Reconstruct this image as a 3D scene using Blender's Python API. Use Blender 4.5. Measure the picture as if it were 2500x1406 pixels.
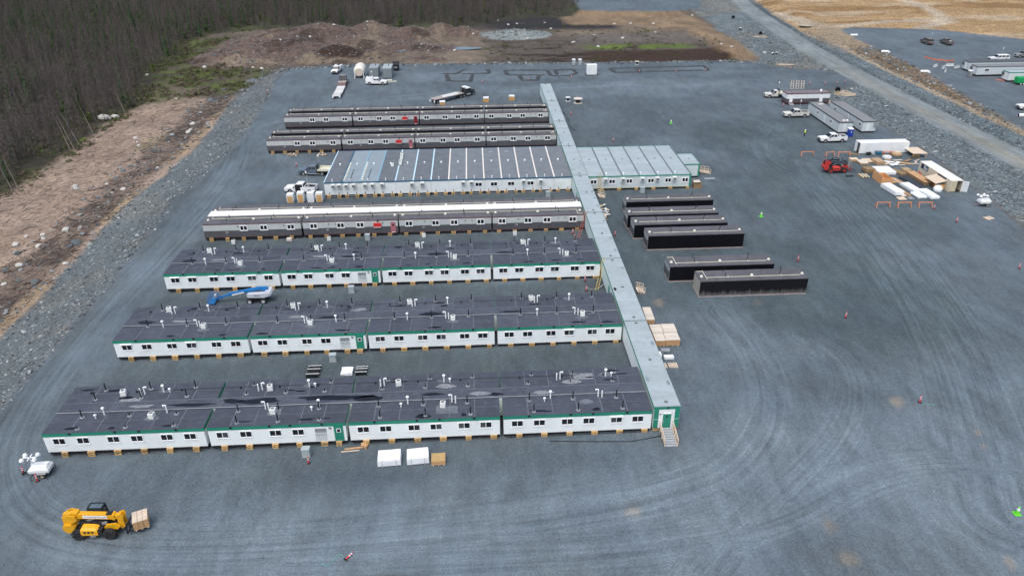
import bpy, math, random
import numpy as np
from mathutils import Matrix, Vector, Euler

for o in list(bpy.data.objects):
    bpy.data.objects.remove(o)
scene = bpy.context.scene
C = scene.collection
R = math.radians
rng = random.Random(7)

# ------------------------------------------------------------------ camera
cam_d = bpy.data.cameras.new('camera')
cam = bpy.data.objects.new('camera', cam_d)
C.objects.link(cam)
cam_d.sensor_width = 36.0
cam_d.lens = 26.0843
cam_d.clip_start = 0.5
cam_d.clip_end = 6000
YAW, PITCH, ROLL = 0.05002, 0.50625, -0.00689
fw = Vector((math.sin(YAW)*math.cos(PITCH), math.cos(YAW)*math.cos(PITCH), -math.sin(PITCH)))
rt0 = Vector((math.cos(YAW), -math.sin(YAW), 0))
up0 = rt0.cross(fw)
rt = math.cos(ROLL)*rt0 + math.sin(ROLL)*up0
up = -math.sin(ROLL)*rt0 + math.cos(ROLL)*up0
cam.matrix_world = Matrix(((rt.x, up.x, -fw.x, 0), (rt.y, up.y, -fw.y, 0), (rt.z, up.z, -fw.z, 60.97), (0, 0, 0, 1)))
scene.camera = cam

# ------------------------------------------------------------------ overcast daylight
SUN_EL, SUN_AZ = 64, 205          # degrees; azimuth clockwise from +Y
world = bpy.data.worlds.new('World')
scene.world = world
world.use_nodes = True
nt = world.node_tree
nt.nodes.clear()
sky = nt.nodes.new('ShaderNodeTexSky')
sky.sky_type = 'NISHITA'
sky.sun_disc = False
sky.sun_elevation = R(SUN_EL)
sky.sun_rotation = R(SUN_AZ)
sky.air_density = 1.0
sky.dust_density = 4.0
sky.ozone_density = 0.6
bg = nt.nodes.new('ShaderNodeBackground')
bg.inputs['Strength'].default_value = 0.15
wo = nt.nodes.new('ShaderNodeOutputWorld')
nt.links.new(sky.outputs[0], bg.inputs[0])
nt.links.new(bg.outputs[0], wo.inputs[0])
sd = bpy.data.lights.new('sun', 'SUN')
sd.energy = 1.15
sd.angle = R(55)
sd.color = (0.93, 1.0, 0.99)
sun = bpy.data.objects.new('sun', sd)
C.objects.link(sun)
d = Vector((math.sin(R(SUN_AZ))*math.cos(R(SUN_EL)), math.cos(R(SUN_AZ))*math.cos(R(SUN_EL)), math.sin(R(SUN_EL))))
sun.rotation_euler = d.to_track_quat('Z', 'Y').to_euler()
scene.view_settings.view_transform = 'Standard'
scene.view_settings.look = 'None'
scene.view_settings.gamma = 1.0
scene.view_settings.use_curve_mapping = False
scene.view_settings.exposure = 0.42

# ------------------------------------------------------------------ helpers
MATS = {}
def new_mat(name):
    m = bpy.data.materials.new(name)
    m.use_nodes = True
    n = m.node_tree
    b = n.nodes['Principled BSDF']
    return m, n, b

def mat(name, col, rough=0.6, var=0.12, scale=2.0, metal=0.0, bump=0.0, detail=4, streak=None, dirt=None, spec=0.4, rand=0.06):
    """procedural paint / wood / metal: object-space noise varies the colour, optional streaks and dirt"""
    if name in MATS:
        return MATS[name]
    m, n, b = new_mat(name)
    L = n.links.new
    tc = n.nodes.new('ShaderNodeTexCoord')
    mp = n.nodes.new('ShaderNodeMapping')
    if streak:
        mp.inputs['Scale'].default_value = streak
    oi = n.nodes.new('ShaderNodeObjectInfo')          # every object gets its own patch of the pattern
    ofs = n.nodes.new('ShaderNodeVectorMath')
    ofs.operation = 'MULTIPLY_ADD'
    ofs.inputs[1].default_value = (53, 37, 41)
    L(oi.outputs['Random'], ofs.inputs[0])
    L(tc.outputs['Object'], ofs.inputs[2])
    L(ofs.outputs[0], mp.inputs['Vector'])
    no = n.nodes.new('ShaderNodeTexNoise')
    no.inputs['Scale'].default_value = scale
    no.inputs['Detail'].default_value = detail
    L(mp.outputs[0], no.inputs['Vector'])
    mr = n.nodes.new('ShaderNodeMapRange')
    mr.inputs['From Min'].default_value = 0.25
    mr.inputs['From Max'].default_value = 0.75
    mr.inputs['To Min'].default_value = 1 - var
    mr.inputs['To Max'].default_value = 1 + var
    L(no.outputs['Fac'], mr.inputs['Value'])
    mx = n.nodes.new('ShaderNodeVectorMath')
    mx.operation = 'SCALE'
    mx.inputs[0].default_value = col
    rv = n.nodes.new('ShaderNodeMath')
    rv.operation = 'MULTIPLY_ADD'
    rv.inputs[1].default_value = rand
    rv.inputs[2].default_value = 1-rand/2
    L(oi.outputs['Random'], rv.inputs[0])
    rm = n.nodes.new('ShaderNodeMath')
    rm.operation = 'MULTIPLY'
    L(rv.outputs[0], rm.inputs[0])
    L(mr.outputs[0], rm.inputs[1])
    L(rm.outputs[0], mx.inputs['Scale'])
    out = mx.outputs[0]
    if dirt:
        dc, amt, dscale = dirt
        n2 = n.nodes.new('ShaderNodeTexNoise')
        n2.inputs['Scale'].default_value = dscale
        n2.inputs['Detail'].default_value = 6
        L(ofs.outputs[0], n2.inputs['Vector'])
        m2 = n.nodes.new('ShaderNodeMapRange')
        m2.inputs['From Min'].default_value = 0.5
        m2.inputs['From Max'].default_value = 0.75
        m2.inputs['To Max'].default_value = amt
        L(n2.outputs['Fac'], m2.inputs['Value'])
        mm = n.nodes.new('ShaderNodeMix')
        mm.data_type = 'RGBA'
        L(m2.outputs[0], mm.inputs[0])
        L(out, mm.inputs[6])
        mm.inputs[7].default_value = (*dc, 1)
        out = mm.outputs[2]
    L(out, b.inputs['Base Color'])
    b.inputs['Roughness'].default_value = rough
    b.inputs['Metallic'].default_value = metal
    b.inputs['Specular IOR Level'].default_value = spec
    if bump:
        bp = n.nodes.new('ShaderNodeBump')
        bp.inputs['Strength'].default_value = bump
        bp.inputs['Distance'].default_value = 0.05
        L(no.outputs['Fac'], bp.inputs['Height'])
        L(bp.outputs[0], b.inputs['Normal'])
    MATS[name] = m
    return m

class MB:
    """collects polygons of ONE part"""
    def __init__(self):
        self.v = []
        self.f = []
    def add(self, vs, fs):
        k = len(self.v)
        self.v += [tuple(p) for p in vs]
        self.f += [tuple(i+k for i in f) for f in fs]
        return self
    def box(self, x0, x1, y0, y1, z0, z1):
        return self.add([(x0,y0,z0),(x1,y0,z0),(x1,y1,z0),(x0,y1,z0),(x0,y0,z1),(x1,y0,z1),(x1,y1,z1),(x0,y1,z1)],
                        [(0,3,2,1),(4,5,6,7),(0,1,5,4),(1,2,6,5),(2,3,7,6),(3,0,4,7)])
    def obox(self, c, s, rz=0.0, rx=0.0, ry=0.0):
        M = Euler((rx, ry, rz)).to_matrix()
        P = []
        for dz in (-.5, .5):
            for dx, dy in ((-.5,-.5),(.5,-.5),(.5,.5),(-.5,.5)):
                p = M @ Vector((dx*s[0], dy*s[1], dz*s[2]))
                P.append((p.x+c[0], p.y+c[1], p.z+c[2]))
        return self.add(P, [(0,3,2,1),(4,5,6,7),(0,1,5,4),(1,2,6,5),(2,3,7,6),(3,0,4,7)])
    def beam(self, p, q, w, h=None):
        """square bar from p to q"""
        h = h or w
        p, q = Vector(p), Vector(q)
        d = (q-p).normalized()
        a = d.cross(Vector((0,0,1)))
        if a.length < 1e-3:
            a = Vector((1,0,0))
        a.normalize()
        b = a.cross(d)
        P = []
        for t in (p, q):
            for i, j in ((-1,-1),(1,-1),(1,1),(-1,1)):
                P.append(t + a*(w/2*i) + b*(h/2*j))
        return self.add(P, [(0,1,2,3),(7,6,5,4),(0,4,5,1),(1,5,6,2),(2,6,7,3),(3,7,4,0)])
    def cyl(self, p, q, r, n=10, r2=None, caps=True):
        p, q = Vector(p), Vector(q)
        r2 = r if r2 is None else r2
        d = (q-p).normalized()
        a = d.cross(Vector((0,0,1)))
        if a.length < 1e-3:
            a = Vector((1,0,0))
        a.normalize()
        b = d.cross(a)
        P = []
        for t, rr in ((p, r), (q, r2)):
            for i in range(n):
                th = 2*math.pi*i/n
                P.append(t + a*(rr*math.cos(th)) + b*(rr*math.sin(th)))
        F = [(i, (i+1) % n, n+(i+1) % n, n+i) for i in range(n)]
        if caps:
            F += [tuple(range(n-1, -1, -1)), tuple(range(n, 2*n))]
        return self.add(P, F)
    def tube(self, pts, r, n=6):
        for a, b in zip(pts[:-1], pts[1:]):
            self.cyl(a, b, r, n)
        return self
    def prism(self, prof, y0, y1, ins0=0.0, ins1=0.0):
        """side profile (x,z) extruded along y"""
        n = len(prof)
        P = [(x, y0, z) for x, z in prof] + [(x, y1, z) for x, z in prof]
        F = [tuple(range(n)), tuple(range(2*n-1, n-1, -1))]
        F += [(i, n+i, n+(i+1) % n, (i+1) % n) for i in range(n)]
        return self.add(P, F)
    def loft(self, rings):
        n = len(rings[0])
        P = [p for r_ in rings for p in r_]
        F = [tuple(range(n-1, -1, -1)), tuple(range((len(rings)-1)*n, len(rings)*n))]
        for k in range(len(rings)-1):
            for i in range(n):
                F.append((k*n+i, k*n+(i+1) % n, (k+1)*n+(i+1) % n, (k+1)*n+i))
        return self.add(P, F)
    def lathe(self, prof, c=(0,0,0), n=12):
        """profile of (r,z) about the vertical through c"""
        rings = []
        for r_, z in prof:
            rings.append([(c[0]+r_*math.cos(2*math.pi*i/n), c[1]+r_*math.sin(2*math.pi*i/n), c[2]+z) for i in range(n)])
        return self.loft(rings)
    def poly(self, pts, z):
        return self.add([(x, y, z) for x, y in pts], [tuple(range(len(pts)))])
    def mesh(self, name, m=None, smooth=False):
        me = bpy.data.meshes.new(name)
        me.from_pydata(self.v, [], self.f)
        if m:
            me.materials.append(m)
        if smooth:
            me.polygons.foreach_set('use_smooth', [True]*len(me.polygons))
        me.validate()
        return me
    def build(self, name, m, parent=None, loc=(0,0,0), rz=0.0, smooth=False):
        o = bpy.data.objects.new(name, self.mesh(name, m, smooth))
        C.objects.link(o)
        o.parent = parent
        o.location = loc
        o.rotation_euler = (0, 0, rz)
        return o

KIDS = {}
def inst(name, me, parent=None, loc=(0,0,0), rot=(0,0,0), scl=None):
    o = bpy.data.objects.new(name, me)
    C.objects.link(o)
    o.parent = parent
    o.location = loc
    o.rotation_euler = rot
    if scl:
        o.scale = scl
    return o
def tag(o, label=None, cat=None, group=None, kind=None):
    if label: o['label'] = label
    if cat: o['category'] = cat
    if group: o['group'] = group
    if kind: o['kind'] = kind
    return o
def thing(name, label, cat, loc=(0,0,0), rz=0.0, group=None):
    o = bpy.data.objects.new(name, None)
    C.objects.link(o)
    o.empty_display_size = 0.2
    o.location = loc
    o.rotation_euler = (0, 0, rz)
    return tag(o, label, cat, group)
def copy_tree(root, kids, loc, rz, label=None, group=None):
    """kids: list of (part, [sub-parts])"""
    r = root.copy()
    C.objects.link(r)
    r.location = loc
    r.rotation_euler = (0, 0, rz)
    tag(r, label, None, group)
    for p, subs in kids:
        c = p.copy()
        C.objects.link(c)
        c.parent = r
        for s in subs:
            e = s.copy()
            C.objects.link(e)
            e.parent = c
    return r

def gz(x):
    return 0.3*min(max((x+52)/72, 0), 1)
TXT = {}
def text_mesh(s, size, m):
    """flat lettering (a real mesh), lies in the xz plane facing -y, centred"""
    key = (s, size, m.name)
    if key in TXT:
        return TXT[key]
    cu = bpy.data.curves.new('lettering', 'FONT')
    cu.body = s
    cu.size = size
    cu.align_x = 'CENTER'
    cu.align_y = 'CENTER'
    cu.resolution_u = 2
    o = bpy.data.objects.new('lettering_source', cu)
    C.objects.link(o)
    me = bpy.data.meshes.new_from_object(o.evaluated_get(bpy.context.evaluated_depsgraph_get()))
    bpy.data.objects.remove(o)
    bpy.data.curves.remove(cu)
    me.transform(Matrix.Rotation(R(90), 4, 'X'))
    me.materials.clear()
    me.materials.append(m)
    TXT[key] = me
    return me


# ------------------------------------------------------------------ terrain
def _h(ix, iy, seed):
    n = (ix.astype(np.int64)*374761393 + iy.astype(np.int64)*668265263 + seed*974634777) & 0xffffffff
    n = ((n ^ (n >> 13))*1274126177) & 0xffffffff
    return ((n ^ (n >> 16)) & 0xffff)/65535.0
def vn(x, y, s, seed=0):
    x = np.asarray(x, float)/s
    y = np.asarray(y, float)/s
    ix, iy = np.floor(x), np.floor(y)
    fx, fy = x-ix, y-iy
    fx, fy = fx*fx*(3-2*fx), fy*fy*(3-2*fy)
    a, b = _h(ix, iy, seed), _h(ix+1, iy, seed)
    c, e = _h(ix, iy+1, seed), _h(ix+1, iy+1, seed)
    return (a+(b-a)*fx)*(1-fy)+(c+(e-c)*fx)*fy
def fbm(x, y, s, seed=0, o=4):
    r, a, t = 0, 1.0, 0
    for i in range(o):
        r = r + a*vn(x, y, s, seed+i*17)
        t += a
        a *= .5
        s *= .5
    return r/t
def sst(a, b, x):
    t = np.clip((x-a)/(b-a), 0, 1)
    return t*t*(3-2*t)
def sdist(px, py, poly):
    """signed distance to a polygon, negative inside"""
    px, py = np.asarray(px, float), np.asarray(py, float)
    dmin = np.full(px.shape, 1e9)
    ins = np.zeros(px.shape, bool)
    n = len(poly)
    for i in range(n):
        ax, ay = poly[i]
        bx, by = poly[(i+1) % n]
        ex, ey = bx-ax, by-ay
        t = np.clip(((px-ax)*ex+(py-ay)*ey)/(ex*ex+ey*ey+1e-9), 0, 1)
        dmin = np.minimum(dmin, np.hypot(px-ax-t*ex, py-ay-t*ey))
        c = ((ay > py) != (by > py))
        xin = ax+(py-ay)*ex/(ey if abs(ey) > 1e-9 else 1e-9)
        ins ^= c & (px < xin)
    return np.where(ins, -dmin, dmin)

PAD = [(-64.3,-60),(-63.5,92),(-63.6,116),(-64.4,137),(-65.5,155),(-63.4,175),(-62.5,196),(-63.6,218),(-66,245),(-68.5,268),(-66,279),(-50,281.5),
       (-23,281.5),(37,278.6),(74,277.4),(98,277),(106,272),(112,265),(122,262),(127,256),(128,246),(124,238),(117,236),(110,233),(108.5,224),(110,212),(112,197),(112.5,181),
       (111.8,168),(109.3,150),(107.8,136),(106.2,126),(104,100),(103,60),(102,-60)]
PADB = [(164,336),(170.7,341),(190,337),(207,332),(222,316),(240,296),(300,250),(330,180),(330,60),(150,60),(147,140),(148,186),(151,207),(153.7,228),(158,256),(159,272),(161.5,316)]
PADC = [(57,404),(75,399),(103,397),(118,402),(125,420),(130,560),(60,560)]
ROADC = [(131,60),(131,120),(131.2,160),(131.3,195),(131.5,229),(132,262),(133,290),(135,316),(138,345),(142,389),(150,440),(162,560)]
FOREST = [(-107,40),(-108.6,164),(-106.3,187),(-107.5,206),(-109,220),(-106.5,232),(-106,247),(-112,266),(-116,288),(-116,313),(-124,345),(-118,362),(-100,372),(-60,370),(-20,369),(0,371),(18,388),(52,396),(62,430),(63,700),(-700,700),(-700,40)]
def road_d(x, y):
    """signed distance to the road's middle line, + on the right"""
    cx = np.interp(y, [p[1] for p in ROADC], [p[0] for p in ROADC])
    return x-cx
MOUNDS = [  # x, y, rx, ry, height
    (-92,306,16,15,4.6),(-74,318,17,20,5.4),(-84,336,18,16,5.4),(-66,344,20,18,6.6),(-48,330,18,16,4.6),(-52,302,16,11,5.2),(-40,300,9,9,3.8),(-44,350,16,14,5.4),(-26,346,13,12,4.6),
    (-14,352,9,9,5.2),(-4,350,7,7,3.8),(-30,322,16,14,1.6),(-16,318,16,14,.9),(-14,296,5,4,1.6),(-20,300,10,8,1.0)]
GPILE = (20,346,15,12,2.6)
def tz(x, y):
    x, y = np.asarray(x, float), np.asarray(y, float)
    sp = sdist(x, y, PAD)
    zp = 0.3*np.clip((x+52)/72, 0, 1)
    rdist = road_d(x, y)
    low = -2.2 + 0.5*(fbm(x, y, 26, 3)-.5) + 0.25*(fbm(x, y, 5, 9)-.5)
    right = sst(98, 108, x)                              # rocky ground between pad and road
    # right-hand side: level with the pad, road slightly raised, ditch beyond, second pad
    zr = 0.2 + 0.5*(fbm(x, y, 7, 5)-.5) - 0.5*sst(118, 122, x)*sst(236, 226, y)*0
    zr = np.where(rdist > 5, 0.3-1.5*sst(5.5, 10, rdist)+0.7*sst(12, 17, rdist)+0.9*sst(17, 20, rdist), zr)
    rd = 1-sst(4.6, 6.2, np.abs(rdist))
    zr = zr*(1-rd)+0.45*rd
    sb = sdist(x, y, PADB)
    kb = 1-sst(-1, 2.5, sb)
    zr = zr*(1-kb)+0.4*kb
    sandf = sst(338, 352, y)*sst(8, 14, rdist)
    zr = zr+sandf*(0.9*(fbm(x, y, 40, 21)-.45)*2)
    pc = 1-sst(-1, 5, sdist(x, y, PADC))
    bog = sst(276, 284, y)*(1-sst(-26, -14, rdist))
    out = np.where(right > 0, low*(1-right)+zr*right, low)
    out = out*(1-bog)+(low+0.5)*bog
    out = out*(1-pc)+0.2*pc
    slope = sst(-0.3, 12.0, sp)
    leftside = 1-right*(1-bog)
    pz = zp+0.05*(fbm(x, y, 9, 31)-.5)
    fall = np.where(leftside > .5, slope, sst(-0.5, 2.0, sp))
    z = pz*(1-fall)+out*fall
    # windrow of coarse gravel along the crest
    z = z+0.25*np.exp(-((sp-0.6)/0.7)**2)*leftside*(0.4+vn(x, y, 3, 8))
    m = np.zeros_like(z)
    for mx, my, rx, ry, hh in MOUNDS:
        q = ((x-mx)/rx)**2+((y-my)/ry)**2
        m = np.maximum(m, hh*np.exp(-q*1.3))
    m = m+2.4*sst(.3, 2.0, m)*(fbm(x, y, 9, 41, 3)-.5)+1.3*sst(.3, 1.5, m)*(fbm(x, y, 2.6, 43, 2)-.5)
    gp = GPILE[4]*np.exp(-(((x-GPILE[0])/GPILE[2])**2+((y-GPILE[1])/GPILE[3])**2)*1.5)
    wm = 1-sst(-1, 3, -sst(-2, 4, sp)+0)                  # mounds stay off the pad
    z = z+(m+gp)*sst(0, 6, sp)
    # roll of earth round the bog's right end
    bank = np.exp(-((sdist(x, y, [(100,296),(108,304),(112,320),(110,340),(104,356),(98,352),(103,338),(105,320),(102,308)]))/3.0).clip(0, 9)**2)
    z = z+1.4*bank
    return z
def tz1(x, y):
    return float(tz(np.array([x]), np.array([y]))[0])

def blend(col, c, w):
    w = np.clip(w, 0, 1)[:, None]
    return col*(1-w)+np.array(c)[None, :]*w
def axis(edges):
    out = [edges[0][0]]
    for a, b, st in edges:
        n = max(1, int(round((b-a)/st)))
        out += list(np.linspace(a, b, n+1)[1:])
    return np.array(out)
gxs = axis([(-420,-130,2.6),(-130,150,0.8),(150,190,1.3),(190,420,2.6)])
gys = axis([(20,130,0.8),(130,290,0.9),(290,380,1.1),(380,480,1.8),(480,620,4)])
NX, NY = len(gxs), len(gys)
X, Y = [a.ravel() for a in np.meshgrid(gxs, gys)]
Z = tz(X, Y)
SP, SB, SC, SF = sdist(X, Y, PAD), sdist(X, Y, PADB), sdist(X, Y, PADC), sdist(X, Y, FOREST)
RD = road_d(X, Y)
wob = (fbm(X, Y, 9, 61)-.5)*7
wob2 = (fbm(X, Y, 3, 67, 3)-.5)*3
n1, n2, n3 = fbm(X, Y, 22, 71), fbm(X, Y, 6, 73), fbm(X, Y, 2.2, 79, 2)

GRAV, SLOPE = (.118,.146,.168), (.132,.152,.158)
col = np.tile(np.array([.115,.092,.07]), (len(X), 1))
rk = np.full(len(X), .35)
# left: cleared strip, mulch, toe sand
clr = sst(-111, -107.5, X+wob*.35+wob2*.6)
col = blend(col, (.32,.235,.18), clr*sst(262, 246, Y+(X+92)*.8+wob)*(X < -60))
col = blend(col, (.25,.18,.135), clr*sst(.45, .65, n2)*.6*(X < -60)*(Y < 250))
col = blend(col, (.15,.15,.07), sst(.6, .72, n1)*sst(.45, .6, n2)*(X < -86)*(Y < 262)*.5)
mul = sst(-88.5, -85, X+wob*.7)*(1-sst(-79.5, -78, X+wob*.25))*(Y < 262)
col = blend(col, (.085,.063,.052), mul*(.55+.45*sst(.35, .6, n2)))
col = blend(col, (.2,.15,.115), mul*sst(.58, .68, n3)*.7)
toe = sst(-79.5, -78.3, X+wob*.25+wob2*.3)*(1-sst(-75.8, -75, X+wob*.12))*(Y < 258)
col = blend(col, (.31,.225,.14), toe*sst(.42, .62, n1*.6+.4*n2)*.9)
# moss round the mound foot
mossw = sst(8, -2, sdist(X, Y, [(-118,250),(-105,246),(-82,256),(-78,264),(-76,280),(-90,290),(-104,300),(-112,330),(-108,350),(-124,345),(-122,290)])+wob)
col = blend(col, (.06,.052,.034), mossw*(.6+.4*sst(.3, .6, n3)))
col = blend(col, (.085,.105,.026), mossw*sst(.42, .58, n2*.35+n3*.45+n1*.2)*.9)
# bog beyond the far edge
bogw = sst(279, 283, Y)*(1-sst(106, 112, X+wob*.5))*sst(-78, -72, X)
bogw = bogw*(1-sst(368, 374, Y))
col = blend(col, (.12,.095,.075), bogw)
col = blend(col, (.21,.165,.12), bogw*sst(-45, -25, X+wob)*sst(22, 4, X+wob)*(.5+.5*sst(.4, .6, n2)))
pe = bogw*sst(0, 12, X+wob)*sst(343, 333, Y+wob2)
col = blend(col, (.095,.078,.065), pe*.8)
col = blend(col, (.035,.023,.017), pe*sst(.5, .62, fbm(X, Y*4, 16, 91))*(.35+.65*sst(325, 315, Y+wob)))
streak = fbm(X*.3, Y*3, 8, 93)
col = blend(col, (.045,.025,.016), pe*sst(40, 50, X)*sst(314, 308, Y+wob2)*sst(286, 290, Y))
col = blend(col, (.11,.15,.03), pe*sst(44, 54, X+wob)*sst(96, 88, X+wob)*sst(311, 314, Y+wob2*.7)*sst(327, 321, Y+wob2)*sst(.3, .5, n2))
col = blend(col, (.09,.12,.02), pe*sst(292, 286, Y+wob2)*sst(.4, .55, n1)*sst(70, 50, X))
col = blend(col, (.2,.155,.11), bogw*sst(338, 350, Y+wob)*sst(30, 45, X)*.8)
col = blend(col, (.14,.12,.104), bogw*sst(322, 330, Y+wob)*sst(40, 50, X)*sst(352, 345, Y)*.8)
# mounds of stripped soil
MH = np.zeros_like(X)
for mx, my, rx, ry, hh in MOUNDS:
    MH = np.maximum(MH, hh*np.exp(-(((X-mx)/rx)**2+((Y-my)/ry)**2)*1.3))
mw = sst(.35, .9, MH)*sst(2, 6, SP)
col = blend(col, (.135,.094,.078), mw)
col = blend(col, (.21,.165,.12), mw*sst(.52, .66, fbm(X, Y, 14, 101))*.8)
col = blend(col, (.055,.035,.026), mw*sst(.5, .62, fbm(X, Y, 11, 103))*.85)
dk = np.exp(-(((X+52+wob*1.2)/15)**2+((Y-299+wob*.8)/8)**2)*1.5)
col = blend(col, (.045,.026,.019), mw*sst(.35, .6, dk))
rk = np.maximum(rk, mw*.6)
gp = GPILE[4]*np.exp(-(((X-GPILE[0])/GPILE[2])**2+((Y-GPILE[1])/GPILE[3])**2)*1.5)
gw = sst(.35, .6, gp+wob2*.05)
col = blend(col, (.235,.26,.255), gw)
rk = np.maximum(rk, gw*.7)
# charred ground at the burnt edge of the wood, right of centre
burn = sst(-25, 20, X+wob)*sst(350, 366, Y+wob)*(1-sst(66, 74, X))*(1-sst(0, 3, 0*X))
col = blend(col, (.028,.026,.026), burn*sst(.3, .5, n2+.2))
# tan banks round the upper pad and the bog's right end
tan = sst(60, 50, np.abs(Y-385+wob))*0
bk = sst(6, 0, sdist(X, Y, [(48,400),(58,403),(103,396),(108,390),(110,372),(108,330),(112,300),(106,290),(103,300),(104,330),(100,352),(78,372),(50,374)])+wob2)
col = blend(col, (.29,.2,.12), bk*(.65+.35*n2))
col = blend(col, (.16,.115,.075), bk*sst(.5, .62, n2)*.7)
# right: rock field, sand, brown bank, trail
rf = sst(0, 1.5, SP)*sst(100, 106, X+wob2)*(Y < 440)*sst(0, 4, X-108-0*Y+np.where(Y > 283, -sst(283, 300, Y)*2-sst(345, 372, Y)*4, 8)+wob2)
col = blend(col, (.155,.185,.196), rf)
rk = np.maximum(rk, rf*.95)
col = blend(col, (.2,.19,.16), rf*sst(.56, .68, n1)*.6)
sandw = sst(9, 13, RD+wob2)*sst(-1, 2, SB)*sst(322, 336, Y+(X-160)*.15+wob)
sandw = np.maximum(sandw, sst(12, 16, RD+wob2)*sst(300, 316, Y))
col = blend(col, (.37,.245,.125), sandw)
st2 = fbm(X*.35+Y*.25, Y*1.6-X*.2, 14, 111)
col = blend(col, (.25,.145,.06), sandw*sst(.5, .62, st2)*.85)
col = blend(col, (.44,.34,.23), sandw*sst(.55, .66, fbm(X*.5, Y*1.3, 18, 113))*.8)
for tp in ([(160,330),(158,360),(152,400),(146,470)], [(200,336),(222,352),(232,382),(236,420),(238,470)], [(166,344),(196,356),(224,352)]):
    dmn = np.full(len(X), 1e9)
    for (ax, ay), (bx_, by_) in zip(tp[:-1], tp[1:]):
        t = np.clip(((X-ax)*(bx_-ax)+(Y-ay)*(by_-ay))/((bx_-ax)**2+(by_-ay)**2), 0, 1)
        dmn = np.minimum(dmn, np.hypot(X-ax-t*(bx_-ax), Y-ay-t*(by_-ay)))
    col = blend(col, (.44,.36,.27), sandw*sst(4.5, 2, dmn+wob2*.4)*.9)
rip = sst(5.0, 5.8, RD+wob2*.25)*(1-sst(10.2, 11.2, RD+wob2*.4))
col = blend(col, (.095,.122,.136), rip*(Y < 420))
rk = np.maximum(rk, rip)
dit = sst(10.2, 11.2, RD+wob2*.4)*(1-sst(15.2, 16, RD+wob2*.3))*(1-sst(318, 330, Y))
col = blend(col, (.14,.178,.195), dit)
rk = np.maximum(rk, dit*.6)
trl = sst(15, 15.8, RD+wob2*.3)*(1-sst(17.2, 18, RD+wob2*.3))*(1-sst(326, 336, Y))
col = blend(col, (.38,.30,.21), trl)
brn = sst(17.2, 18, RD+wob2*.3)*sst(-.6, .3, SB+wob2*.2)*(1-sst(318, 330, Y))*(X < 175)
col = blend(col, (.20,.135,.08), brn)
col = blend(col, (.21,.19,.155), brn*sst(235, 200, Y+wob)*.8)
rk = np.maximum(rk, brn*.8)
col = blend(col, (.29,.225,.155), sst(24, 6, np.hypot((X-158)*1.3, (Y-322)*.5)+wob)*(SB > 0)*(RD > 12))
# forest floor
ff = sst(2, -3, SF+wob*.5)
col = blend(col, (.048,.044,.03), ff)
col = blend(col, (.062,.07,.03), ff*sst(.5, .64, n1*.4+n2*.3+n3*.3)*.8)
# embankment, pads, road
emb = sst(-.5, .6, SP+wob2*.25)*(1-sst(12, 13, SP+wob2*.5))*(X < 104)
emb = emb*np.where(Y > 276, sst(6, 3, SP), 1)
col = blend(col, SLOPE, emb)
col = blend(col, (.19,.18,.155), emb*sst(.5, .62, n1*.5+n2*.5)*.45)
rk = np.maximum(rk, emb*.3)
for S_ in (SP, SB, SC):
    w = sst(.9, -.5, S_+wob2*.3)
    col = blend(col, GRAV, w)
    rk = rk*(1-w)+.12*w
crest = np.exp(-((SP+.8)/1.5)**2)*(Y > 260)*(X < 110)
rk = np.maximum(rk, crest*.5)
col = blend(col, (.088,.106,.11), np.exp(-((SP+1.6+wob2*.4)/.8)**2)*(X < -50)*(Y < 190)*.7)
rdw = sst(5.2, 4.2, np.abs(RD)+wob2*.12)*(Y > 60)
col = blend(col, (.20,.225,.228), rdw)
col = blend(col, (.235,.225,.195), rdw*np.exp(-((RD+.8)/2.2)**2)*(.5+.5*n1)*sst(285, 240, Y))
rk = rk*(1-rdw)+.1*rdw
# damp / dry patches of the main pad; shade painted between the rows
pw = sst(.5, -2, SP)
col = blend(col, (.092,.116,.132), pw*sst(.48, .64, fbm(X, Y, 30, 121))*.6)
damp = sst(20, 12, np.abs(Y-125))*sst(25, 45, X)
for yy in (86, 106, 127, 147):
    col = blend(col, (.080,.100,.108), pw*sst(6.2, 3.4, np.abs(Y-yy)+wob2*.5)*sst(-56, -50, X+wob)*sst(22, 19, X)*.75)  # lanes between rows: damp gravel plus shade painted into the colour
for (dx, dy, drx, dry) in ((50,112,28,18),(75,145,30,26),(80,185,26,24),(35,135,14,24),(60,100,20,14)):
    col = blend(col, (.080,.106,.118), pw*sst(1.1, .5, ((X-dx)/drx)**2+((Y-dy)/dry)**2+(n2-.5)*.9)*.75)
for (dx, dy, drx, dry) in ((-5,262,60,8),(60,240,60,13),(45,64,30,12),(-20,56,40,9),(10,58,40,8),(40,52,40,8)):
    col = blend(col, (.145,.178,.205), pw*sst(1.2, .3, ((X-dx)/drx)**2+((Y-dy)/dry)**2+(n1-.5)*.8)*.65)
for (bx_, by_, br) in ((54.10, 75.33)+(1.0,), (36.52, 55.17)+(.8,), (36.32, 50.81)+(1.2,), (52.47, 48.94)+(.8,), (16.00, 58.45)+(1.0,), (-64.99, 101.23)+(1.4,), (61.36, 68.71)+(.5,), (60.76, 66.09)+(.6,), (29.08, 102.70)+(1.3,), (44.94, 101.68)+(1.2,)):
    col = blend(col, (.34,.27,.19), sst(1.3, .3, np.hypot((X-bx_), (Y-by_)*.7)/(br*.7)+(n3-.5)*1.8)*.5)

tone = .82+.10*np.clip(np.maximum(sandw, clr*(X < -76)), 0, 1)
col = col*tone[:, None]
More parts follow.
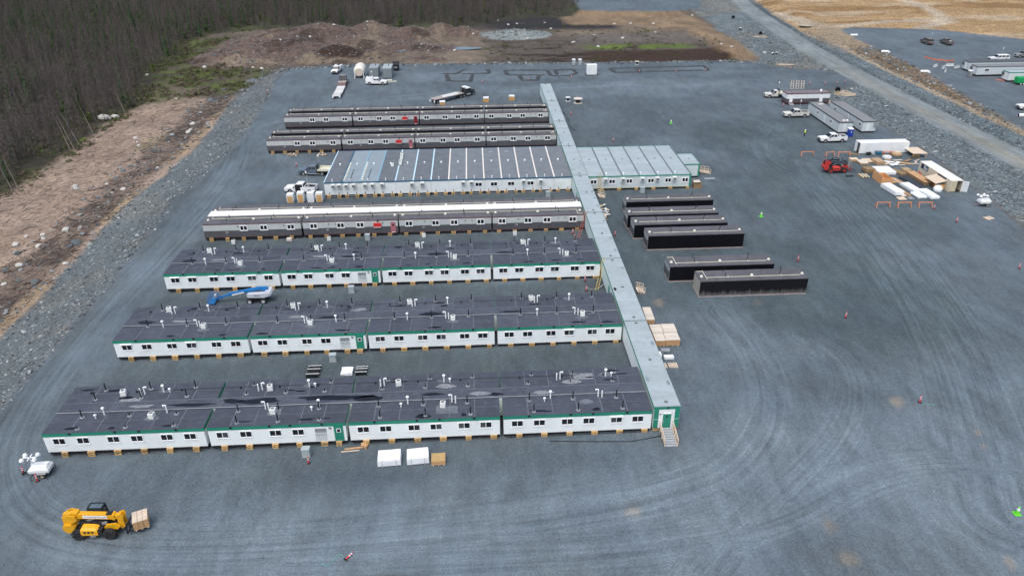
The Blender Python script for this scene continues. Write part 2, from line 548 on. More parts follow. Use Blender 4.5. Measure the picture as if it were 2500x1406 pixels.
# wheel lanes: distance from and length along each track, streaked in the material
LANES = [(3.5, [(-62.09, 199.91), (-56.94, 165.29), (-59.03, 128.78), (-60.90, 106.32), (-60.87, 92.38), (-59.85, 80.10), (-57.45, 70.65), (-50.56, 61.77), (-40.26, 57.13), (-25.21, 56.19), (-8.21, 56.78), (9.44, 58.27), (21.29, 60.59), (28.82, 63.75), (35.19, 70.69), (38.71, 78.96), (39.86, 88.84), (38.22, 99.52)]),
         (5.0, [(-58,205),(-45,226),(-20,238),(20,243),(70,246),(110,247),(124,249)]),
         (2.6, [(20.55, 49.40), (26.54, 55.19), (34.71, 61.40), (44.00, 69.37), (49.69, 78.28), (51.46, 85.99), (48.33, 91.65)]),
         (7.0, [(56.51, 55.73), (62.10, 69.06), (69.04, 87.02), (75.37, 114.33), (78.90, 145.20), (80.30, 165.98)]),
         (3.0, [(82.31, 195.85), (72.96, 182.16), (70.56, 166.66), (75.07, 157.98), (82.76, 160.15), (89.37, 168.28), (90.77, 180.88), (86.13, 188.16), (77.77, 183.51)]),
         (3.0, [(62.42, 61.74), (53.74, 63.64), (44.15, 62.16), (30.87, 54.93), (17.26, 52.99), (0.37, 52.99), (-20.37, 53.25)]),
         (2.4, [(-50.54, 197.24), (-47.02, 175.74), (-41.71, 173.84), (-27.97, 174.17)]),
         (3.4, [(131.3,60),(131.3,230),(132,262),(133,290),(135,316),(138,345),(142,389),(150,440)]),
         (4.0, [(170,300),(175,270),(182,235),(184,200),(180,160)])]
tu, tv, tw = np.zeros(len(X)), np.zeros(len(X)), np.zeros(len(X))
best = np.full(len(X), 1e9)
for wd, pts in LANES:
    P = np.array(pts, float)
    # smooth (Chaikin) so that bends are round
    for _ in range(3):
        Q = [P[0]]
        for a, b in zip(P[:-1], P[1:]):
            Q += [a*.75+b*.25, a*.25+b*.75]
        Q.append(P[-1])
        P = np.array(Q)
    acc = 0.0
    bd = np.full(len(X), 1e9)
    bu, bv = np.zeros(len(X)), np.zeros(len(X))
    for a, b in zip(P[:-1], P[1:]):
        e = b-a
        ln = float(np.hypot(*e))+1e-9
        t = np.clip(((X-a[0])*e[0]+(Y-a[1])*e[1])/ln**2, 0, 1)
        dx, dy = X-a[0]-t*e[0], Y-a[1]-t*e[1]
        dd = np.hypot(dx, dy)
        k = dd < bd
        bd = np.where(k, dd, bd)
        bu = np.where(k, np.sign(e[0]*dy-e[1]*dx)*dd, bu)
        bv = np.where(k, acc+t*ln, bv)
        acc += ln
    k = bd/wd < best
    best = np.where(k, bd/wd, best)
    tu, tv = np.where(k, bu, tu), np.where(k, bv+wd*100, tv)
    tw = np.maximum(tw, sst(1.7, .5, bd/wd))
tw *= np.maximum(sst(.5, -1.5, np.minimum(SP, SB)), rdw)

# ---- the ground material
def ground_material():
    m, n, b = new_mat('site_ground')
    L = n.links.new
    N = n.nodes.new
    geo = N('ShaderNodeNewGeometry')
    at = N('ShaderNodeAttribute'); at.attribute_name = 'base'
    ar = N('ShaderNodeAttribute'); ar.attribute_name = 'rocky'
    tr = N('ShaderNodeAttribute'); tr.attribute_name = 'lane'
    def noise(scale, detail=4, vec=None, rough=.55):
        q = N('ShaderNodeTexNoise')
        q.inputs['Scale'].default_value = scale
        q.inputs['Detail'].default_value = detail
        q.inputs['Roughness'].default_value = rough
        L(vec or geo.outputs['Position'], q.inputs['Vector'])
        return q.outputs['Fac']
    def rng_(src, a, b_, c, d_):
        q = N('ShaderNodeMapRange')
        for k, v in zip(('From Min','From Max','To Min','To Max'), (a, b_, c, d_)):
            q.inputs[k].default_value = v
        L(src, q.inputs['Value'])
        return q.outputs[0]
    def mul(a, b_):
        q = N('ShaderNodeMath'); q.operation = 'MULTIPLY'
        for i, s in enumerate((a, b_)):
            if isinstance(s, (int, float)): q.inputs[i].default_value = s
            else: L(s, q.inputs[i])
        return q.outputs[0]
    def mixf(f, a, b_):
        q = N('ShaderNodeMix')
        L(f, q.inputs[0])
        for i, s in ((2, a), (3, b_)):
            if isinstance(s, (int, float)): q.inputs[i].default_value = s
            else: L(s, q.inputs[i])
        return q.outputs[0]
    mpn = N('ShaderNodeMapping'); mpn.inputs['Scale'].default_value = (1, .35, 1); mpn.inputs['Rotation'].default_value = (0, 0, .5)
    L(geo.outputs['Position'], mpn.inputs['Vector'])
    big = rng_(noise(.07, 5), .3, .7, .82, 1.18)
    mid = rng_(noise(.45, 6, mpn.outputs[0], .68), .25, .75, .76, 1.24)
    fine = rng_(noise(5.5, 5, None, .75), .25, .75, .56, 1.44)
    v = mul(mul(big, mid), fine)
    # faint crossing tyre marks
    for rot, sx_, sy_, lo_, hi_ in ((.35, 2.2, .05, .60, .70), (1.25, 2.6, .045, .62, .72), (-.5, 2.0, .06, .63, .72)):
        mt = N('ShaderNodeMapping'); mt.inputs['Rotation'].default_value = (0, 0, rot); mt.inputs['Scale'].default_value = (sx_, sy_, 1)
        L(geo.outputs['Position'], mt.inputs['Vector'])
        wpn = N('ShaderNodeVectorMath'); wpn.operation = 'MULTIPLY_ADD'
        wn_ = N('ShaderNodeTexNoise'); wn_.inputs['Scale'].default_value = .02; L(geo.outputs['Position'], wn_.inputs['Vector'])
        L(wn_.outputs['Color'], wpn.inputs[0]); wpn.inputs[1].default_value = (14, 0, 0); L(mt.outputs[0], wpn.inputs[2])
        v = mul(v, rng_(noise(1.0, 3, wpn.outputs[0], .6), lo_, hi_, 1.0, 1.09))
    # loose stone
    vo = N('ShaderNodeTexVoronoi'); vo.inputs['Scale'].default_value = 1.9
    L(geo.outputs['Position'], vo.inputs['Vector'])
    sp = N('ShaderNodeSeparateColor'); L(vo.outputs['Color'], sp.inputs[0])
    vo2 = N('ShaderNodeTexVoronoi'); vo2.inputs['Scale'].default_value = 4.5
    L(geo.outputs['Position'], vo2.inputs['Vector'])
    sp2 = N('ShaderNodeSeparateColor'); L(vo2.outputs['Color'], sp2.inputs[0])
    rr = mul(rng_(sp.outputs[0], 0, 1, .62, 1.4), rng_(sp2.outputs[0], 0, 1, .55, 1.5))
    v = mul(v, mixf(ar.outputs['Fac'], 1.0, rr))
    # wheel streaks
    sx = N('ShaderNodeSeparateXYZ'); L(tr.outputs['Vector'], sx.inputs[0])
    cx = N('ShaderNodeCombineXYZ')
    L(mul(sx.outputs[0], 1.5), cx.inputs[0]); L(mul(sx.outputs[1], .035), cx.inputs[1])
    stv = noise(1.0, 5, cx.outputs[0], .7)
    v = mul(v, mixf(sx.outputs[2], 1.0, rng_(stv, .28, .72, .74, 1.48)))
    sc = N('ShaderNodeVectorMath'); sc.operation = 'SCALE'
    L(at.outputs['Color'], sc.inputs[0]); L(v, sc.inputs['Scale'])
    # slight hue drift between blue and greenish stone
    hu = N('ShaderNodeMix'); hu.data_type = 'RGBA'; hu.blend_type = 'MULTIPLY'
    hu.inputs[0].default_value = 1.0
    cr = N('ShaderNodeMix'); cr.data_type = 'RGBA'
    L(noise(.11, 3), cr.inputs[0])
    cr.inputs[6].default_value = (.94, 1.0, 1.09, 1); cr.inputs[7].default_value = (1.05, 1.02, .93, 1)
    L(sc.outputs[0], hu.inputs[6]); L(cr.outputs[2], hu.inputs[7])
    L(hu.outputs[2], b.inputs['Base Color'])
    b.inputs['Roughness'].default_value = .92
    b.inputs['Specular IOR Level'].default_value = .25
    bp = N('ShaderNodeBump')
    bp.inputs['Distance'].default_value = .35
    L(mixf(ar.outputs['Fac'], .12, .9), bp.inputs['Strength'])
    hh = N('ShaderNodeMath'); hh.operation = 'ADD'
    L(mul(noise(3.0, 5, None, .7), .5), hh.inputs[0]); L(mul(mul(vo2.outputs['Distance'], -.6), ar.outputs['Fac']), hh.inputs[1])
    L(hh.outputs[0], bp.inputs['Height'])
    L(bp.outputs[0], b.inputs['Normal'])
    return m
GM = ground_material()

# ---- cut the sheet into the pieces of the setting
fx, fy = np.meshgrid(np.arange(NX-1), np.arange(NY-1))
v0 = (fy*NX+fx).ravel()
quads = np.stack([v0, v0+1, v0+1+NX, v0+NX], 1)
zone = np.full(len(X), 0)
zone[X < 104] = 0
zone[(SF < 0)] = 1
zone[(MH > .6) & (SP > 4)] = 2
zone[(gp > .4)] = 3
zone[(SP > 0) & (X > 100) & (RD < 5) & (Y < 440) & (X > 104+0*Y) & ~((Y > 283) & (X < 112))] = 4
zone[(RD >= 5) & (RD < 18) & (Y < 345)] = 4
zone[(RD >= 12) & (Y > 330)] = 5
zone[(SP > 0) & (SP < 13) & (X < -40) & (Y < 285)] = 6
zone[(np.abs(RD) < 4.8) & (Y > 40)] = 7
zone[(bogw > .5) & (MH <= .6) & (gp <= .4)] = 8
zone[SB < 0] = 9
zone[SC < 0] = 10
zone[SP < 0] = 11
ZN = ['cleared_ground','forest_floor','soil_mounds','gravel_pile','rock_bank','sand_field','embankment','access_road','peat_bog','parking_pad','upper_pad','gravel_pad']
LAB = {'cleared_ground':'tan cleared strip of wood chips beside the forest','forest_floor':'dark mossy floor under the dead forest','soil_mounds':'brown heaps of stripped soil and roots beyond the pad',
 'gravel_pile':'flat grey heap of crushed rock beyond the bog','rock_bank':'loose grey rock between the yard and the road','sand_field':'tan sandy field beyond the road','embankment':'stony grey slope along the left edge of the pad',
 'access_road':'grey gravel access road running diagonally past the yard','peat_bog':'dark peat bog with green moss beyond the pad','parking_pad':'grey gravel pad with parked vehicles beyond the road','upper_pad':'grey gravel pad at the top edge','gravel_pad':'blue grey crushed gravel yard under the camp'}
zq = zone[quads]
zf = np.sort(zq, 1)[:, 1]
lane = np.stack([tu, tv, tw], 1)
for k, nm in enumerate(ZN):
    Fk = quads[zf == k]
    if not len(Fk):
        continue
    idx, inv = np.unique(Fk, return_inverse=True)
    inv = inv.reshape(-1, 4)
    me = bpy.data.meshes.new(nm)
    me.vertices.add(len(idx))
    me.vertices.foreach_set('co', np.stack([X[idx], Y[idx], Z[idx]], 1).astype(np.float32).ravel())
    me.loops.add(inv.size)
    me.loops.foreach_set('vertex_index', inv.astype(np.int32).ravel())
    me.polygons.add(len(inv))
    me.polygons.foreach_set('loop_start', np.arange(0, inv.size, 4, dtype=np.int32))
    me.polygons.foreach_set('use_smooth', np.ones(len(inv), bool))
    me.update()
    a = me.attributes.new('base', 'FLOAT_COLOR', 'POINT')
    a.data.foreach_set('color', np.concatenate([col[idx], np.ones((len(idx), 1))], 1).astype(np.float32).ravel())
    a = me.attributes.new('rocky', 'FLOAT', 'POINT')
    a.data.foreach_set('value', rk[idx].astype(np.float32))
    a = me.attributes.new('lane', 'FLOAT_VECTOR', 'POINT')
    a.data.foreach_set('vector', lane[idx].astype(np.float32).ravel())
    me.materials.append(GM)
    o = bpy.data.objects.new(nm, me)
    C.objects.link(o)
    tag(o, LAB[nm], kind='structure')
# land out to the horizon, a few metres lower so that it never cuts the sheet
mb = MB()
mb.add([(-4000,-3000,-4.5),(4000,-3000,-4.5),(4000,6000,-4.5),(-4000,6000,-4.5)], [(0,1,2,3)])
o = mb.build('surrounding_land', mat('far_land', (.07,.068,.045), .95, .3, .02))
tag(o, 'dark land reaching to the horizon', kind='structure')


# ------------------------------------------------------------------ materials for the camp
M_WALL = mat('white_cladding', (.80,.84,.835), .5, .05, .6, streak=(1,1,.25), dirt=((.62,.65,.64), .3, .8))
M_GREEN = mat('green_trim', (.022,.225,.15), .45, .08, 1.5)
M_FRAME = mat('window_frame_white', (.82,.83,.83), .4, .03)
M_GLASS = mat('dark_glass', (.012,.015,.018), .08, .3, .9, spec=.6)
M_GLASSB = mat('glass_with_blind', (.075,.08,.085), .15, .3, 1.2, spec=.6)
M_GLASSR = mat('glass_painted_reflection', (.035,.03,.03), .1, .5, 2.0, spec=.6)  # reflections painted in as a paler, mottled glass colour
M_ROOF = mat('roof_membrane', (.055,.063,.083), .85, .16, .35, detail=7, dirt=((.085,.096,.118), .6, 1.1), rand=.22)
M_ROOFB = mat('roof_membrane_worn', (.065,.074,.095), .85, .18, .5, detail=7, dirt=((.098,.11,.13), .7, 1.6), rand=.2)
M_SEAM = mat('roof_seam', (.125,.138,.158), .7, .3, 1.3)
M_FLASH = mat('roof_flashing', (.22,.235,.25), .6, .25, .8)
M_PUDDLE = mat('wet_roof', (.016,.018,.026), .4, .2, 2.0, spec=.1)
M_PALE = mat('pale_roof_patch', (.2,.21,.225), .8, .35, 3.0, detail=7)
M_BLACK = mat('black_pipe', (.012,.012,.015), .5, .1)
M_STEEL = mat('dark_steel_frame', (.02,.02,.022), .7, .2)
M_PVC = mat('white_pvc', (.82,.84,.84), .4, .05)
M_AC = mat('air_conditioner_white', (.74,.76,.73), .5, .08, 3.0)
M_FAN = mat('fan_grille', (.16,.17,.17), .6, .2, 6.0)
M_TIMBER = mat('crib_timber', (.47,.31,.14), .8, .22, 4.0, streak=(1,4,4), rand=.3)
M_GREYBOX = mat('grey_enclosure', (.36,.41,.42), .5, .08)
M_GALV = mat('galvanised', (.38,.40,.41), .4, .12, 3.0, metal=.4)
ZB, ZT = 0.75, 3.58           # underside and roof of every module
ROWS_X = [(-52.39,-33.53),(-33.11,-16.71),(-16.31,1.98),(2.44,20.72)]

# shared meshes ---------------------------------------------------
def window_meshes(w=1.46, h=.94, fw=.075):
    f = MB()
    f.box(-w/2, w/2, -.06, .0, h/2-fw, h/2).box(-w/2, w/2, -.06, .0, -h/2, -h/2+fw)
    f.box(-w/2, -w/2+fw, -.06, .0, -h/2+fw, h/2-fw).box(w/2-fw, w/2, -.06, .0, -h/2+fw, h/2-fw).box(-fw/2, fw/2, -.06, .0, -h/2+fw, h/2-fw)
    f.box(-w/2-.04, w/2+.04, -.09, 0, -h/2-.05, -h/2)
    pw = (w-3*fw)/2
    p = MB().box(-pw/2, pw/2, -.02, .0, -h/2+fw, h/2-fw)
    return f, p, (pw+fw)/2
_f, _p, WOFF = window_meshes()
ME_WF = _f.mesh('window', M_FRAME)
ME_PANE = [_p.mesh('pane', m) for m in (M_GLASS, M_GLASSB, M_GLASSR)]
ME_HOOD = MB().box(-.8, .8, -.28, 0, .52, .60).mesh('window_hood', M_FRAME)
_f, _p, GOFF = window_meshes(1.46, 1.06, .13)
ME_GWF = _f.mesh('window', M_FRAME)
ME_GPANE = [_p.mesh('pane', m) for m in (M_GLASS, M_GLASSR)]
def put_window(parent, x, y, z, hood=False, grey=False, face=0.0, r_=rng):
    w = inst('window', ME_GWF if grey else ME_WF, parent, (x, y, z), (0, 0, face))
    pan = ME_GPANE if grey else ME_PANE
    off = GOFF if grey else WOFF
    for s in (-1, 1):
        k = 0 if r_.random() < .6 else r_.randrange(len(pan))
        inst('pane', pan[k], w, (s*off, -.012, 0))
    if hood:
        inst('window_hood', ME_HOOD, w)
    return w
ME_PIPE_T = MB().cyl((0,0,-.05), (0,0,1.15), .075, 7).mesh('vent_pipe', M_BLACK)
ME_PIPE_S = MB().cyl((0,0,-.05), (0,0,.42), .075, 7).mesh('vent_pipe', M_BLACK)
ME_COLLAR = MB().cyl((0,0,.0), (0,0,.05), .3, 10, .24).mesh('pipe_collar', M_FLASH)
ME_FLUE = MB().cyl((0,0,-.05), (0,0,.95), .085, 8).lathe([(.1,.92),(.2,.98),(.2,1.12),(.08,1.22)], n=10).mesh('flue', M_PVC)
ME_FLUE_S = MB().cyl((0,0,-.05), (0,0,.45), .08, 8).lathe([(.1,.42),(.17,.46),(.17,.56),(.08,.62)], n=10).mesh('flue', M_PVC)
ME_GOOSE = MB().cyl((0,0,-.05), (0,0,1.1), .085, 8).cyl((0,0,1.1), (.32,0,1.16), .085, 8).cyl((.32,0,1.18), (.32,0,.98), .085, 8).mesh('gooseneck_pipe', M_PVC)
ME_STRAIGHT = MB().cyl((0,0,-.05), (0,0,1.05), .085, 8).mesh('white_pipe', M_PVC)
ME_ACB = MB().loft([[(-.4+c*(dx==0)*.0+dx*.8, -.4+dy*.8, z) for dx, dy in ((0,0),(1,0),(1,1),(0,1)) for c in (0,)] for z in (.08,.78)]).lathe([(.36,.78),(.36,.86),(.30,.86),(.30,.79)], n=14).mesh('air_conditioner', M_AC)
ME_ACF = MB().cyl((0,0,.79), (0,0,.83), .30, 14).mesh('fan', M_FAN)
ME_ACP = MB().box(-.52,.52,-.52,.52,0,.07).mesh('plinth', M_SEAM)
ME_DRAIN = MB().box(-.14,.14,-.07,0,-.12,.12).mesh('scupper', M_BLACK)
def put_ac(parent, x, y, z, rz=0.0):
    a = inst('air_conditioner', ME_ACB, parent, (x, y, z), (0, 0, rz), (.82, .82, .92))
    inst('fan', ME_ACF, a)
    inst('plinth', ME_ACP, a)
def put_pipe(parent, x, y, z, tall):
    p = inst('vent_pipe', ME_PIPE_T if tall else ME_PIPE_S, parent, (x, y, z))
    inst('pipe_collar', ME_COLLAR, p)
def blob(cx, cy, rx, ry, n=14, r_=rng, jag=.35):
    ph = r_.random()*6
    return [(cx+rx*(1+jag*(math.sin(3*t+ph)+.6*math.sin(5*t+2*ph)+r_.uniform(-.3, .3))*.6)*math.cos(t),
             cy+ry*(1+jag*(math.cos(2*t+ph)+.5*math.sin(4*t+ph)+r_.uniform(-.3, .3))*.6)*math.sin(t)) for t in [2*math.pi*i/n for i in range(n)]]
# timber crib (stack of crossed timbers)
cb = MB()
for k in range(4):
    z = .16*k
    if k % 2 == 0:
        for y in (-.38, .38):
            cb.box(-.4, .4, y-.09, y+.09, z, z+.15)
    else:
        for x in (-.3, .3):
            cb.box(x-.09, x+.09, -.48, .48, z, z+.15)
cb.box(-.42, .42, -.45, .45, .64, .72)
ME_CRIB = cb.mesh('timber_crib', M_TIMBER)
def put_crib(x, y, label, group, top=.72):
    g0 = gz(x)
    o = inst('timber_crib', ME_CRIB, None, (x, y, g0), (0, 0, rng.uniform(-.08, .08)), (rng.uniform(.85, 1.05), rng.uniform(.9, 1.1), (top-g0)/.72))
    return tag(o, label, 'crib', group)

def module_shell(t, L, D, wall_m, fascia_m, fh=.52, roof_m=M_ROOF, npan=6, seam=True, zt=ZT, r_=rng):
    """skid frame, walls, fascia ring and roof sheets of one module, origin at its front left corner"""
    MB().box(.06, L-.06, .16, D-.16, ZB-.5, ZB-.002).build('skid_frame', M_STEEL, t)  # frame deepened to block light underneath and darken the gap
    MB().box(0, L, 0, D, ZB, zt-fh).build('wall', wall_m, t)
    f = MB()
    e, z0, z1 = .035, zt-fh+.002, zt-.05
    f.box(-e, L+e, -e, .06, z0, z1).box(-e, L+e, D-.06, D+e, z0, z1).box(-e, .06, .062, D-.062, z0, z1).box(L-.06, L+e, .062, D-.062, z0, z1)
    f.build('fascia', fascia_m, t)
    pw = (L+.04)/npan
    sm = MB()
    for k in range(npan):
        dz = .012*(k % 2)
        MB().box(-.02+k*(L+.04)/npan, -.02+(k+1)*(L+.04)/npan-.004, -.03, D+.02, zt-.048, zt-.02+dz).build('roof_panel', roof_m, t)
        if seam and k:
            MB().box(-.05, .05, .07, D-.07, zt-.012, zt+.002).build('roof_seam', M_SEAM, t, (-.02+k*pw, 0, 0))
    if seam:
        MB().box(.07, L-.07, D*.52, D*.52+.05, zt+.004, zt+.008).build('roof_seam', M_SEAM, t)

WINF = (.092,.24,.428,.574,.761,.906)
ROWN = ['nearest', 'second', 'third']
POSN = ['leftmost', 'second from left', 'third from left', 'rightmost']
ORD = ['first', 'second', 'third', 'fourth', 'fifth', 'sixth']
D1 = 3.68
HALL0, HALL1 = 3.70, 5.58
DEP = 9.25
def door_green(t, x, y):
    d_ = MB().box(-.47, .47, -.05, 0, 0, 2.12).build('door', M_GREEN, t, (x, y, ZB+.08))
    MB().box(-.27, .27, -.075, -.05, 1.28, 1.86).build('pane_frame', M_FRAME, d_)
    MB().box(-.19, .19, -.085, -.075, 1.36, 1.78).build('pane', M_GLASS, d_)
    MB().box(-.4, -.34, -.1, -.05, .95, 1.1).build('handle', M_GALV, d_)
    MB().box(-.55, -.475, -.06, 0, 0, 2.2).box(.475, .55, -.06, 0, 0, 2.2).box(-.55, .55, -.06, 0, 2.125, 2.2).build('door_frame', M_GREEN, d_)
# AC / flue places per wing: (x, y within the wing) taken from the roofs
def wing(r, y0):
    hoods = r == 2
    for k, (xa, xb) in enumerate(ROWS_X):
        L = xb-xa
        # front module
        t = thing('bunkhouse_module', 'white green-trimmed module%s, front %s of the %s wing' % (' with green door' if k == 1 else '', POSN[k], ROWN[r]), 'building', (xa, y0, 0), 0, 'green trimmed bunkhouse modules')
        module_shell(t, L, D1, M_WALL, M_GREEN, roof_m=M_ROOFB if (r == 1 and k in (1, 3)) else M_ROOF)
        if k == 1:
            for f in (.10, .27, .485, .65):
                put_window(t, f*L, 0, 2.36, hoods)
            door_green(t, .946*L, 0)
            gr = MB().box(-.66, .66, -.06, -.03, 1.95, 2.4)
            for q in range(7):
                gr.box(-.66+q*.205, -.63+q*.205, -.10, -.06, .55, 2.38)
            gr.box(-.66, .66, -.10, -.06, 1.9, 1.95).box(-.66, .66, -.10, -.06, 1.45, 1.49)
            gr.build('louvre_rack', M_GALV, t, (.815*L, 0, ZB-.35))
            MB().box(-.14, .14, -.12, 0, 0, .22).build('wall_lamp', M_FAN, t, (.885*L, 0, 2.72))
        else:
            for i, f in enumerate(WINF):
                put_window(t, f*L, 0, 2.36, hoods or (r == 1 and (k, i) in ((0,0),(2,5),(3,3),(0,3))) or (r == 0 and (k, i) == (3,4)))
        for f in (.17, .45, .6, .83):
            inst('scupper', ME_DRAIN, t, (f*L, -.035, ZT-.12))
        # cribs and conduit drops below the front edge
        xs = [1.9+i*3.12 for i in range(6)] if k != 1 else [1.6, 4.6, 7.7, 10.6, 13.6, 15.4]
        for x in xs:
            if x < L-.4:
                put_crib(xa+x, y0+.24, '%s timber crib from left under %s front module of %s wing' % (ORD[xs.index(x)], POSN[k], ROWN[r]), 'cribs under the green trimmed wings')
        # rear module: its roof shows beyond the hallway
        t2 = thing('bunkhouse_module', 'dark roofed module, rear %s of the %s wing' % (POSN[k], ROWN[r]), 'building', (xa, y0+HALL1+.02, 0), 0, 'green trimmed bunkhouse modules')
        module_shell(t2, L, DEP-HALL1-.02, M_WALL, M_GREEN, roof_m=M_ROOFB if (r == 1 and k == 2) else M_ROOF)
        zf, rD = ZT-.02, DEP-HALL1-.02
        q = rng
        # pipes in regular rows
        npp = 3
        for i in range(npp):
            fx_ = (.2+.3*i)*L
            tall = [(k < 1), True, True][r]
            if not (k == 1 and r == 0 and i == 1) or r:
                put_pipe(t2, fx_+.35, rD*.72, zf, tall if r == 0 else True)
            if r == 0:
                put_pipe(t2, fx_-.2, rD*.22, zf, k == 0)
                put_pipe(t, fx_-.3, D1*.78, zf, k in (2, 3) or (k == 0 and i == 0) or k == 1)
                put_pipe(t, fx_+.1, D1*.18, zf, k > 0 and not (k == 1 and i == 2))
            else:
                put_pipe(t, fx_-.1, D1*.97, zf, True)
            inst('cable_stand', ME_STAND, t2, (fx_-1.2, rD*.55, zf))
        # air conditioner, twin pipes, flues
        if r == 0:
            ar_, pr_, fr_ = [(.36,.5,.62),(.36,.3,.66),(.3,.2,.62),(.5,.42,.75)][k]
            af_, pf_, ff_ = [(.64,.72,.32),(.45,.38,.78),(.62,.68,.38),(.57,.66,.33)][k]
        else:
            ar_, pr_, fr_ = (.28,.34,.60) if k < 2 else (.3,.35,.62)
            af_, pf_, ff_ = (.64,.58,.32) if k == 0 else (.5,.44,.72) if k == 1 else (.67,.61,.3) if k == 2 else (.7,.64,.33)
        if not (r == 0 and k == 3):
            put_ac(t2, ar_*L, rD*(.42 if r == 0 else .6), zf, .2)
            put_ac(t, af_*L, D1*(.62 if r == 0 else .72), zf, -.1)
        inst('gooseneck_pipe', ME_GOOSE, t2, (pr_*L, rD*.42, zf))
        inst('white_pipe', ME_STRAIGHT, t2, (pr_*L-.45, rD*.38, zf))
        inst('gooseneck_pipe', ME_GOOSE, t, (pf_*L, D1*.86, zf), (0, 0, math.pi))
        if not (r == 0 and k == 0):
            inst('white_pipe', ME_STRAIGHT, t, (pf_*L+.45, D1*.8, zf))
        inst('flue', ME_FLUE, t2, (fr_*L, rD*.5, zf))
        inst('flue', ME_FLUE, t, (ff_*L, D1*.86, zf))
        if r == 0:
            inst('flue', ME_FLUE_S, t2, (fr_*L+.75, rD*.5, zf))
            inst('flue', ME_FLUE_S, t, (ff_*L-.8, D1*.7, zf))
        # membrane repairs, wet spots
        for tt, dd in ((t, D1), (t2, rD)):
            for i in range(q.randrange(2, 5)):
                pts = blob(q.uniform(1.5, L-1.5), q.uniform(.5, .9) if tt is t else q.uniform(.7, dd-.7), q.uniform(.3, 1.1), q.uniform(.1, .3), 12, q)
                MB().poly([(min(max(a, .15), L-.15), min(max(b, .1), dd-.1)) for a, b in pts], zf+.03).build('wet_patch', M_PUDDLE, tt)
            fx_ = (af_ if tt is t else fr_)*L
            MB().poly(blob(fx_, dd*.6, .9, .5, 10, q, .2), zf+.024).build('roof_patch', M_SEAM, tt)
        if (r, k) in ((0, 2), (0, 3), (1, 1), (0, 0)):
            MB().poly(blob({0:.42,1:.8,2:.63,3:.5}[k]*L if r == 0 else .9*L, .4 if k == 0 else rD*.25, 1.3, .45, 14, q), zf+.03).build('pale_patch', M_PALE, t2)
        if r == 0 and k == 2:
            MB().box(.575*L, .72*L, .9, 2.4, zf, zf+.026).build('roof_patch', M_SEAM, t)
        if r == 0 and k == 3:
            MB().box(.52*L, .66*L, rD*.35, rD*.72, zf, zf+.03).build('pale_patch', M_PALE, t2)
    # hallway roof between the two rows
    x0, x1 = ROWS_X[0][0], ROWS_X[-1][1]
    t = thing('hallway_link', 'long grey roofed hallway between the two module rows of the %s wing' % ROWN[r], 'building', (x0, y0, 0), 0, 'hallways of the wings')
    seg = (x1-x0)/24
    for k in range(24):
        MB().box(k*seg, (k+1)*seg-.004, HALL0, HALL1, ZT-.06, ZT+.075+.01*(k % 2)).build('roof_panel', M_ROOFB if k % 5 else M_ROOF, t)
    MB().box(0, x1-x0, HALL0-.07, HALL0+.09, ZT+.07, ZT+.10).build('flashing', M_FLASH, t)
    MB().box(0, x1-x0, HALL1-.03, HALL1+.05, ZT+.07, ZT+.09).build('flashing', M_SEAM, t)
    MB().box(.1, x1-x0-.1, HALL0+.05, HALL1-.05, ZB-.1, ZT-.07).build('hallway_wall', M_WALL, t)
    pp = [(x_, y_, a, b) for x_, y_, a, b in (((16,.55,2.6,.35),(38,.6,1.9,.5),(54,.4,1.0,.3)) if r == 0 else ((3,.7,1.2,.5),(30,.5,1.4,.4),(45,.5,1.8,.45),(57,.4,1.6,.3)))]
    if r == 0:
        pp += [(24.5,.9,2.5,.55),(33.5,1.0,4.3,.55),(46,1.0,1.5,.25),(21,1.1,1.2,.5)]
    for x_, y_, a, b in pp:
        pts = [(min(max(u, .2), x1-x0-.2), min(max(v, HALL0+.12), HALL1-.06)) for u, v in blob(x_, HALL0+.3+y_*.8, a, b, 18)]
        MB().poly(pts, ZT+.092).build('wet_patch', M_PUDDLE, t)
    for x_ in ((10,.5),(52,.6),(60,.3)) if r == 0 else ((8,.6),(25,.8)):
        MB().poly(blob(x_[0], HALL0+x_[1]+.3, 1.4, .35, 14), ZT+.094).build('pale_patch', M_PALE, t)
    # cable run on the rear roofs
    cb_ = MB()
    yy = y0+HALL1+(DEP-HALL1)*.56
    zz = ZT+.25
    pts = [(x0+8+i*2.2, yy+rng.uniform(-.03, .03), zz+rng.uniform(-.04, .03)) for i in range(int((x1-x0-12)/2.2))]
    cb_.tube(pts, .035, 5)
    o = cb_.build('roof_cable', M_BLACK)
    tag(o, 'thin black cable run along the rear roofs of the %s wing' % ROWN[r], 'cable', 'roof cables of the wings')
ME_STAND = MB().box(-.09,.09,-.09,.09,0,.26).mesh('cable_stand', M_BLACK)
for r_i, y_ in enumerate((71.40, 91.61, 111.80)):
    wing(r_i, y_)
# drain pipe hung along the nearest wing
dp = MB()
for (xa, xb) in ROWS_X:
    dp.cyl((xa+.3, 71.22, .42), (xb-.2, 71.22, .46), .04, 6)
    x = xa+.9
    while x < xb:
        dp.box(x-.02, x+.02, 71.20, 71.24, .3, .78)
        x += 1.55
tag(dp.build('drain_pipe', M_STEEL), 'dark drain pipe hung under the front edge of the nearest wing', 'pipe')

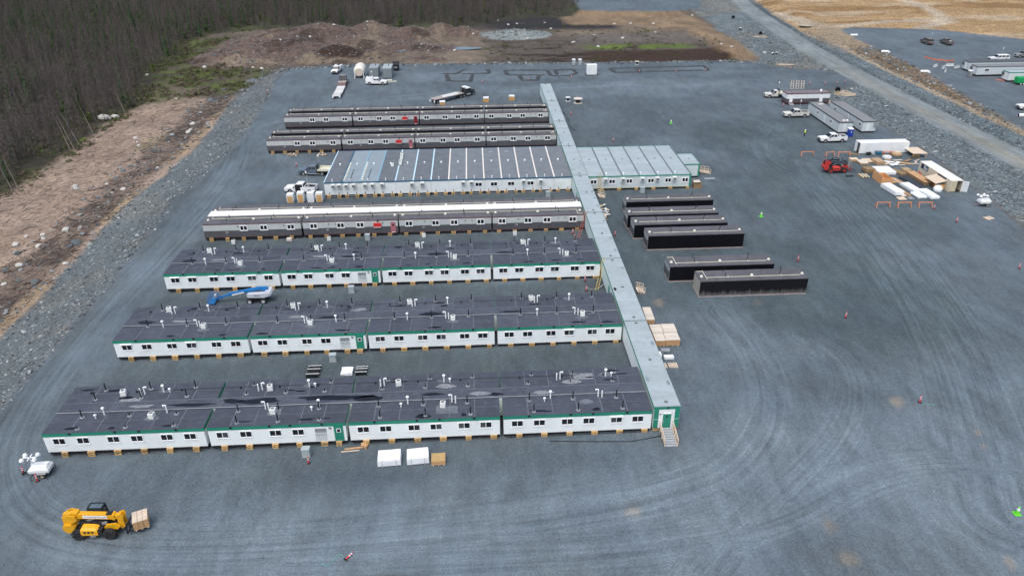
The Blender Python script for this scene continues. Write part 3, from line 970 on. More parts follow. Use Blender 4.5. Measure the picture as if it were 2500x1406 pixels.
# ------------------------------------------------------------------ grey and maroon modules
M_GLT = mat('light_grey_cladding', (.48,.505,.495), .55, .06, .8, dirt=((.3,.3,.29), .3, 1.0))
M_GDK = mat('dark_grey_cladding', (.085,.086,.094), .6, .1, .8, dirt=((.15,.14,.14), .4, 1.2))
M_MAR = mat('maroon_trim', (.13,.042,.045), .55, .2, 1.0)
M_MARD = mat('rusty_maroon_base', (.095,.06,.062), .7, .35, 1.2, dirt=((.2,.07,.04), .5, 1.5))
M_RED = mat('red_panel', (.55,.03,.03), .45, .1)
M_PINK = mat('faded_pink_door', (.40,.14,.16), .5, .08)
M_DOORR = mat('dark_red_door', (.25,.02,.025), .5, .1)
M_CREAM = mat('cream_conduit', (.62,.60,.48), .5, .1)
M_ROOFG = mat('brown_grey_roof', (.092,.092,.103), .85, .14, .4, detail=7, dirt=((.135,.135,.145), .5, 1.0), rand=.2)
M_TARP = mat('white_roof_sheet', (.80,.79,.75), .5, .04, .3)
M_NUM = mat('white_lettering', (.7,.7,.7), .6, .05)
ME_MUSH = MB().lathe([(.26,0),(.26,.05),(.1,.08),(.1,.14),(.22,.17),(.17,.25),(.05,.28)], n=12).mesh('mushroom_vent', mat('cream_vent', (.75,.73,.62), .5, .06))
ME_TPIPE = MB().cyl((0,0,-.05), (0,0,.8), .055, 6).mesh('vent_pipe', M_BLACK)
ME_DOT = MB().cyl((0,0,0), (0,-.08,0), .13, 8).mesh('wall_vent', M_FAN)
GX = [(-52.2,-33.8),(-33.4,-15.35),(-15.05,2.68),(2.98,20.72)]
GWIN = [[-44.59+52.2, -40.82+52.2, -35.70+52.2],
        [-31.37+33.4, -26.25+33.4, -22.52+33.4],
        [-13.19+15.05, -8.08+15.05, -4.49+15.05, 0.62+15.05],
        [4.78-2.98, 9.80-2.98, 13.51-2.98, 18.51-2.98]]
GVENT = [[6.6,15.2,16.6],[4.9,6.2,15.2],[4.9,6.2,12.7,14.0],[4.9,6.2,12.7,14.0]]
RED_X, DOOR_X = -19.22+33.4, -16.25+33.4
GROWN = ['under the white strip', 'behind the kitchen block', 'farthest away']
def grey_shell(t, L, D, front=True):
    MB().box(.06, L-.06, .16, D-.16, ZB-.5, ZB-.002).build('skid_frame', M_STEEL, t)  # deepened likewise, so the gap below the floor stays dark
    MB().box(.0, L, 0, D, ZB+.15, 2.15).build('lower_wall', M_GDK, t)
    MB().box(-.02, L+.02, -.02, D+.02, ZB, ZB+.148).build('base_trim', M_MARD, t)
    MB().box(-.004, L+.004, -.004, D+.004, 2.152, ZT-.2).build('upper_wall', M_GLT, t)
    e = .03
    MB().box(-e, L+e, -e, .05, ZT-.198, ZT-.05).box(-e, L+e, D-.05, D+e, ZT-.198, ZT-.05).box(-e, .05, .052, D-.052, ZT-.198, ZT-.05).box(L-.05, L+e, .052, D-.052, ZT-.198, ZT-.05).build('fascia', M_MAR, t)
    pw = (L-.11)/6
    sm = MB()
    for k in range(6):
        MB().box(-.02+k*(L+.04)/6, -.02+(k+1)*(L+.04)/6-.004, -.02, D+.02, ZT-.048, ZT-.02+.012*(k % 2)).build('roof_panel', M_ROOFG, t)
        if k:
            MB().box(-.045, .045, .06, D-.06, ZT-.012, ZT+.004).build('roof_seam', M_SEAM, t, (.055+k*pw, 0, 0))
def grey_roof_kit(t, L, D, first, last, yl, r_):
    zf = ZT-.02
    c = MB().box(1.2 if first else -.1, L-(1.2 if last else -.1), yl-.05, yl+.05, zf+.06, zf+.16)
    if first:
        c.box(1.15, 1.25, yl-.05, yl+1.2, zf+.06, zf+.15)
    if last:
        c.box(L-1.25, L-1.15, .2, yl+.05, zf+.06, zf+.15).box(L-1.2, L-.3, .2, .3, zf+.06, zf+.15)
    c.build('roof_conduit', M_CREAM, t)
    for x in (.6, L*.5, L-.6):
        inst('mushroom_vent', ME_MUSH, t, (x, yl-.4, zf))
    for x in (L*.24, L*.7):
        inst('vent_pipe', ME_TPIPE, t, (x, yl+.35, zf))
        inst('vent_pipe', ME_TPIPE, t, (x+r_.uniform(-.6, .9), yl-1.0, zf))
def grey_row(r, y0, tarp=False):
    for k, (xa, xb) in enumerate(GX):
        L = xb-xa
        t = thing('bunkhouse_module', 'grey module%s, front %s of the row %s' % (' with red door' if k == 1 else '', POSN[k], GROWN[r]), 'building', (xa, y0, 0), 0, 'grey and maroon bunkhouse modules')
        grey_shell(t, L, 3.5)
        for x in GWIN[k]:
            put_window(t, x, 0, 2.62, grey=True)
        for x in GVENT[k]:
            inst('wall_vent', ME_DOT, t, (x, 0, 2.95))
        if r == 0 or k in (0, 1):
            tm = inst('number', text_mesh(['34','31','31','34'][k], .5, M_NUM), t, ((4.3 if k == 0 else 4.6), -.012, 1.75))
        if k == 1:
            dr = MB().box(-.48, .48, -.05, 0, 0, 2.15).build('door', M_DOORR if r == 2 else M_PINK, t, (DOOR_X, 0, ZB+.1))
            MB().box(-.18, .18, -.07, -.05, 1.4, 1.75).build('pane', M_GLASS, dr)
            MB().box(-.3, .3, -.08, -.05, 0, .12).build('kick_plate', M_FRAME, dr)
            MB().box(-.72, .72, -.32, -.05, -.38, .38).build('red_canopy', M_RED, t, (RED_X, 0, 2.55))
            MB().box(-.72, .72, -.36, -.05, -.46, -.385).build('canopy_sill', M_FRAME, t, (RED_X, 0, 2.55))
            MB().box(-.12, .12, -.2, 0, 0, .3).build('wall_lamp', M_BLACK, t, (RED_X+.1, 0, 3.2))
        grey_roof_kit(t, L, 3.5, k == 0, k == 3, 2.3, rng)
        yb = 5.45
        t2 = thing('bunkhouse_module', 'grey module, rear %s of the row %s' % (POSN[k], GROWN[r]), 'building', (xa, y0+yb, 0), 0, 'grey and maroon bunkhouse modules')
        grey_shell(t2, L, 3.5)
        MB().box(.02, L-.02, -.03, -.006, ZB+.2, ZT-.05).build('black_front_sheet', mat('black_front_sheet', (.008,.008,.01), .5, .2, 1.0), t2)  # near-black sheet over the rear module's front wall
        grey_roof_kit(t2, L, 3.5, k == 0, k == 3, 1.5, rng)
        for x in ([1.2+i*3.05 for i in range(6)]):
            if r == 0 or (r == 1 and k == 0):
                put_crib(xa+x, y0+.24, '%s crib from left, %s module, grey row %s' % (ORD[round((x-1.2)/3.05)], POSN[k], GROWN[r]), 'cribs under the grey modules')
    x0, x1 = GX[0][0], GX[-1][1]
    if tarp:
        t = thing('white_roof_strip', 'bright white strip of roofing laid between two rows of grey modules', 'roof', (x0, y0, 0))
        n = 6
        sg = (x1-x0)/n
        for k in range(n):
            MB().box(k*sg+.01, (k+1)*sg-.01, 3.45, 5.9, ZT+.10, ZT+.2+.01*(k % 2)).build('roof_panel', M_TARP, t)
        MB().box(.2, x1-x0-.2, 3.52, 5.44, ZB, ZT+.09).build('hallway_wall', M_GLT, t)
for i, (y_, tp) in enumerate(((131.95, True), (183.3, False), (203.9, False))):
    grey_row(i, y_, tp)

# ------------------------------------------------------------------ covered corridor
M_CROOF = mat('pale_metal_roof', (.34,.395,.41), .6, .09, .5, streak=(.4,1,1), detail=6, dirt=((.25,.295,.31), .6, .9), rand=.1)
M_MINT = mat('mint_white_cladding', (.62,.74,.72), .5, .05, .7)
CX0, CX1, CZ = 20.97, 24.21, 3.96
CY = [71.42,91.6,111.85,131.85,152.1,172.4,193.2,213.5,233.8]
CN = ['nearest','second','third','fourth','fifth','sixth','seventh','farthest']
for k in range(8):
    y0, y1 = CY[k]+.02, CY[k+1]-.02
    t = thing('corridor_module', 'pale roofed corridor section, %s from the camera of eight in line' % CN[k], 'building', (CX0, y0, 0), 0, 'sections of the covered corridor')
    W_, L = CX1-CX0, y1-y0
    MB().box(.12, W_-.12, .1, L-.1, ZB-.25, ZB-.002).build('skid_frame', M_STEEL, t)
    MB().box(0, W_, 0, L, ZB, CZ-.33).build('wall', M_MINT if k else M_WALL, t)
    e = .035
    MB().box(-e, .05, -e, L+e, CZ-.328, CZ+.03).box(W_-.05, W_+e, -e, L+e, CZ-.328, CZ+.03).box(.052, W_-.052, -e, .05, CZ-.328, CZ+.03).box(.052, W_-.052, L-.05, L+e, CZ-.328, CZ+.03).build('fascia', M_GREEN, t)
    npan = 7
    pl_ = (L-.11)/npan
    for i in range(npan):
        MB().box(-.02, W_+.02, .055+i*pl_, .055+(i+1)*pl_-.012, CZ+.032, CZ+.055+.008*(i % 2)).build('roof_panel', M_CROOF, t)
    MB().box(.1, W_-.1, -.03, .09, CZ+.064, CZ+.10).build('joint_cap', M_GALV, t)
    for yy in (.9, L*.5, L-.7):
        MB().box(-.18, .18, -.15, .15, 0, .14).build('roof_vent', M_FAN, t, (W_*.5, yy, CZ+.06))
    for i in range(3):
        MB().poly(blob(rng.choice((.35, W_-.4)), rng.uniform(2, L-2), .22, .5, 10, rng, .12), CZ+.068).build('wet_patch', mat('damp_metal', (.2,.25,.27), .5, .2), t)
    if k in (1, 2, 3, 4):
        MB().box(-.03, 0, -.5, .5, 0, 2.1).build('door', M_GREEN, t, (0, L*.62 if k != 2 else L*.3, ZB+.08))
    if k in (1, 3):
        put_window(t, 0, L*.25, 2.3, face=-math.pi/2)
    if k == 0:
        # gable end: green corner panels, white middle, green door
        for s in (0, 1):
            for (za, zb_) in ((ZB+.04, 2.06), (2.14, CZ-.36)):
                MB().box(.02 if s == 0 else W_-.62, .62 if s == 0 else W_-.02, -.03, 0, za, zb_).build('corner_panel', M_GREEN, t)
        dr = MB().box(-.52, .52, -.06, -.01, 0, 2.15).build('door', M_GREEN, t, (W_*.52, 0, ZB+.02))
        MB().box(-.13, .13, -.08, -.06, 1.65, 1.85).build('pane', M_GLASS, dr)
        MB().box(-.44, -.36, -.12, -.06, .95, 1.2).build('handle', M_GALV, dr)
        MB().box(-.62, -.525, -.07, 0, 0, 2.25).box(.525, .62, -.07, 0, 0, 2.25).box(-.62, .62, -.07, 0, 2.155, 2.25).build('door_frame', M_FRAME, dr)
        MB().box(-.1, .1, -.1, 0, 0, .12).build('wall_lamp', M_FAN, t, (.8, 0, 2.85))
        MB().box(-.1, .1, -.14, -.036, -.1, .12).build('lamp', M_BLACK, t, (W_*.52, 0, CZ-.12))
        for i in range(2):
            put_crib(CX0+.45+i*2.3, y0+.5, '%s timber crib under the green door end of the corridor' % ('left', 'right')[i], 'cribs under the corridor end')

# ------------------------------------------------------------------ kitchen block and its neighbour
M_KWALL = mat('kitchen_white_cladding', (.72,.76,.76), .55, .06, .8, dirt=((.5,.47,.38), .35, .5))
M_KBLUE = mat('blue_trim', (.02,.09,.16), .5, .1)
M_KR = [mat('kitchen_roof_slate', (.118,.134,.15), .8, .15, .5, detail=7, dirt=((.15,.168,.18), .6, .7)),
        mat('kitchen_roof_pale', (.235,.285,.315), .7, .07, .5, dirt=((.19,.23,.255), .5, .8)),
        mat('kitchen_roof_mid', (.15,.17,.186), .8, .14, .5, detail=7, dirt=((.185,.205,.215), .6, .7))]
M_CAPB = mat('blue_white_cap', (.5,.68,.78), .5, .06)
M_CAPW = mat('beige_white_cap', (.72,.66,.6), .5, .08)
KX0, KX1, KY0, KY1 = -32.75, 20.9, 152.5, 173.6
NK = 14
kw = (KX1-KX0)/NK
KN = ['first','second','third','fourth','fifth','sixth','seventh','eighth','ninth','tenth','eleventh','twelfth','thirteenth','last']
ME_WAC = MB().box(-.42,.42,-.62,0,0,.75).mesh('wall_air_conditioner', M_AC)
ME_WACG = MB().box(-.34,.34,-.64,-.622,.08,.62).mesh('intake_grille', M_FAN)
kac = [-30.78, -29.54, -28.01, -26.38, -23.97, -22.36, -20.32, -13.90, -11.67, -2.84, -1.04, 10.30, 14.06]
kwin = [0.52, 3.85, 7.59, 11.83]
for k in range(NK):
    xa = KX0+k*kw
    L = kw-.03
    pale = k in (1, 2)
    t = thing('kitchen_module', '%s white kitchen module from left with %s roof' % (KN[k], 'a pale blue' if pale else 'a slate grey'), 'building', (xa, KY0, 0), 0, 'side by side kitchen modules')
    D = KY1-KY0
    MB().box(.02, L-.02, .2, D-.2, ZB-.5, ZB-.002).build('skid_frame', M_STEEL, t)  # carried down low to keep light from under the module
    MB().box(0, L, 0, D, ZB, ZT-.22).build('wall', M_KWALL, t)
    MB().box(-.004, L+.004, -.05, .05, ZT-.218, ZT+.04).build('fascia', M_KBLUE, t)
    MB().box(-.004, L+.004, D-.05, D+.04, ZT-.218, ZT+.04).build('fascia', M_KBLUE, t)
    MB().box(0, L, .052, D-.052, ZT-.218, ZT-.02).build('roof', M_KR[1] if pale else M_KR[2 if k % 3 == 1 or k > 7 else 0], t)
    if k:
        cm = M_KBLUE if k in (1,) else M_CAPB if k in (2,3,4,5,6) else M_CAPW
        if k in (2, 3):
            cm = mat('pale_blue_cap', (.2,.36,.45), .5, .08)
        MB().box(-.16, .13, .1, D-.1, ZT-.018, ZT+.05).build('roof_cap', cm, t)
    else:
        MB().box(-.1, .1, 0, D, ZT-.015, ZT+.06).build('roof_cap', M_CAPB, t)
    for x in [v for v in kac if xa <= v < xa+kw]:
        a = inst('wall_air_conditioner', ME_WAC, t, (x-xa, -.01, 2.5))
        inst('intake_grille', ME_WACG, a)
    for x in [v for v in kwin if xa <= v < xa+kw]:
        put_window(t, x-xa, 0, 2.35)
    for f in (.25, .78):
        MB().cyl((f*L, -.12, ZB-.45), (f*L, -.12, ZB+.62), .05, 6).build('hitch_post', M_STEEL, t)
    MB().box(.2*L, .83*L, -.3, -.2, ZB-.35, ZB-.22).build('hitch_bar', M_GALV, t)
    MB().lathe([(.16,0),(.16,.3),(.24,.32),(.1,.45)], n=8).build('roof_vent', M_PVC, t, (L*.5, D*.52, ZT-.02))
    MB().lathe([(.1,0),(.1,.5),(.16,.52),(.05,.6)], n=8).build('roof_vent', M_PVC, t, (L*.45, .5, ZT-.02))
    if k in (4,):
        for (x, y) in ((.2,16.2),(.3,14.0),(.25,11.6),(.3,10.2)):
            put_ac(t, x, y, ZT+.05)
    if k in (3,):
        put_ac(t, L-1.4, 9.4, ZT)
    if k in (1, 2):
        for i in range(9):
            inst('mushroom_vent', ME_MUSH, t, (.35, 1.5+i*1.3, ZT-.02))
        MB().cyl((1.6, .3, ZT+.05), (1.6, 8, ZT+.05), .05, 6).build('roof_pipe', M_STEEL, t)
    if k in (9, 10):
        MB().obox((L*.5, D*.85, ZT+.02), (1.0, .9, .01)).build('roof_patch', M_KR[1], t)
    for f in (.22, .8):
        put_crib(xa+f*L, KY0+.1, '%s timber crib under the %s kitchen module' % ('left' if f < .5 else 'right', KN[k]), 'cribs under the kitchen block')
# ladder tower leaning on the kitchen roof edge
def ladder(name, label, p, q, w, m, n):
    mb = MB()
    p, q = Vector(p), Vector(q)
    s = Vector((0, 1, 0)) if abs((q-p).x) > abs((q-p).y) else Vector((1, 0, 0))
    for k in (-1, 1):
        mb.beam(p+s*w/2*k, q+s*w/2*k, .05)
    for i in range(1, n):
        c = p.lerp(q, i/n)
        mb.beam(c-s*w/2, c+s*w/2, .03)
    return tag(mb.build(name, m), label, 'ladder')
M_YEL = mat('yellow_paint', (.62,.42,.06), .5, .08)
M_FIBRE = mat('red_fibreglass', (.5,.1,.08), .5, .1)
M_ALU = mat('aluminium', (.6,.62,.63), .35, .06, metal=.5)
ladder('ladder', 'aluminium ladder standing against the front of the kitchen block', (-13.31, 151.6, .2), (-13.31, 152.35, 2.4), .5, M_ALU, 7)
K2X0, K2X1, K2Y0, K2Y1 = 24.35, 47.2, 152.2, 172.2
k2w = (K2X1-K2X0)/6
M_K2W = mat('pale_grey_cladding', (.58,.64,.64), .55, .05, .8, dirt=((.45,.45,.38), .35, .6))
for k in range(6):
    xa, L, D = K2X0+k*k2w, k2w-.03, K2Y1-K2Y0
    t = thing('dining_module', '%s pale roofed module right of the corridor' % KN[k], 'building', (xa, K2Y0, 0), 0, 'side by side dining modules')
    MB().box(.02, L-.02, .2, D-.2, ZB-.5, ZB-.002).build('skid_frame', M_STEEL, t)  # carried down low to darken the gap under the module
    MB().box(0, L, 0, D, ZB+.1, ZT-.2).build('wall', M_K2W, t)
    MB().box(0, L, -.02, D+.02, ZB, ZB+.098).build('base_trim', mat('yellow_grey_trim', (.4,.4,.2), .6, .15), t)
    MB().box(-.004, L+.004, -.05, .05, ZT-.198, ZT+.04).build('fascia', M_GREEN, t)
    MB().box(-.004, L+.004, D-.05, D+.04, ZT-.198, ZT+.04).build('fascia', M_GREEN, t)
    n = 8
    for i in range(n):
        MB().box(.16, L-.16, .052+(D-.104)*i/n, .052+(D-.104)*(i+1)/n-.01, ZT-.19, ZT-.02+.006*(i % 2)).build('roof_panel', M_CROOF, t)
    MB().box(L-.158, L+.17, .06, D-.06, ZT-.18, ZT+.02).build('roof_cap', mat('grey_roof_cap', (.13,.155,.17), .55, .1), t)
    put_window(t, L*(.35 if k == 0 else .42 if k < 3 else .68), 0, 2.35, grey=True)
    if k:
        a = inst('wall_air_conditioner', ME_WAC, t, (.1 if k != 3 else .6, -.01, 2.45))
        inst('intake_grille', ME_WACG, a)
        MB().lathe([(.13,0),(.13,.5),(.2,.52),(.06,.66)], n=8).build('roof_vent', M_PVC, t, (.3, .6, ZT-.02))
    MB().box(-.18, .18, -.15, .15, 0, .1).build('roof_vent', M_FAN, t, (L*.5, D*.55, ZT-.02))
    if k == 5:
        MB().box(L-.3, L+.03, -.045, 0, ZB+.1, ZT-.2).box(L, L+.03, .002, D, ZT-.198, ZT+.04).build('corner_trim', M_GREEN, t)
    put_crib(xa+L*.85, K2Y0+.1, 'timber crib under the %s dining module right of the corridor' % KN[k], 'cribs under the dining modules')
t = thing('annex_module', 'small pale module with green corner at the right end of the dining modules', 'building', (47.35, 158.6, 0))
MB().box(.1, 3.5, .1, 7.1, ZB-.25, ZB-.002).build('skid_frame', M_STEEL, t)
MB().box(0, 3.6, 0, 7.2, ZB, ZT-.22).build('wall', M_K2W, t)
MB().box(-.03, 3.63, -.03, .05, ZT-.218, ZT+.04).box(-.03, 3.63, 7.15, 7.23, ZT-.218, ZT+.04).box(3.55, 3.63, .052, 7.148, ZT-.218, ZT+.04).build('fascia', M_GREEN, t)
MB().box(3.25, 3.62, -.02, .02, ZB, ZT-.22).box(3.602, 3.62, .02, .4, ZB, ZT-.22).build('corner_trim', M_GREEN, t)
for i in range(3):
    MB().box(0, 3.54, .052+i*2.366, .052+(i+1)*2.366-.01, ZT-.2, ZT-.01+.006*(i % 2)).build('roof_panel', M_CROOF, t)
MB().box(-.18, .18, -.15, .15, 0, .1).build('roof_vent', M_FAN, t, (1.9, 3.6, ZT))

# ------------------------------------------------------------------ black wrapped modules waiting on the yard
M_WRAP = mat('black_membrane', (.006,.006,.009), .5, .25, .7, spec=.15)
def dusty_wrap():
    m, n, b = new_mat('dusty_black_membrane')
    L = n.links.new
    tc = n.nodes.new('ShaderNodeTexCoord')
    mp = n.nodes.new('ShaderNodeMapping'); mp.inputs['Scale'].default_value = (2.2, 1, .22)
    L(tc.outputs['Object'], mp.inputs['Vector'])
    no = n.nodes.new('ShaderNodeTexNoise'); no.inputs['Scale'].default_value = 1.0; no.inputs['Detail'].default_value = 5
    L(mp.outputs[0], no.inputs['Vector'])
    sx = n.nodes.new('ShaderNodeSeparateXYZ'); L(tc.outputs['Object'], sx.inputs[0])
    zr = n.nodes.new('ShaderNodeMapRange')
    for k_, v_ in zip(('From Min','From Max','To Min','To Max'), (.2, 1.7, .62, -.25)):
        zr.inputs[k_].default_value = v_
    L(sx.outputs[2], zr.inputs['Value'])
    ad = n.nodes.new('ShaderNodeMath'); ad.operation = 'ADD'
    L(zr.outputs[0], ad.inputs[0]); L(no.outputs['Fac'], ad.inputs[1])
    th = n.nodes.new('ShaderNodeMapRange')
    for k_, v_ in zip(('From Min','From Max','To Min','To Max'), (.6, 1.15, 0, .8)):
        th.inputs[k_].default_value = v_
    L(ad.outputs[0], th.inputs['Value'])
    mx = n.nodes.new('ShaderNodeMix'); mx.data_type = 'RGBA'
    L(th.outputs[0], mx.inputs[0])
    mx.inputs[6].default_value = (.008,.008,.011,1); mx.inputs[7].default_value = (.16,.155,.15,1)
    L(mx.outputs[2], b.inputs['Base Color'])
    b.inputs['Roughness'].default_value = .6
    b.inputs['Specular IOR Level'].default_value = .2
    return m
M_WRAPD = dusty_wrap()
M_LIP = mat('pale_pink_skid', (.34,.28,.27), .7, .12)
M_ENDG = mat('grey_end_wall', (.34,.36,.36), .6, .08)
M_ENDT = mat('tan_end_wall', (.38,.35,.3), .6, .08)
WR = [  # front left corner of the roof (world), length
 ((35.91, 104.21), 17.9, 'nearest wrapped module, dusty black skirt'), ((32.23, 109.67), 17.9, 'second wrapped module from the camera'),
 ((31.19, 122.00), 17.9, 'third wrapped module from the camera, whole black side showing'), ((29.62, 127.05), 17.9, 'fourth wrapped module from the camera'),
 ((29.27, 131.74), 17.9, 'fifth wrapped module from the camera'), ((30.20, 138.34), 17.9, 'sixth wrapped module, farthest of the black group')]
for i, ((x, y), L, lab) in enumerate(WR):
    t = thing('wrapped_module', 'black ' + lab if not lab.startswith('nearest') else lab, 'building', (x, y, gz(x)), 0, 'black wrapped modules on the yard')
    D, h = 3.55, 2.95
    MB().box(-.06, L+.04, -.08, D+.06, 0, .22).build('skid', M_LIP, t)
    MB().box(0, L, 0, D, .222, h-.1).build('wall', M_ENDT if i == 0 else M_ENDG, t)
    sk = MB()
    n = 48
    for k in range(n):
        a, b = k*L/n, (k+1)*L/n
        def wv(u):
            return -.03-(.10 if i == 0 else .03)*abs(math.sin(u*1.9+i))*(.4+.6*vn(np.array([u]), np.array([i*9.]), 1.3, 5)[0])
        zt_ = h-.14+.06*math.sin(a*1.3+i*2)
        sk.add([(a, wv(a), .24), (b, wv(b), .24), (b, -.02, 1.6), (a, -.02, 1.6), (b, -.045, h-.12), (a, -.045, h-.12)], [(0,1,2,3),(3,2,4,5)])
    sk.build('membrane', M_WRAPD if i == 0 else M_WRAP, t, smooth=True)
    if i:
        MB().box(-.03, 0, .4, D-.4, .3, 1.75).build('end_opening', M_GDK, t)
        for yy in (.25, D-.35):
            MB().box(-.06, -.002, yy, yy+.1, .23, 2.0).build('end_post', M_STEEL, t)
    MB().box(-.05, L+.05, -.06, D+.05, h-.098, h-.03).build('fascia', M_GDK, t)
    for k in range(6):
        MB().box(-.03+k*(L+.06)/6, -.03+(k+1)*(L+.06)/6-.005, -.04, D+.03, h-.028, h+.01+.01*(k % 2)).build('roof_panel', M_ROOFG, t)
    c = MB().box(1.1, L-1.0, 1.0, 1.1, h+.06, h+.14)
    if i in (0, 1):
        c.box(1.1, 1.2, .3, 3.3, h+.14, h+.2).box(.2, 1.1, 3.2, 3.3, h+.06, h+.14)
    for f in (.27, .76):
        c.box(L*f, L*f+.08, .7, 1.3, h+.14, h+.2)
    c.build('roof_conduit', M_CREAM, t)
    for x_ in (.55, L*.5, L-.5):
        inst('mushroom_vent', ME_MUSH, t, (x_, 1.5, h+.01))
    for f, y_ in ((.25,1.4),(.76,1.4),(.26,3.0),(.8,3.0)):
        inst('vent_pipe', ME_TPIPE, t, (L*f, y_, h+.01))


# ------------------------------------------------------------------ vehicles
M_TYRE = mat('tyre_rubber', (.02,.02,.021), .85, .2, 5.0, dirt=((.13,.12,.11), .5, 3.0))
M_RIM = mat('wheel_rim', (.42,.42,.42), .4, .1, metal=.5)
M_RIMB = mat('black_rim', (.025,.025,.025), .5, .1)
M_VW = mat('white_car_paint', (.78,.79,.79), .3, .04, 1.0, dirt=((.5,.48,.44), .35, 1.3))
M_VBLUE = mat('slate_blue_car_paint', (.10,.135,.175), .3, .08, 1.0, dirt=((.2,.2,.19), .3, 1.3))
M_VGREY = mat('grey_car_paint', (.22,.23,.235), .35, .1, 1.0, dirt=((.3,.28,.25), .5, 1.3))
M_VDUST = mat('dusty_white_car_paint', (.6,.59,.55), .45, .08, 1.0, dirt=((.3,.27,.22), .6, 1.0))
M_VBROWN = mat('dusty_dark_car_paint', (.13,.12,.115), .45, .1, 1.0, dirt=((.3,.27,.22), .6, 1.0))
M_TRIM = mat('black_plastic', (.018,.018,.019), .6, .15)
M_LAMP = mat('headlamp', (.75,.76,.78), .15, .05)
M_TAIL = mat('tail_lamp', (.35,.02,.02), .3, .1)
M_FLAG = mat('whip_flag', (.85,.85,.8), .6, .05)
def wheel(parent, x, y, r, w, rim=M_RIM, nut=True):
    """tyre with rim, axle along y"""
    t_ = MB()
    prof = [(r*.62, -w/2), (r*.9, -w/2), (r, -w*.36), (r, w*.36), (r*.9, w/2), (r*.62, w/2)]
    n = 18
    rings = [[(q*math.cos(2*math.pi*i/n), yy, q*math.sin(2*math.pi*i/n)) for i in range(n)] for q, yy in prof]
    P = [p for g_ in rings for p in g_]
    F = []
    for k in range(len(rings)):
        k2 = (k+1) % len(rings)
        for i in range(n):
            F.append((k*n+i, k*n+(i+1) % n, k2*n+(i+1) % n, k2*n+i))
    o = t_.add(P, F).build('wheel', M_TYRE, parent, (x, y, r), smooth=False)
    m = MB()
    m.cyl((0, -w*.36, 0), (0, w*.36, 0), r*.64, 14)
    m.cyl((0, -w*.44, 0), (0, w*.44, 0), r*.2, 8)
    m.build('rim', rim, o)
    return o
def arch(cx, r, n=7, z0=.45):
    """profile points of a wheel arch, front to back"""
    a0 = math.asin(max(-1, min(1, 0)))
    return [(cx+r*math.cos(math.pi*i/n), z0+r*math.sin(math.pi*i/n)*.92) for i in range(n+1)]
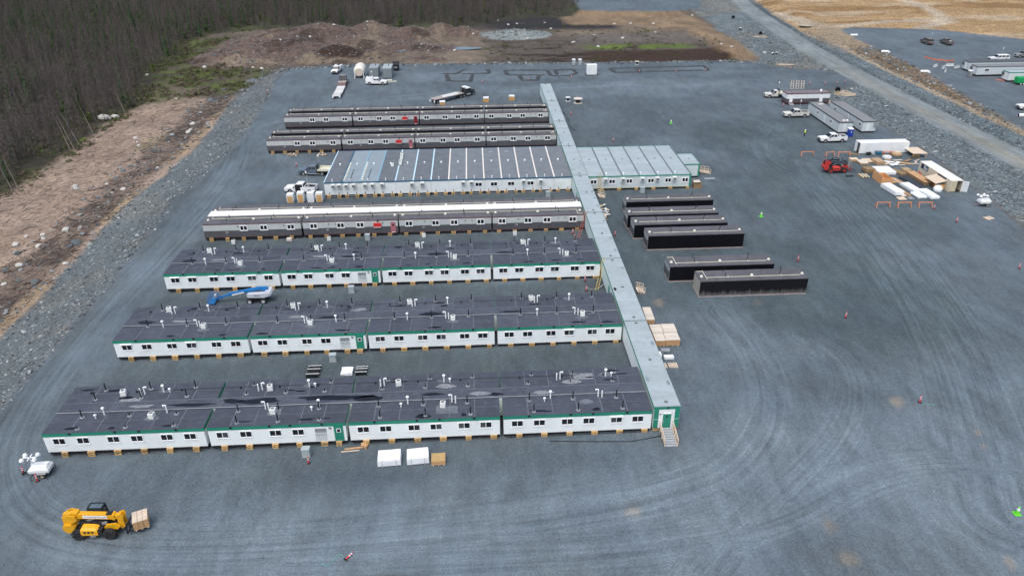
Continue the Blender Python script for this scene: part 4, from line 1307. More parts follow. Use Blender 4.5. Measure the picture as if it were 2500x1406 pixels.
def pickup(name, label, loc, ang, paint, bed='box', lower=None, whip=True, door_open=False, group='pickups and vans', crew=True, lights=False):
    """x forward; origin on the ground in the middle"""
    t = thing(name, label, 'van' if bed == 'van' else 'car' if bed in ('suv',) else 'truck', (loc[0], loc[1], tz1(*loc)), ang, group)
    t.scale = (1.2, 1.12, 1.18)
    L, W = 5.85, 1.96
    xf, xr = 1.85, -1.85        # axles
    hb = 1.12                   # belt line
    h = W/2
    hl = hb-.02
    bottom = .42
    bw = -.75 if crew else -.35    # back of cab
    # body side profile with wheel arches (x forward)
    prof = [(2.9, .55), (2.93, .8), (2.86, 1.06), (2.55, 1.13), (1.35, 1.2), (bw, 1.2)]
    if bed == 'flat':
        prof += [(bw, .5)]
    else:
        prof += [(bw, 1.2), (-2.9, 1.22), (-2.93, .6), (-2.8, .5)]
        prof += [(p, z) for p, z in reversed(arch(xr, .5))]
    prof += [(xf-.9, bottom)] if bed != 'flat' else [(bw+.2, bottom)]
    prof += [(p, z) for p, z in reversed(arch(xf, .5))]
    prof += [(2.6, .5)]
    b = MB()
    b.prism(prof[::-1], -h, h)
    body = b.build('body', paint, t)
    if lower:
        MB().box(bw-1.9, 1.2, -h-.012, -h, .45, .86).build('lower_panel', lower, t)
    # hood crown
    MB().loft([[(1.3, -h*.9, 1.19), (1.3, h*.9, 1.19), (2.6, h*.82, 1.12), (2.6, -h*.82, 1.12)], [(1.35, -h*.72, 1.27), (1.35, h*.72, 1.27), (2.45, h*.68, 1.2), (2.45, -h*.68, 1.2)]]).build('hood', paint, t)
    # cab
    if bed in ('suv', 'van'):
        xb, xt = -2.86, -2.65
    else:
        xb, xt = bw, bw+.12
    zt_ = 1.9 if bed != 'van' else 2.0
    lo = [(1.28, -h*.97, 1.195), (1.28, h*.97, 1.195), (xb, h*.97, 1.195), (xb, -h*.97, 1.195)]
    hi = [(.55, -h*.78, zt_), (.55, h*.78, zt_), (xt, h*.78, zt_), (xt, -h*.78, zt_)]
    MB().loft([lo, hi]).build('cab', paint, t)
    MB().loft([[(.62, -h*.76, zt_-.03), (.62, h*.76, zt_-.03), (xt-.02, h*.76, zt_-.03), (xt-.02, -h*.76, zt_-.03)], [(.45, -h*.66, zt_+.05), (.45, h*.66, zt_+.05), (xt+.1, h*.66, zt_+.05), (xt+.1, -h*.66, zt_+.05)]]).build('cab_roof', paint, t)
    def lerp(a, b_, k): return tuple(a[i]+(b_[i]-a[i])*k for i in range(3))
    def pane(name_, A, B, C_, D_, off, m=M_GLASS):
        MB().add([tuple(p[i]+off[i] for i in range(3)) for p in (A, B, C_, D_)], [(0,1,2,3)]).build(name_, m, t)
    # windscreen and rear window
    pane('windscreen', lerp(lo[0], hi[0], .1), lerp(lo[1], hi[1], .1), lerp(lo[1], hi[1], .9), lerp(lo[0], hi[0], .9), (.02, 0, .01))
    pane('rear_window', lerp(lo[2], hi[2], .25), lerp(lo[3], hi[3], .25), lerp(lo[3], hi[3], .85), lerp(lo[2], hi[2], .85), (-.02, 0, 0))
    segs = [(.06, .47), (.53, .93)] if (crew or bed in ('suv', 'van')) else [(.08, .62)]
    if bed in ('suv', 'van'):
        segs = [(.05, .32), (.36, .64), (.68, .95)]
    for s in (-1, 1):
        A, B = (lo[0], lo[3]) if s < 0 else (lo[1], lo[2])
        A2, B2 = (hi[0], hi[3]) if s < 0 else (hi[1], hi[2])
        for a, c in segs:
            q = [lerp(lerp(A, A2, .14), lerp(B, B2, .14), a), lerp(lerp(A, A2, .14), lerp(B, B2, .14), c), lerp(lerp(A, A2, .86), lerp(B, B2, .86), c), lerp(lerp(A, A2, .86), lerp(B, B2, .86), a)]
            pane('side_window', *q, (0, s*.015, 0))
        MB().box(-.08, .08, -.12, .12, 0, .2).build('mirror', M_TRIM, t, (1.0, s*(h+.14), 1.2))
        MB().box(-.03, .03, -.2, .2, -.11, .11).build('headlight', M_LAMP, t, (2.91, s*.68, .92))
        MB().box(-.03, .02, -.1, .1, -.2, .2).build('tail_light', M_TAIL, t, (-2.92, s*.86, .95)) if bed != 'flat' else None
        MB().box(-1.3, 1.2, -.1, .1, 0, .07).build('running_board', M_TRIM if paint != M_VBLUE else M_ALU, t, (-.1 if crew else 0, s*(h+.02), .4))
        for xx in (xf, xr):
            wheel(t, xx, s*(h-.13), .41, .27)
    MB().box(2.9, 2.96, -.55, .55, .72, 1.0).build('grille', M_TRIM, t)
    MB().box(2.86, 3.0, -.95, .95, .42, .62).build('front_bumper', M_TRIM if paint in (M_VW,) else M_GALV, t)
    if bed != 'flat':
        MB().box(-3.03, -2.9, -.93, .93, .45, .62).build('rear_bumper', M_TRIM, t)
    MB().box(-2.7, 2.6, -.45, .45, .3, .44).build('chassis', M_STEEL, t)
    if bed in ('box',):
        MB().box(-2.85, bw-.08, -h+.1, h-.1, 1.195, 1.226).build('bed_floor', M_TRIM, t)
        r_ = MB().box(-2.9, bw-.02, -h, -h+.09, 1.2, 1.42).box(-2.9, bw-.02, h-.09, h, 1.2, 1.42).box(-2.92, -2.83, -h+.09, h-.09, 1.2, 1.42)
        r_.build('bed_rail', paint, t)
        for i in range(3):
            MB().obox((rng.uniform(-2.5, -1.2), rng.uniform(-.5, .5), 1.33), (.45, .35, .22), rng.random()).build('cargo', rng.choice([M_PVC, M_GALV, M_TRIM]), t)
    elif bed == 'flat':
        MB().box(-3.3, bw-.25, -1.1, 1.1, 1.02, 1.14).build('flat_deck', M_CREAM, t)
        MB().box(-3.3, bw-.25, -1.12, -1.02, 1.142, 1.5).box(-3.3, bw-.25, 1.02, 1.12, 1.142, 1.4).build('stake_side', M_CREAM, t)
        hb_ = MB()
        for y_ in (-1.0, -.5, 0, .5, 1.0):
            hb_.box(bw-.27, bw-.2, y_-.04, y_+.04, 1.1, 2.2)
        hb_.box(bw-.27, bw-.2, -1.0, 1.0, 2.1, 2.2).build('headache_rack', M_TRIM, t)
        MB().box(-3.1, bw, -.5, .5, .6, 1.0).build('rear_frame', M_STEEL, t)
    elif bed == 'topper':
        MB().loft([[(bw-.06, -h*.97, 1.2), (bw-.06, h*.97, 1.2), (-2.9, h*.97, 1.2), (-2.9, -h*.97, 1.2)], [(bw-.06, -h*.86, 2.0), (bw-.06, h*.86, 2.0), (-2.85, h*.86, 2.0), (-2.85, -h*.86, 2.0)]]).build('canopy', paint, t)
        for x_ in (-1.2, -1.9, -2.6):
            MB().beam((x_, -.85, 2.0), (x_, -.85, 2.28), .06).beam((x_, .85, 2.0), (x_, .85, 2.28), .06).beam((x_, -.85, 2.28), (x_, .85, 2.28), .06).build('ladder_rack', M_FRAME, t)
    elif bed == 'service':
        MB().box(-3.0, bw-.1, -1.08, -.55, 1.0, 1.75).build('tool_cabinet', paint, t)
        MB().box(-3.0, bw-.1, .55, 1.08, 1.0, 1.75).build('tool_cabinet', paint, t)
        MB().box(-2.95, bw-.12, -.55, .55, 1.0, 1.2).build('bed_floor', M_GALV, t)
    if door_open:
        MB().box(-.95, 0, -.04, .04, .5, 1.2).box(-.95, 0, -.03, .03, 1.62, 1.68).box(-.95, -.88, -.03, .03, 1.2, 1.62).build('open_door', paint, t, (.95, h+.02, 0), R(-62))
        MB().box(-.2, .85, h-.04, h+.015, .5, 1.75).build('door_opening', M_TRIM, t)
    if lights:
        MB().box(-.1, .1, -.5, .5, 0, .1).build('light_bar', M_TRIM, t, (.2, 0, zt_+.05))
    if whip:
        w_ = MB().cyl((0,0,0), (0,0,2.6), .012, 5).build('whip_aerial', M_FLAG, t, (bw-.3, -h*.7, 1.2))
        MB().box(-.12, .12, -.015, .015, 2.3, 2.75).build('flag', M_FLAG, w_)
    return t
def mid(a, b): return ((a[0]+b[0])/2, (a[1]+b[1])/2)
def head(a, b): return math.atan2(b[1]-a[1], b[0]-a[0])
PI = math.pi
def place(wf, wr, side):
    """centre and heading from the near front and near rear wheel contacts; side = +1 when the near side is the car's left"""
    a = head(wr, wf)
    m = mid(wf, wr)
    off = .85*side
    return (m[0]+math.sin(a)*off, m[1]-math.cos(a)*off), a
P_, A_ = place((-40.43, 167.05), (-35.68, 166.53), 1)
pickup('flatbed_truck', 'slate blue flatbed truck with cream deck left of the kitchen block', P_, A_, M_VBLUE, 'flat')
P_, A_ = place((-41.08, 155.96), (-36.55, 155.29), 1)
pickup('pickup_truck', 'white pickup with its driver door open left of the kitchen block', P_, A_, M_VW, 'box', door_open=True)
pickup('service_truck', 'white service truck facing the camera at the far edge of the yard', (-48.53, 272.5), -PI/2-.12, M_VW, 'service')
P_, A_ = place((-30.07, 252.24), (-34.74, 252.69), -1)
pickup('pickup_truck', 'white pickup with a canopy and ladder rack beside the grey tanks', P_, A_, M_VW, 'topper')
pickup('pickup_truck', 'dusty white pickup half hidden behind the maroon office trailer', (93.87, 226.20), PI-.06, M_VDUST, 'flat', crew=False)
P_, A_ = place((89.65, 204.04), (93.94, 204.05), 1)
pickup('pickup_truck', 'silver grey pickup with flag beside the pale office trailers', P_, A_, M_VDUST, 'box', lower=M_VGREY)
P_, A_ = place((90.11, 181.16), (94.72, 181.27), 1)
pickup('pickup_truck', 'clean white pickup parked beside the blue portable toilet', P_, A_, M_VW, 'box', whip=False)
pickup('passenger_van', 'dusty brown van on the pad beyond the road', (184.52, 302.67), head((183.44, 298.58), (183.62, 304.45)), M_VBROWN, 'van')
pickup('pickup_truck', 'dusty dark pickup next to the van beyond the road', (191.89, 301.20), head((191.50, 297.90), (191.82, 303.75)), M_VBROWN, 'box', whip=False)
pickup('parked_car', 'white car with only its roof showing behind the far trailers', (193.36, 269.73), PI, M_VW, 'suv')
pickup('parked_car', 'silver car at the right edge behind the far trailers', (206.75, 275.01), PI, M_VGREY, 'suv', whip=False)
pickup('pickup_truck', 'white pickup cut by the right edge beyond the road', (162.26, 207.10), PI, M_VW, 'box', whip=False)

# ---- telehandlers
def telehandler(name, label, loc, ang, paint, boom_m, rim, dark, logo=None):
    """x forward, near side is -y (right of the machine)"""
    t = thing(name, label, 'telehandler', (loc[0], loc[1], gz(loc[0])), ang, 'telehandlers')
    yel = boom_m is paint
    MB().prism([(-2.5,.6),(2.1,.6),(2.35,.95),(2.2,1.3),(-1.9,1.15),(-2.7,1.2),(-2.75,.85)][::-1], -.5, .5).build('chassis', M_TRIM, t)
    # rear frame: counterweight and the two cheeks that carry the boom
    MB().prism([(-3.1,1.0),(-2.75,.72),(-2.2,.85),(-1.95,1.35),(-2.3,1.75),(-3.0,1.85),(-3.2,1.5)][::-1], -.85, .85).build('counterweight', paint, t)
    MB().box(-3.17, -3.05, -.6, -.15, 1.15, 1.5).build('rear_grille', M_TRIM, t)
    for s in (-1, 1):
        MB().prism([(-3.05,1.75),(-2.35,1.75),(-1.6,2.2),(-1.75,2.75),(-2.5,2.95),(-3.05,2.7)][::-1], s*.5-.08, s*.5+.08).build('boom_cheek', paint, t)
    # engine cover on the near side
    MB().loft([[(-1.15,-1.22,.72),(.5,-1.22,.72),(.5,-.5,.72),(-1.15,-.5,.72)], [(-1.22,-1.24,.95),(.55,-1.24,.95),(.55,-.5,.95),(-1.22,-.5,.95)], [(-1.22,-1.2,1.42),(.55,-1.2,1.36),(.55,-.5,1.5),(-1.22,-.5,1.55)], [(-1.0,-.95,1.66),(.2,-.95,1.58),(.2,-.5,1.66),(-1.0,-.5,1.74)]]).build('engine_cover', paint, t)
    MB().box(.56, 1.0, -1.18, -.52, .55, 1.42).build('battery_box', M_TRIM, t)
    for k in range(3):
        MB().box(-.9+.4*k, -.65+.4*k, -1.25, -1.235, 1.05, 1.3).build('cover_vent', M_TRIM, t)
    # front frame with side arms
    for s in (-1, 1):
        MB().prism([(.9,1.15),(2.35,.95),(2.7,1.35),(2.3,1.75),(1.3,1.6)][::-1], s*.55-.09, s*.55+.09).build('front_arm', paint, t)
        for x in (-1.62, 1.62):
            ar = MB()
            for i in range(5):
                a0, a1 = math.radians(35+i*22), math.radians(35+(i+1)*22)
                ar.add([(x+.74*math.cos(a0), s*.76-.22, .66+.74*math.sin(a0)), (x+.74*math.cos(a1), s*.76-.22, .66+.74*math.sin(a1)), (x+.74*math.cos(a1), s*.76+.44*s+.0, .66+.74*math.sin(a1)), (x+.74*math.cos(a0), s*.76+.44*s, .66+.74*math.sin(a0))], [(0,1,2,3)])
            ar.build('mudguard', M_TRIM, t) if x < 0 else None
    # cab on the far side
    cab_ = MB()
    for x, y in ((-.8,.42),(.8,.42),(-.8,1.22),(.8,1.22)):
        cab_.beam((x, y, .9), (x*(.82 if x > 0 else 1), y, 2.92), .1)
    for (a, b_) in (((-.8,.42),(.66,.42)),((.66,.42),(.66,1.22)),((.66,1.22),(-.8,1.22)),((-.8,1.22),(-.8,.42))):
        cab_.beam((a[0],a[1],2.92), (b_[0],b_[1],2.92), .11)
    cab_.build('cab_frame', M_TRIM, t)
    MB().box(-.85, .95, .4, 1.24, .65, 1.5).build('cab_base', M_TRIM, t)
    MB().box(-.75, .6, .47, 1.17, 2.86, 2.9).build('roof_glass', mat('tinted_roof_glass', (.10,.14,.17), .12, .2), t)
    MB().loft([[(-.74,.47,1.5),(.74,.47,1.5),(.74,1.17,1.5),(-.74,1.17,1.5)], [(-.74,.47,2.84),(.62,.47,2.84),(.62,1.17,2.84),(-.74,1.17,2.84)]]).build('cab_glass', mat('cab_glass', (.06,.08,.095), .1, .3), t)
    MB().beam((.7,.5,2.8), (1.25,.25,2.95), .05).build('mirror_arm', M_TRIM, t)
    MB().box(1.15, 1.3, .12, .38, 2.85, 3.15).build('mirror', M_TRIM, t)
    # boom: three nested sections, with collars
    def sec(x0, x1, w, h, name_, m):
        def zc(x): return 2.62-.055*(x+3.0)
        MB().loft([[(x0,-.04-w,zc(x0)-h),(x0,-.04+w,zc(x0)-h),(x0,-.04+w,zc(x0)+h),(x0,-.04-w,zc(x0)+h)], [(x1,-.04-w,zc(x1)-h),(x1,-.04+w,zc(x1)-h),(x1,-.04+w,zc(x1)+h),(x1,-.04-w,zc(x1)+h)]]).build(name_, m, t)
    sec(-2.9, 2.0, .27, .29, 'boom', boom_m)
    sec(1.98, 2.22, .31, .34, 'boom_collar', boom_m)
    sec(2.2, 2.75, .22, .24, 'inner_boom', boom_m)
    sec(-3.1, -2.88, .2, .22, 'boom_tail', M_TRIM if not yel else paint)
    MB().box(-2.3, -1.5, -.3, .22, 2.84, 3.0).build('hose_cover', paint if yel else M_TRIM, t)
    MB().box(1.4, 1.95, -.28, .2, 2.66, 2.78).build('hose_cover', M_TRIM, t)
    for s in (-1, 1):
        MB().prism([(2.55,2.62),(3.05,2.85),(3.2,2.6),(3.05,1.9),(3.1,1.2),(2.75,.8),(2.4,1.0),(2.45,1.7)][::-1], -.04+s*.28-.06, -.04+s*.28+.06).build('boom_nose', paint if yel else M_VGREY, t)
    MB().cyl((2.7,-.04,1.9), (2.95,-.04,1.1), .09, 8).build('tilt_cylinder', M_RIM, t)
    MB().cyl((-1.9,-.04,1.35), (.4,-.04,2.15), .11, 8).build('lift_cylinder', M_RIM, t)
    for i in range(5):
        MB().tube([(-1.6+i*.62, -.36, 1.95), (-1.3+i*.62, -.44, 1.62-.08*(i % 2)), (-.95+i*.62, -.36, 1.85)], .04, 5).build('hydraulic_hose', M_TRIM, t)
    MB().box(-1.6, 1.2, -.42, .35, 1.2, 1.75).build('engine_block', M_STEEL, t)
    MB().obox((1.1,-.45,1.7), (.5,.2,.25), .2).build('valve_block', M_RIM, t)
    if logo:
        pl_ = MB().box(-1.25, 1.25, -.02, 0, -.19, .19).build('logo_board', M_FRAME, t, (.2, -.315, 2.445))
        pl_.rotation_euler = (0, R(3.15), 0)
        for s_, sz, dx, mm in logo:
            inst('lettering', text_mesh(s_, sz, mm), pl_, (dx, -.028, 0))
    # carriage and forks
    cg = MB()
    for z in (.38, 1.3):
        cg.box(3.25, 3.36, -.8, .8, z, z+.14)
    for y in (-.75, 0, .68):
        cg.box(3.25, 3.36, y, y+.08, .52, 1.3)
    cg.build('carriage', M_TRIM if yel else paint, t)
    for y in (-.4, .4):
        MB().box(3.37, 4.75, y-.07, y+.07, .4, .46).build('fork', M_TRIM, t)
    for s in (-1, 1):
        for x in (-1.62, 1.62):
            w_ = wheel(t, x, s*.98, .66, .46, rim)
            for i in range(18):
                a0 = 2*PI*i/18
                c_ = (.655*math.cos(a0), 0, .655*math.sin(a0))
                MB().obox(c_, (.09, .42, .1), .35*(1 if i % 2 else -1), 0, -a0).build('tread_lug', M_TYRE, w_)
    for x in (-1.62, 1.62):
        MB().cyl((x,-.8,.66), (x,.8,.66), .16, 8).build('axle', M_TRIM, t)
    MB().box(-.55, .4, -1.19, -1.1, .44, .7).build('name_plate', M_TRIM, t)
    return t
M_TELE = mat('yellow_machine_paint', (.72,.36,.012), .4, .07, 1.2, dirt=((.45,.25,.03), .4, 2.0))
M_TRED = mat('red_machine_paint', (.48,.04,.035), .4, .1, 1.2)
M_TDARK = mat('slate_machine_paint', (.055,.07,.085), .45, .15)
M_INK = mat('dark_blue_lettering', (.01,.02,.08), .5, .05)
wa, wb = (-42.93, 57.93), (-39.64, 57.83)
A_ = head(wa, wb)
P_ = mid(wa, wb)
P_ = (P_[0]-math.sin(A_)*1.15, P_[1]+math.cos(A_)*1.15)
tele = telehandler('telehandler', 'yellow telehandler carrying a bundle of boards in the lower left corner', P_, A_, M_TELE, M_TELE, M_RIMB, M_TELE, logo=[('United Rentals', .33, .2, M_INK), ('O', .3, -1.02, M_INK)])
lj = inst('lettering', text_mesh('JCB', .34, M_FRAME), tele, (-.08, -1.2, .57))
# bundle on the forks
M_PLY = mat('pale_plywood', (.62,.50,.38), .7, .1, 3.0, streak=(1,1,9), rand=.16)
M_PLYS = mat('plywood_edges', (.50,.30,.15), .75, .2, 2.0, streak=(1,1,14))
M_PLYW = mat('weathered_boards', (.60,.53,.45), .75, .12, 3.0, streak=(6,1,1), rand=.2)
M_OSB = mat('orange_board', (.62,.33,.15), .7, .15, 6.0)
M_STRAP = mat('black_strapping', (.02,.02,.02), .5, .1)
def bundle(name, label, cat, loc, size, rz, m_top, m_side, z0=0.0, straps=2, bearers=True, group=None, boards=True):
    """a strapped stack: bearers, a core, top boards, straps"""
    L, W, H = size
    t = thing(name, label, cat, (loc[0], loc[1], (gz(loc[0]) if z0 == 0 else z0)), rz, group)
    zb = .12 if bearers else 0
    if bearers:
        for k in (-1, 0, 1):
            MB().box(-.07+k*L*.38, .07+k*L*.38, -W/2, W/2, 0, .118).build('bearer', M_PLYW, t)
    n = max(2, min(5, int(H/.18)))
    for k in range(n):
        j = .02*(k % 2)
        MB().box(-L/2+j, L/2-j, -W/2+.015*(k % 2), W/2-.015*(k % 2), zb+k*(H-.05)/n, zb+(k+1)*(H-.05)/n-.012).build('board_layer', m_side, t)
    nb = max(2, int(W/.42)) if boards else 1
    for k in range(nb):
        MB().box(-L/2, L/2, -W/2+k*W/nb+.008, -W/2+(k+1)*W/nb-.008, zb+H-.058, zb+H).build('top_board', m_top, t)
    for k in range(straps):
        x = (-.5+(k+1)/(straps+1))*L
        s_ = MB().box(x-.014, x+.014, -W/2-.012, W/2+.012, zb+H, zb+H+.012).box(x-.014, x+.014, -W/2-.014, -W/2-.002, zb, zb+H).box(x-.014, x+.014, W/2+.002, W/2+.014, zb, zb+H)
        s_.build('strap', M_STRAP, t)
    return t
fx_, fy_ = P_[0]+math.cos(A_+.12)*4.35, P_[1]+math.sin(A_+.12)*4.35
bundle('board_bundle', 'bundle of pale boards carried on the forks of the yellow telehandler', 'lumber', (fx_, fy_), (1.5, 1.7, 1.1), A_+.42, M_PLY, M_PLYS, z0=.5)
wa, wb = (81.79, 158.96), (85.38, 158.99)
A_ = head(wa, wb)
P_ = mid(wa, wb)
telehandler('telehandler', 'red and slate telehandler parked by the piles of boards', (P_[0]-math.sin(A_)*1.15, P_[1]+math.cos(A_)*1.15), A_, M_TRED, M_TDARK, mat('red_rim', (.3,.03,.03), .5, .1), M_TDARK)
tag(MB().obox((P_[0]+2.0, P_[1]-2.0, gz(80)+.1), (1.6, .7, .18), .1).build('drip_tray', M_TRIM), 'black drip tray on the gravel by the red telehandler', 'tray')

# ---- blue boom lift
M_LB = mat('blue_machine_paint', (.015,.16,.42), .4, .08)
M_LBW = mat('pale_grey_machine_paint', (.55,.57,.62), .4, .06)
wa, wb = (-37.70, 107.00), (-35.18, 106.98)
A_ = head(wa, wb)
P_ = mid(wa, wb)
P_ = (P_[0]-math.sin(A_)*1.0, P_[1]+math.cos(A_)*1.0)
t = thing('boom_lift', 'blue boom lift with pale grey turret parked between the wings', 'lift', (P_[0], P_[1], gz(P_[0])), A_)
MB().box(-1.5, 1.5, -.7, .7, .55, .95).box(-1.25, -.95, -1.0, 1.0, .35, .6).box(.95, 1.25, -1.0, 1.0, .35, .6).build('chassis', M_TRIM, t)
for s in (-1, 1):
    for x in (-1.1, 1.1):
        wheel(t, x, s*1.0, .47, .36, M_LBW)
MB().cyl((0,0,.95), (0,0,1.15), .6, 16).build('slew_ring', M_TRIM, t)
def tur(y0, y1, z1):
    pts = [(-1.3,1.2),(1.4,1.15),(2.15,1.45),(2.3,1.9),(1.9,z1),(-1.0,z1-.1),(-1.35,1.75)]
    return MB().prism(pts[::-1], y0, y1)
near = tur(-1.05, -.35, 1.95).build('turret_cover', M_LBW, t)
tur(.35, 1.05, 1.95).build('turret_cover', M_LBW, t)
MB().prism([(1.5,1.15),(2.3,1.3),(2.55,1.7),(2.35,2.1),(1.6,2.2)][::-1], -.9, .9).build('counterweight', M_LBW, t)
MB().box(-1.2, 1.6, -.345, .345, 1.17, 1.5).build('turret_base', M_TRIM, t)
inst('lettering', text_mesh('Genie', .38, M_INK), near, (.3, -1.115, 1.62))
bm = MB()
bm.loft([[(1.9,-.3,1.75),(1.9,.3,1.75),(1.9,.3,2.5),(1.9,-.3,2.5)], [(.6,-.26,2.2),(.6,.26,2.2),(.6,.26,2.65),(.6,-.26,2.65)], [(-4.6,-.24,1.15),(-4.6,.24,1.15),(-4.6,.24,1.6),(-4.6,-.24,1.6)]])
bm.build('boom', M_LB, t)
bl = MB().loft([[(-4.0,-.27,1.5),(-4.0,-.25,1.5),(-4.0,-.25,1.28),(-4.0,-.27,1.28)], [(-2.0,-.27,1.95),(-2.0,-.25,1.95),(-2.0,-.25,1.73),(-2.0,-.27,1.73)]]).build('boom_label', M_FRAME, t)
MB().loft([[(-4.55,-.17,1.2),(-4.55,.17,1.2),(-4.55,.17,1.5),(-4.55,-.17,1.5)], [(-5.6,-.15,.95),(-5.6,.15,.95),(-5.6,.15,1.2),(-5.6,-.15,1.2)]]).build('inner_boom', M_LB, t)
MB().beam((-5.5,-.2,.9), (-6.8,-.2,.55), .12).beam((-5.5,.2,.9), (-6.8,.2,.55), .12).beam((-5.5,0,1.15), (-6.8,0,.85), .1).build('jib', M_LB, t)
bk = MB().box(-7.75, -6.75, -1.2, 1.2, .3, .36)
for zz in (.7, 1.0, 1.35):
    for a, b in (((-7.75,-1.2),(-6.75,-1.2)),((-6.75,-1.2),(-6.75,1.2)),((-6.75,1.2),(-7.75,1.2)),((-7.75,1.2),(-7.75,-1.2))):
        bk.beam((a[0],a[1],zz), (b[0],b[1],zz), .045)
for x in (-7.75, -6.75):
    for y in (-1.2, -.4, .4, 1.2):
        bk.beam((x,y,.33), (x,y,1.38), .045)
bk.build('basket', M_LB, t)
MB().box(-6.9, -6.65, -.3, .3, .8, 1.4).build('control_box', M_LBW, t)

# ---- light towers
def light_tower(label, loc, ang, body_m, lamp_z, tongue=True, tongue_m=M_TRIM):
    t = thing('light_tower', label, 'light tower', (loc[0], loc[1], gz(loc[0])), ang, 'mobile light towers')
    MB().loft([[(-1.0,-.55,.55),(1.0,-.55,.55),(1.0,.55,.55),(-1.0,.55,.55)], [(-1.15,-.7,.85),(1.15,-.7,.85),(1.15,.7,.85),(-1.15,.7,.85)], [(-1.15,-.7,1.15),(1.15,-.7,1.15),(1.15,.7,1.15),(-1.15,.7,1.15)], [(-.85,-.5,1.5),(.9,-.5,1.5),(.9,.5,1.5),(-.85,.5,1.5)]]).build('housing', body_m, t)
    MB().box(-.9, .95, -.12, .12, 1.5, 1.62).build('mast_cradle', body_m, t)
    m_ = MB().cyl((-.75,0,1.45), (-.75,0,lamp_z), .07, 8).box(-1.5, 0, -.06, .06, lamp_z-.05, lamp_z+.05).box(-.81, -.69, -.6, .6, lamp_z-.05, lamp_z+.05)
    m_.build('mast', body_m, t)
    for x, y in ((-1.45,-.45),(-1.45,.45),(-.05,-.45),(-.05,.45)):
        MB().lathe([(.08,.28),(.2,.2),(.27,.02),(.27,-.05)], n=12).build('floodlight', M_FRAME, t, (x, y, lamp_z-.02))
    for s in (-1, 1):
        w_ = wheel(t, .3, s*.8, .33, .2, mat('rusty_rim', (.4,.34,.27), .6, .2))
        MB().box(-.5, .5, -.14, .14, .36, .42).build('mudguard', M_GALV, t, (.3, s*.8, .33))
    MB().box(-1.0, 1.0, -.5, .5, .4, .55).build('frame', M_TRIM, t)
    if tongue:
        MB().beam((-1.0,-.35,.45), (-2.3,0,.42), .08).beam((-1.0,.35,.45), (-2.3,0,.42), .08).beam((-2.2,0,.42), (-2.2,0,.02), .06).build('drawbar', tongue_m, t)
    for x, y in ((-.8,-1.1),(-.8,1.1),(.9,-1.1),(.9,1.1)):
        MB().beam((x, y*.45, .5), (x, y, .48), .06).beam((x, y, .5), (x, y, .02), .05).build('outrigger', M_TRIM, t)
    return t
light_tower('white light tower with four floodlights beside the nearest wing', (-51.78, 68.43), .05, M_VW, 2.6)
light_tower('white light tower trailer near the tan container', (105.43, 138.39), .1, M_VW, 2.3, tongue_m=mat('pink_grey_paint', (.35,.25,.27), .6, .1))

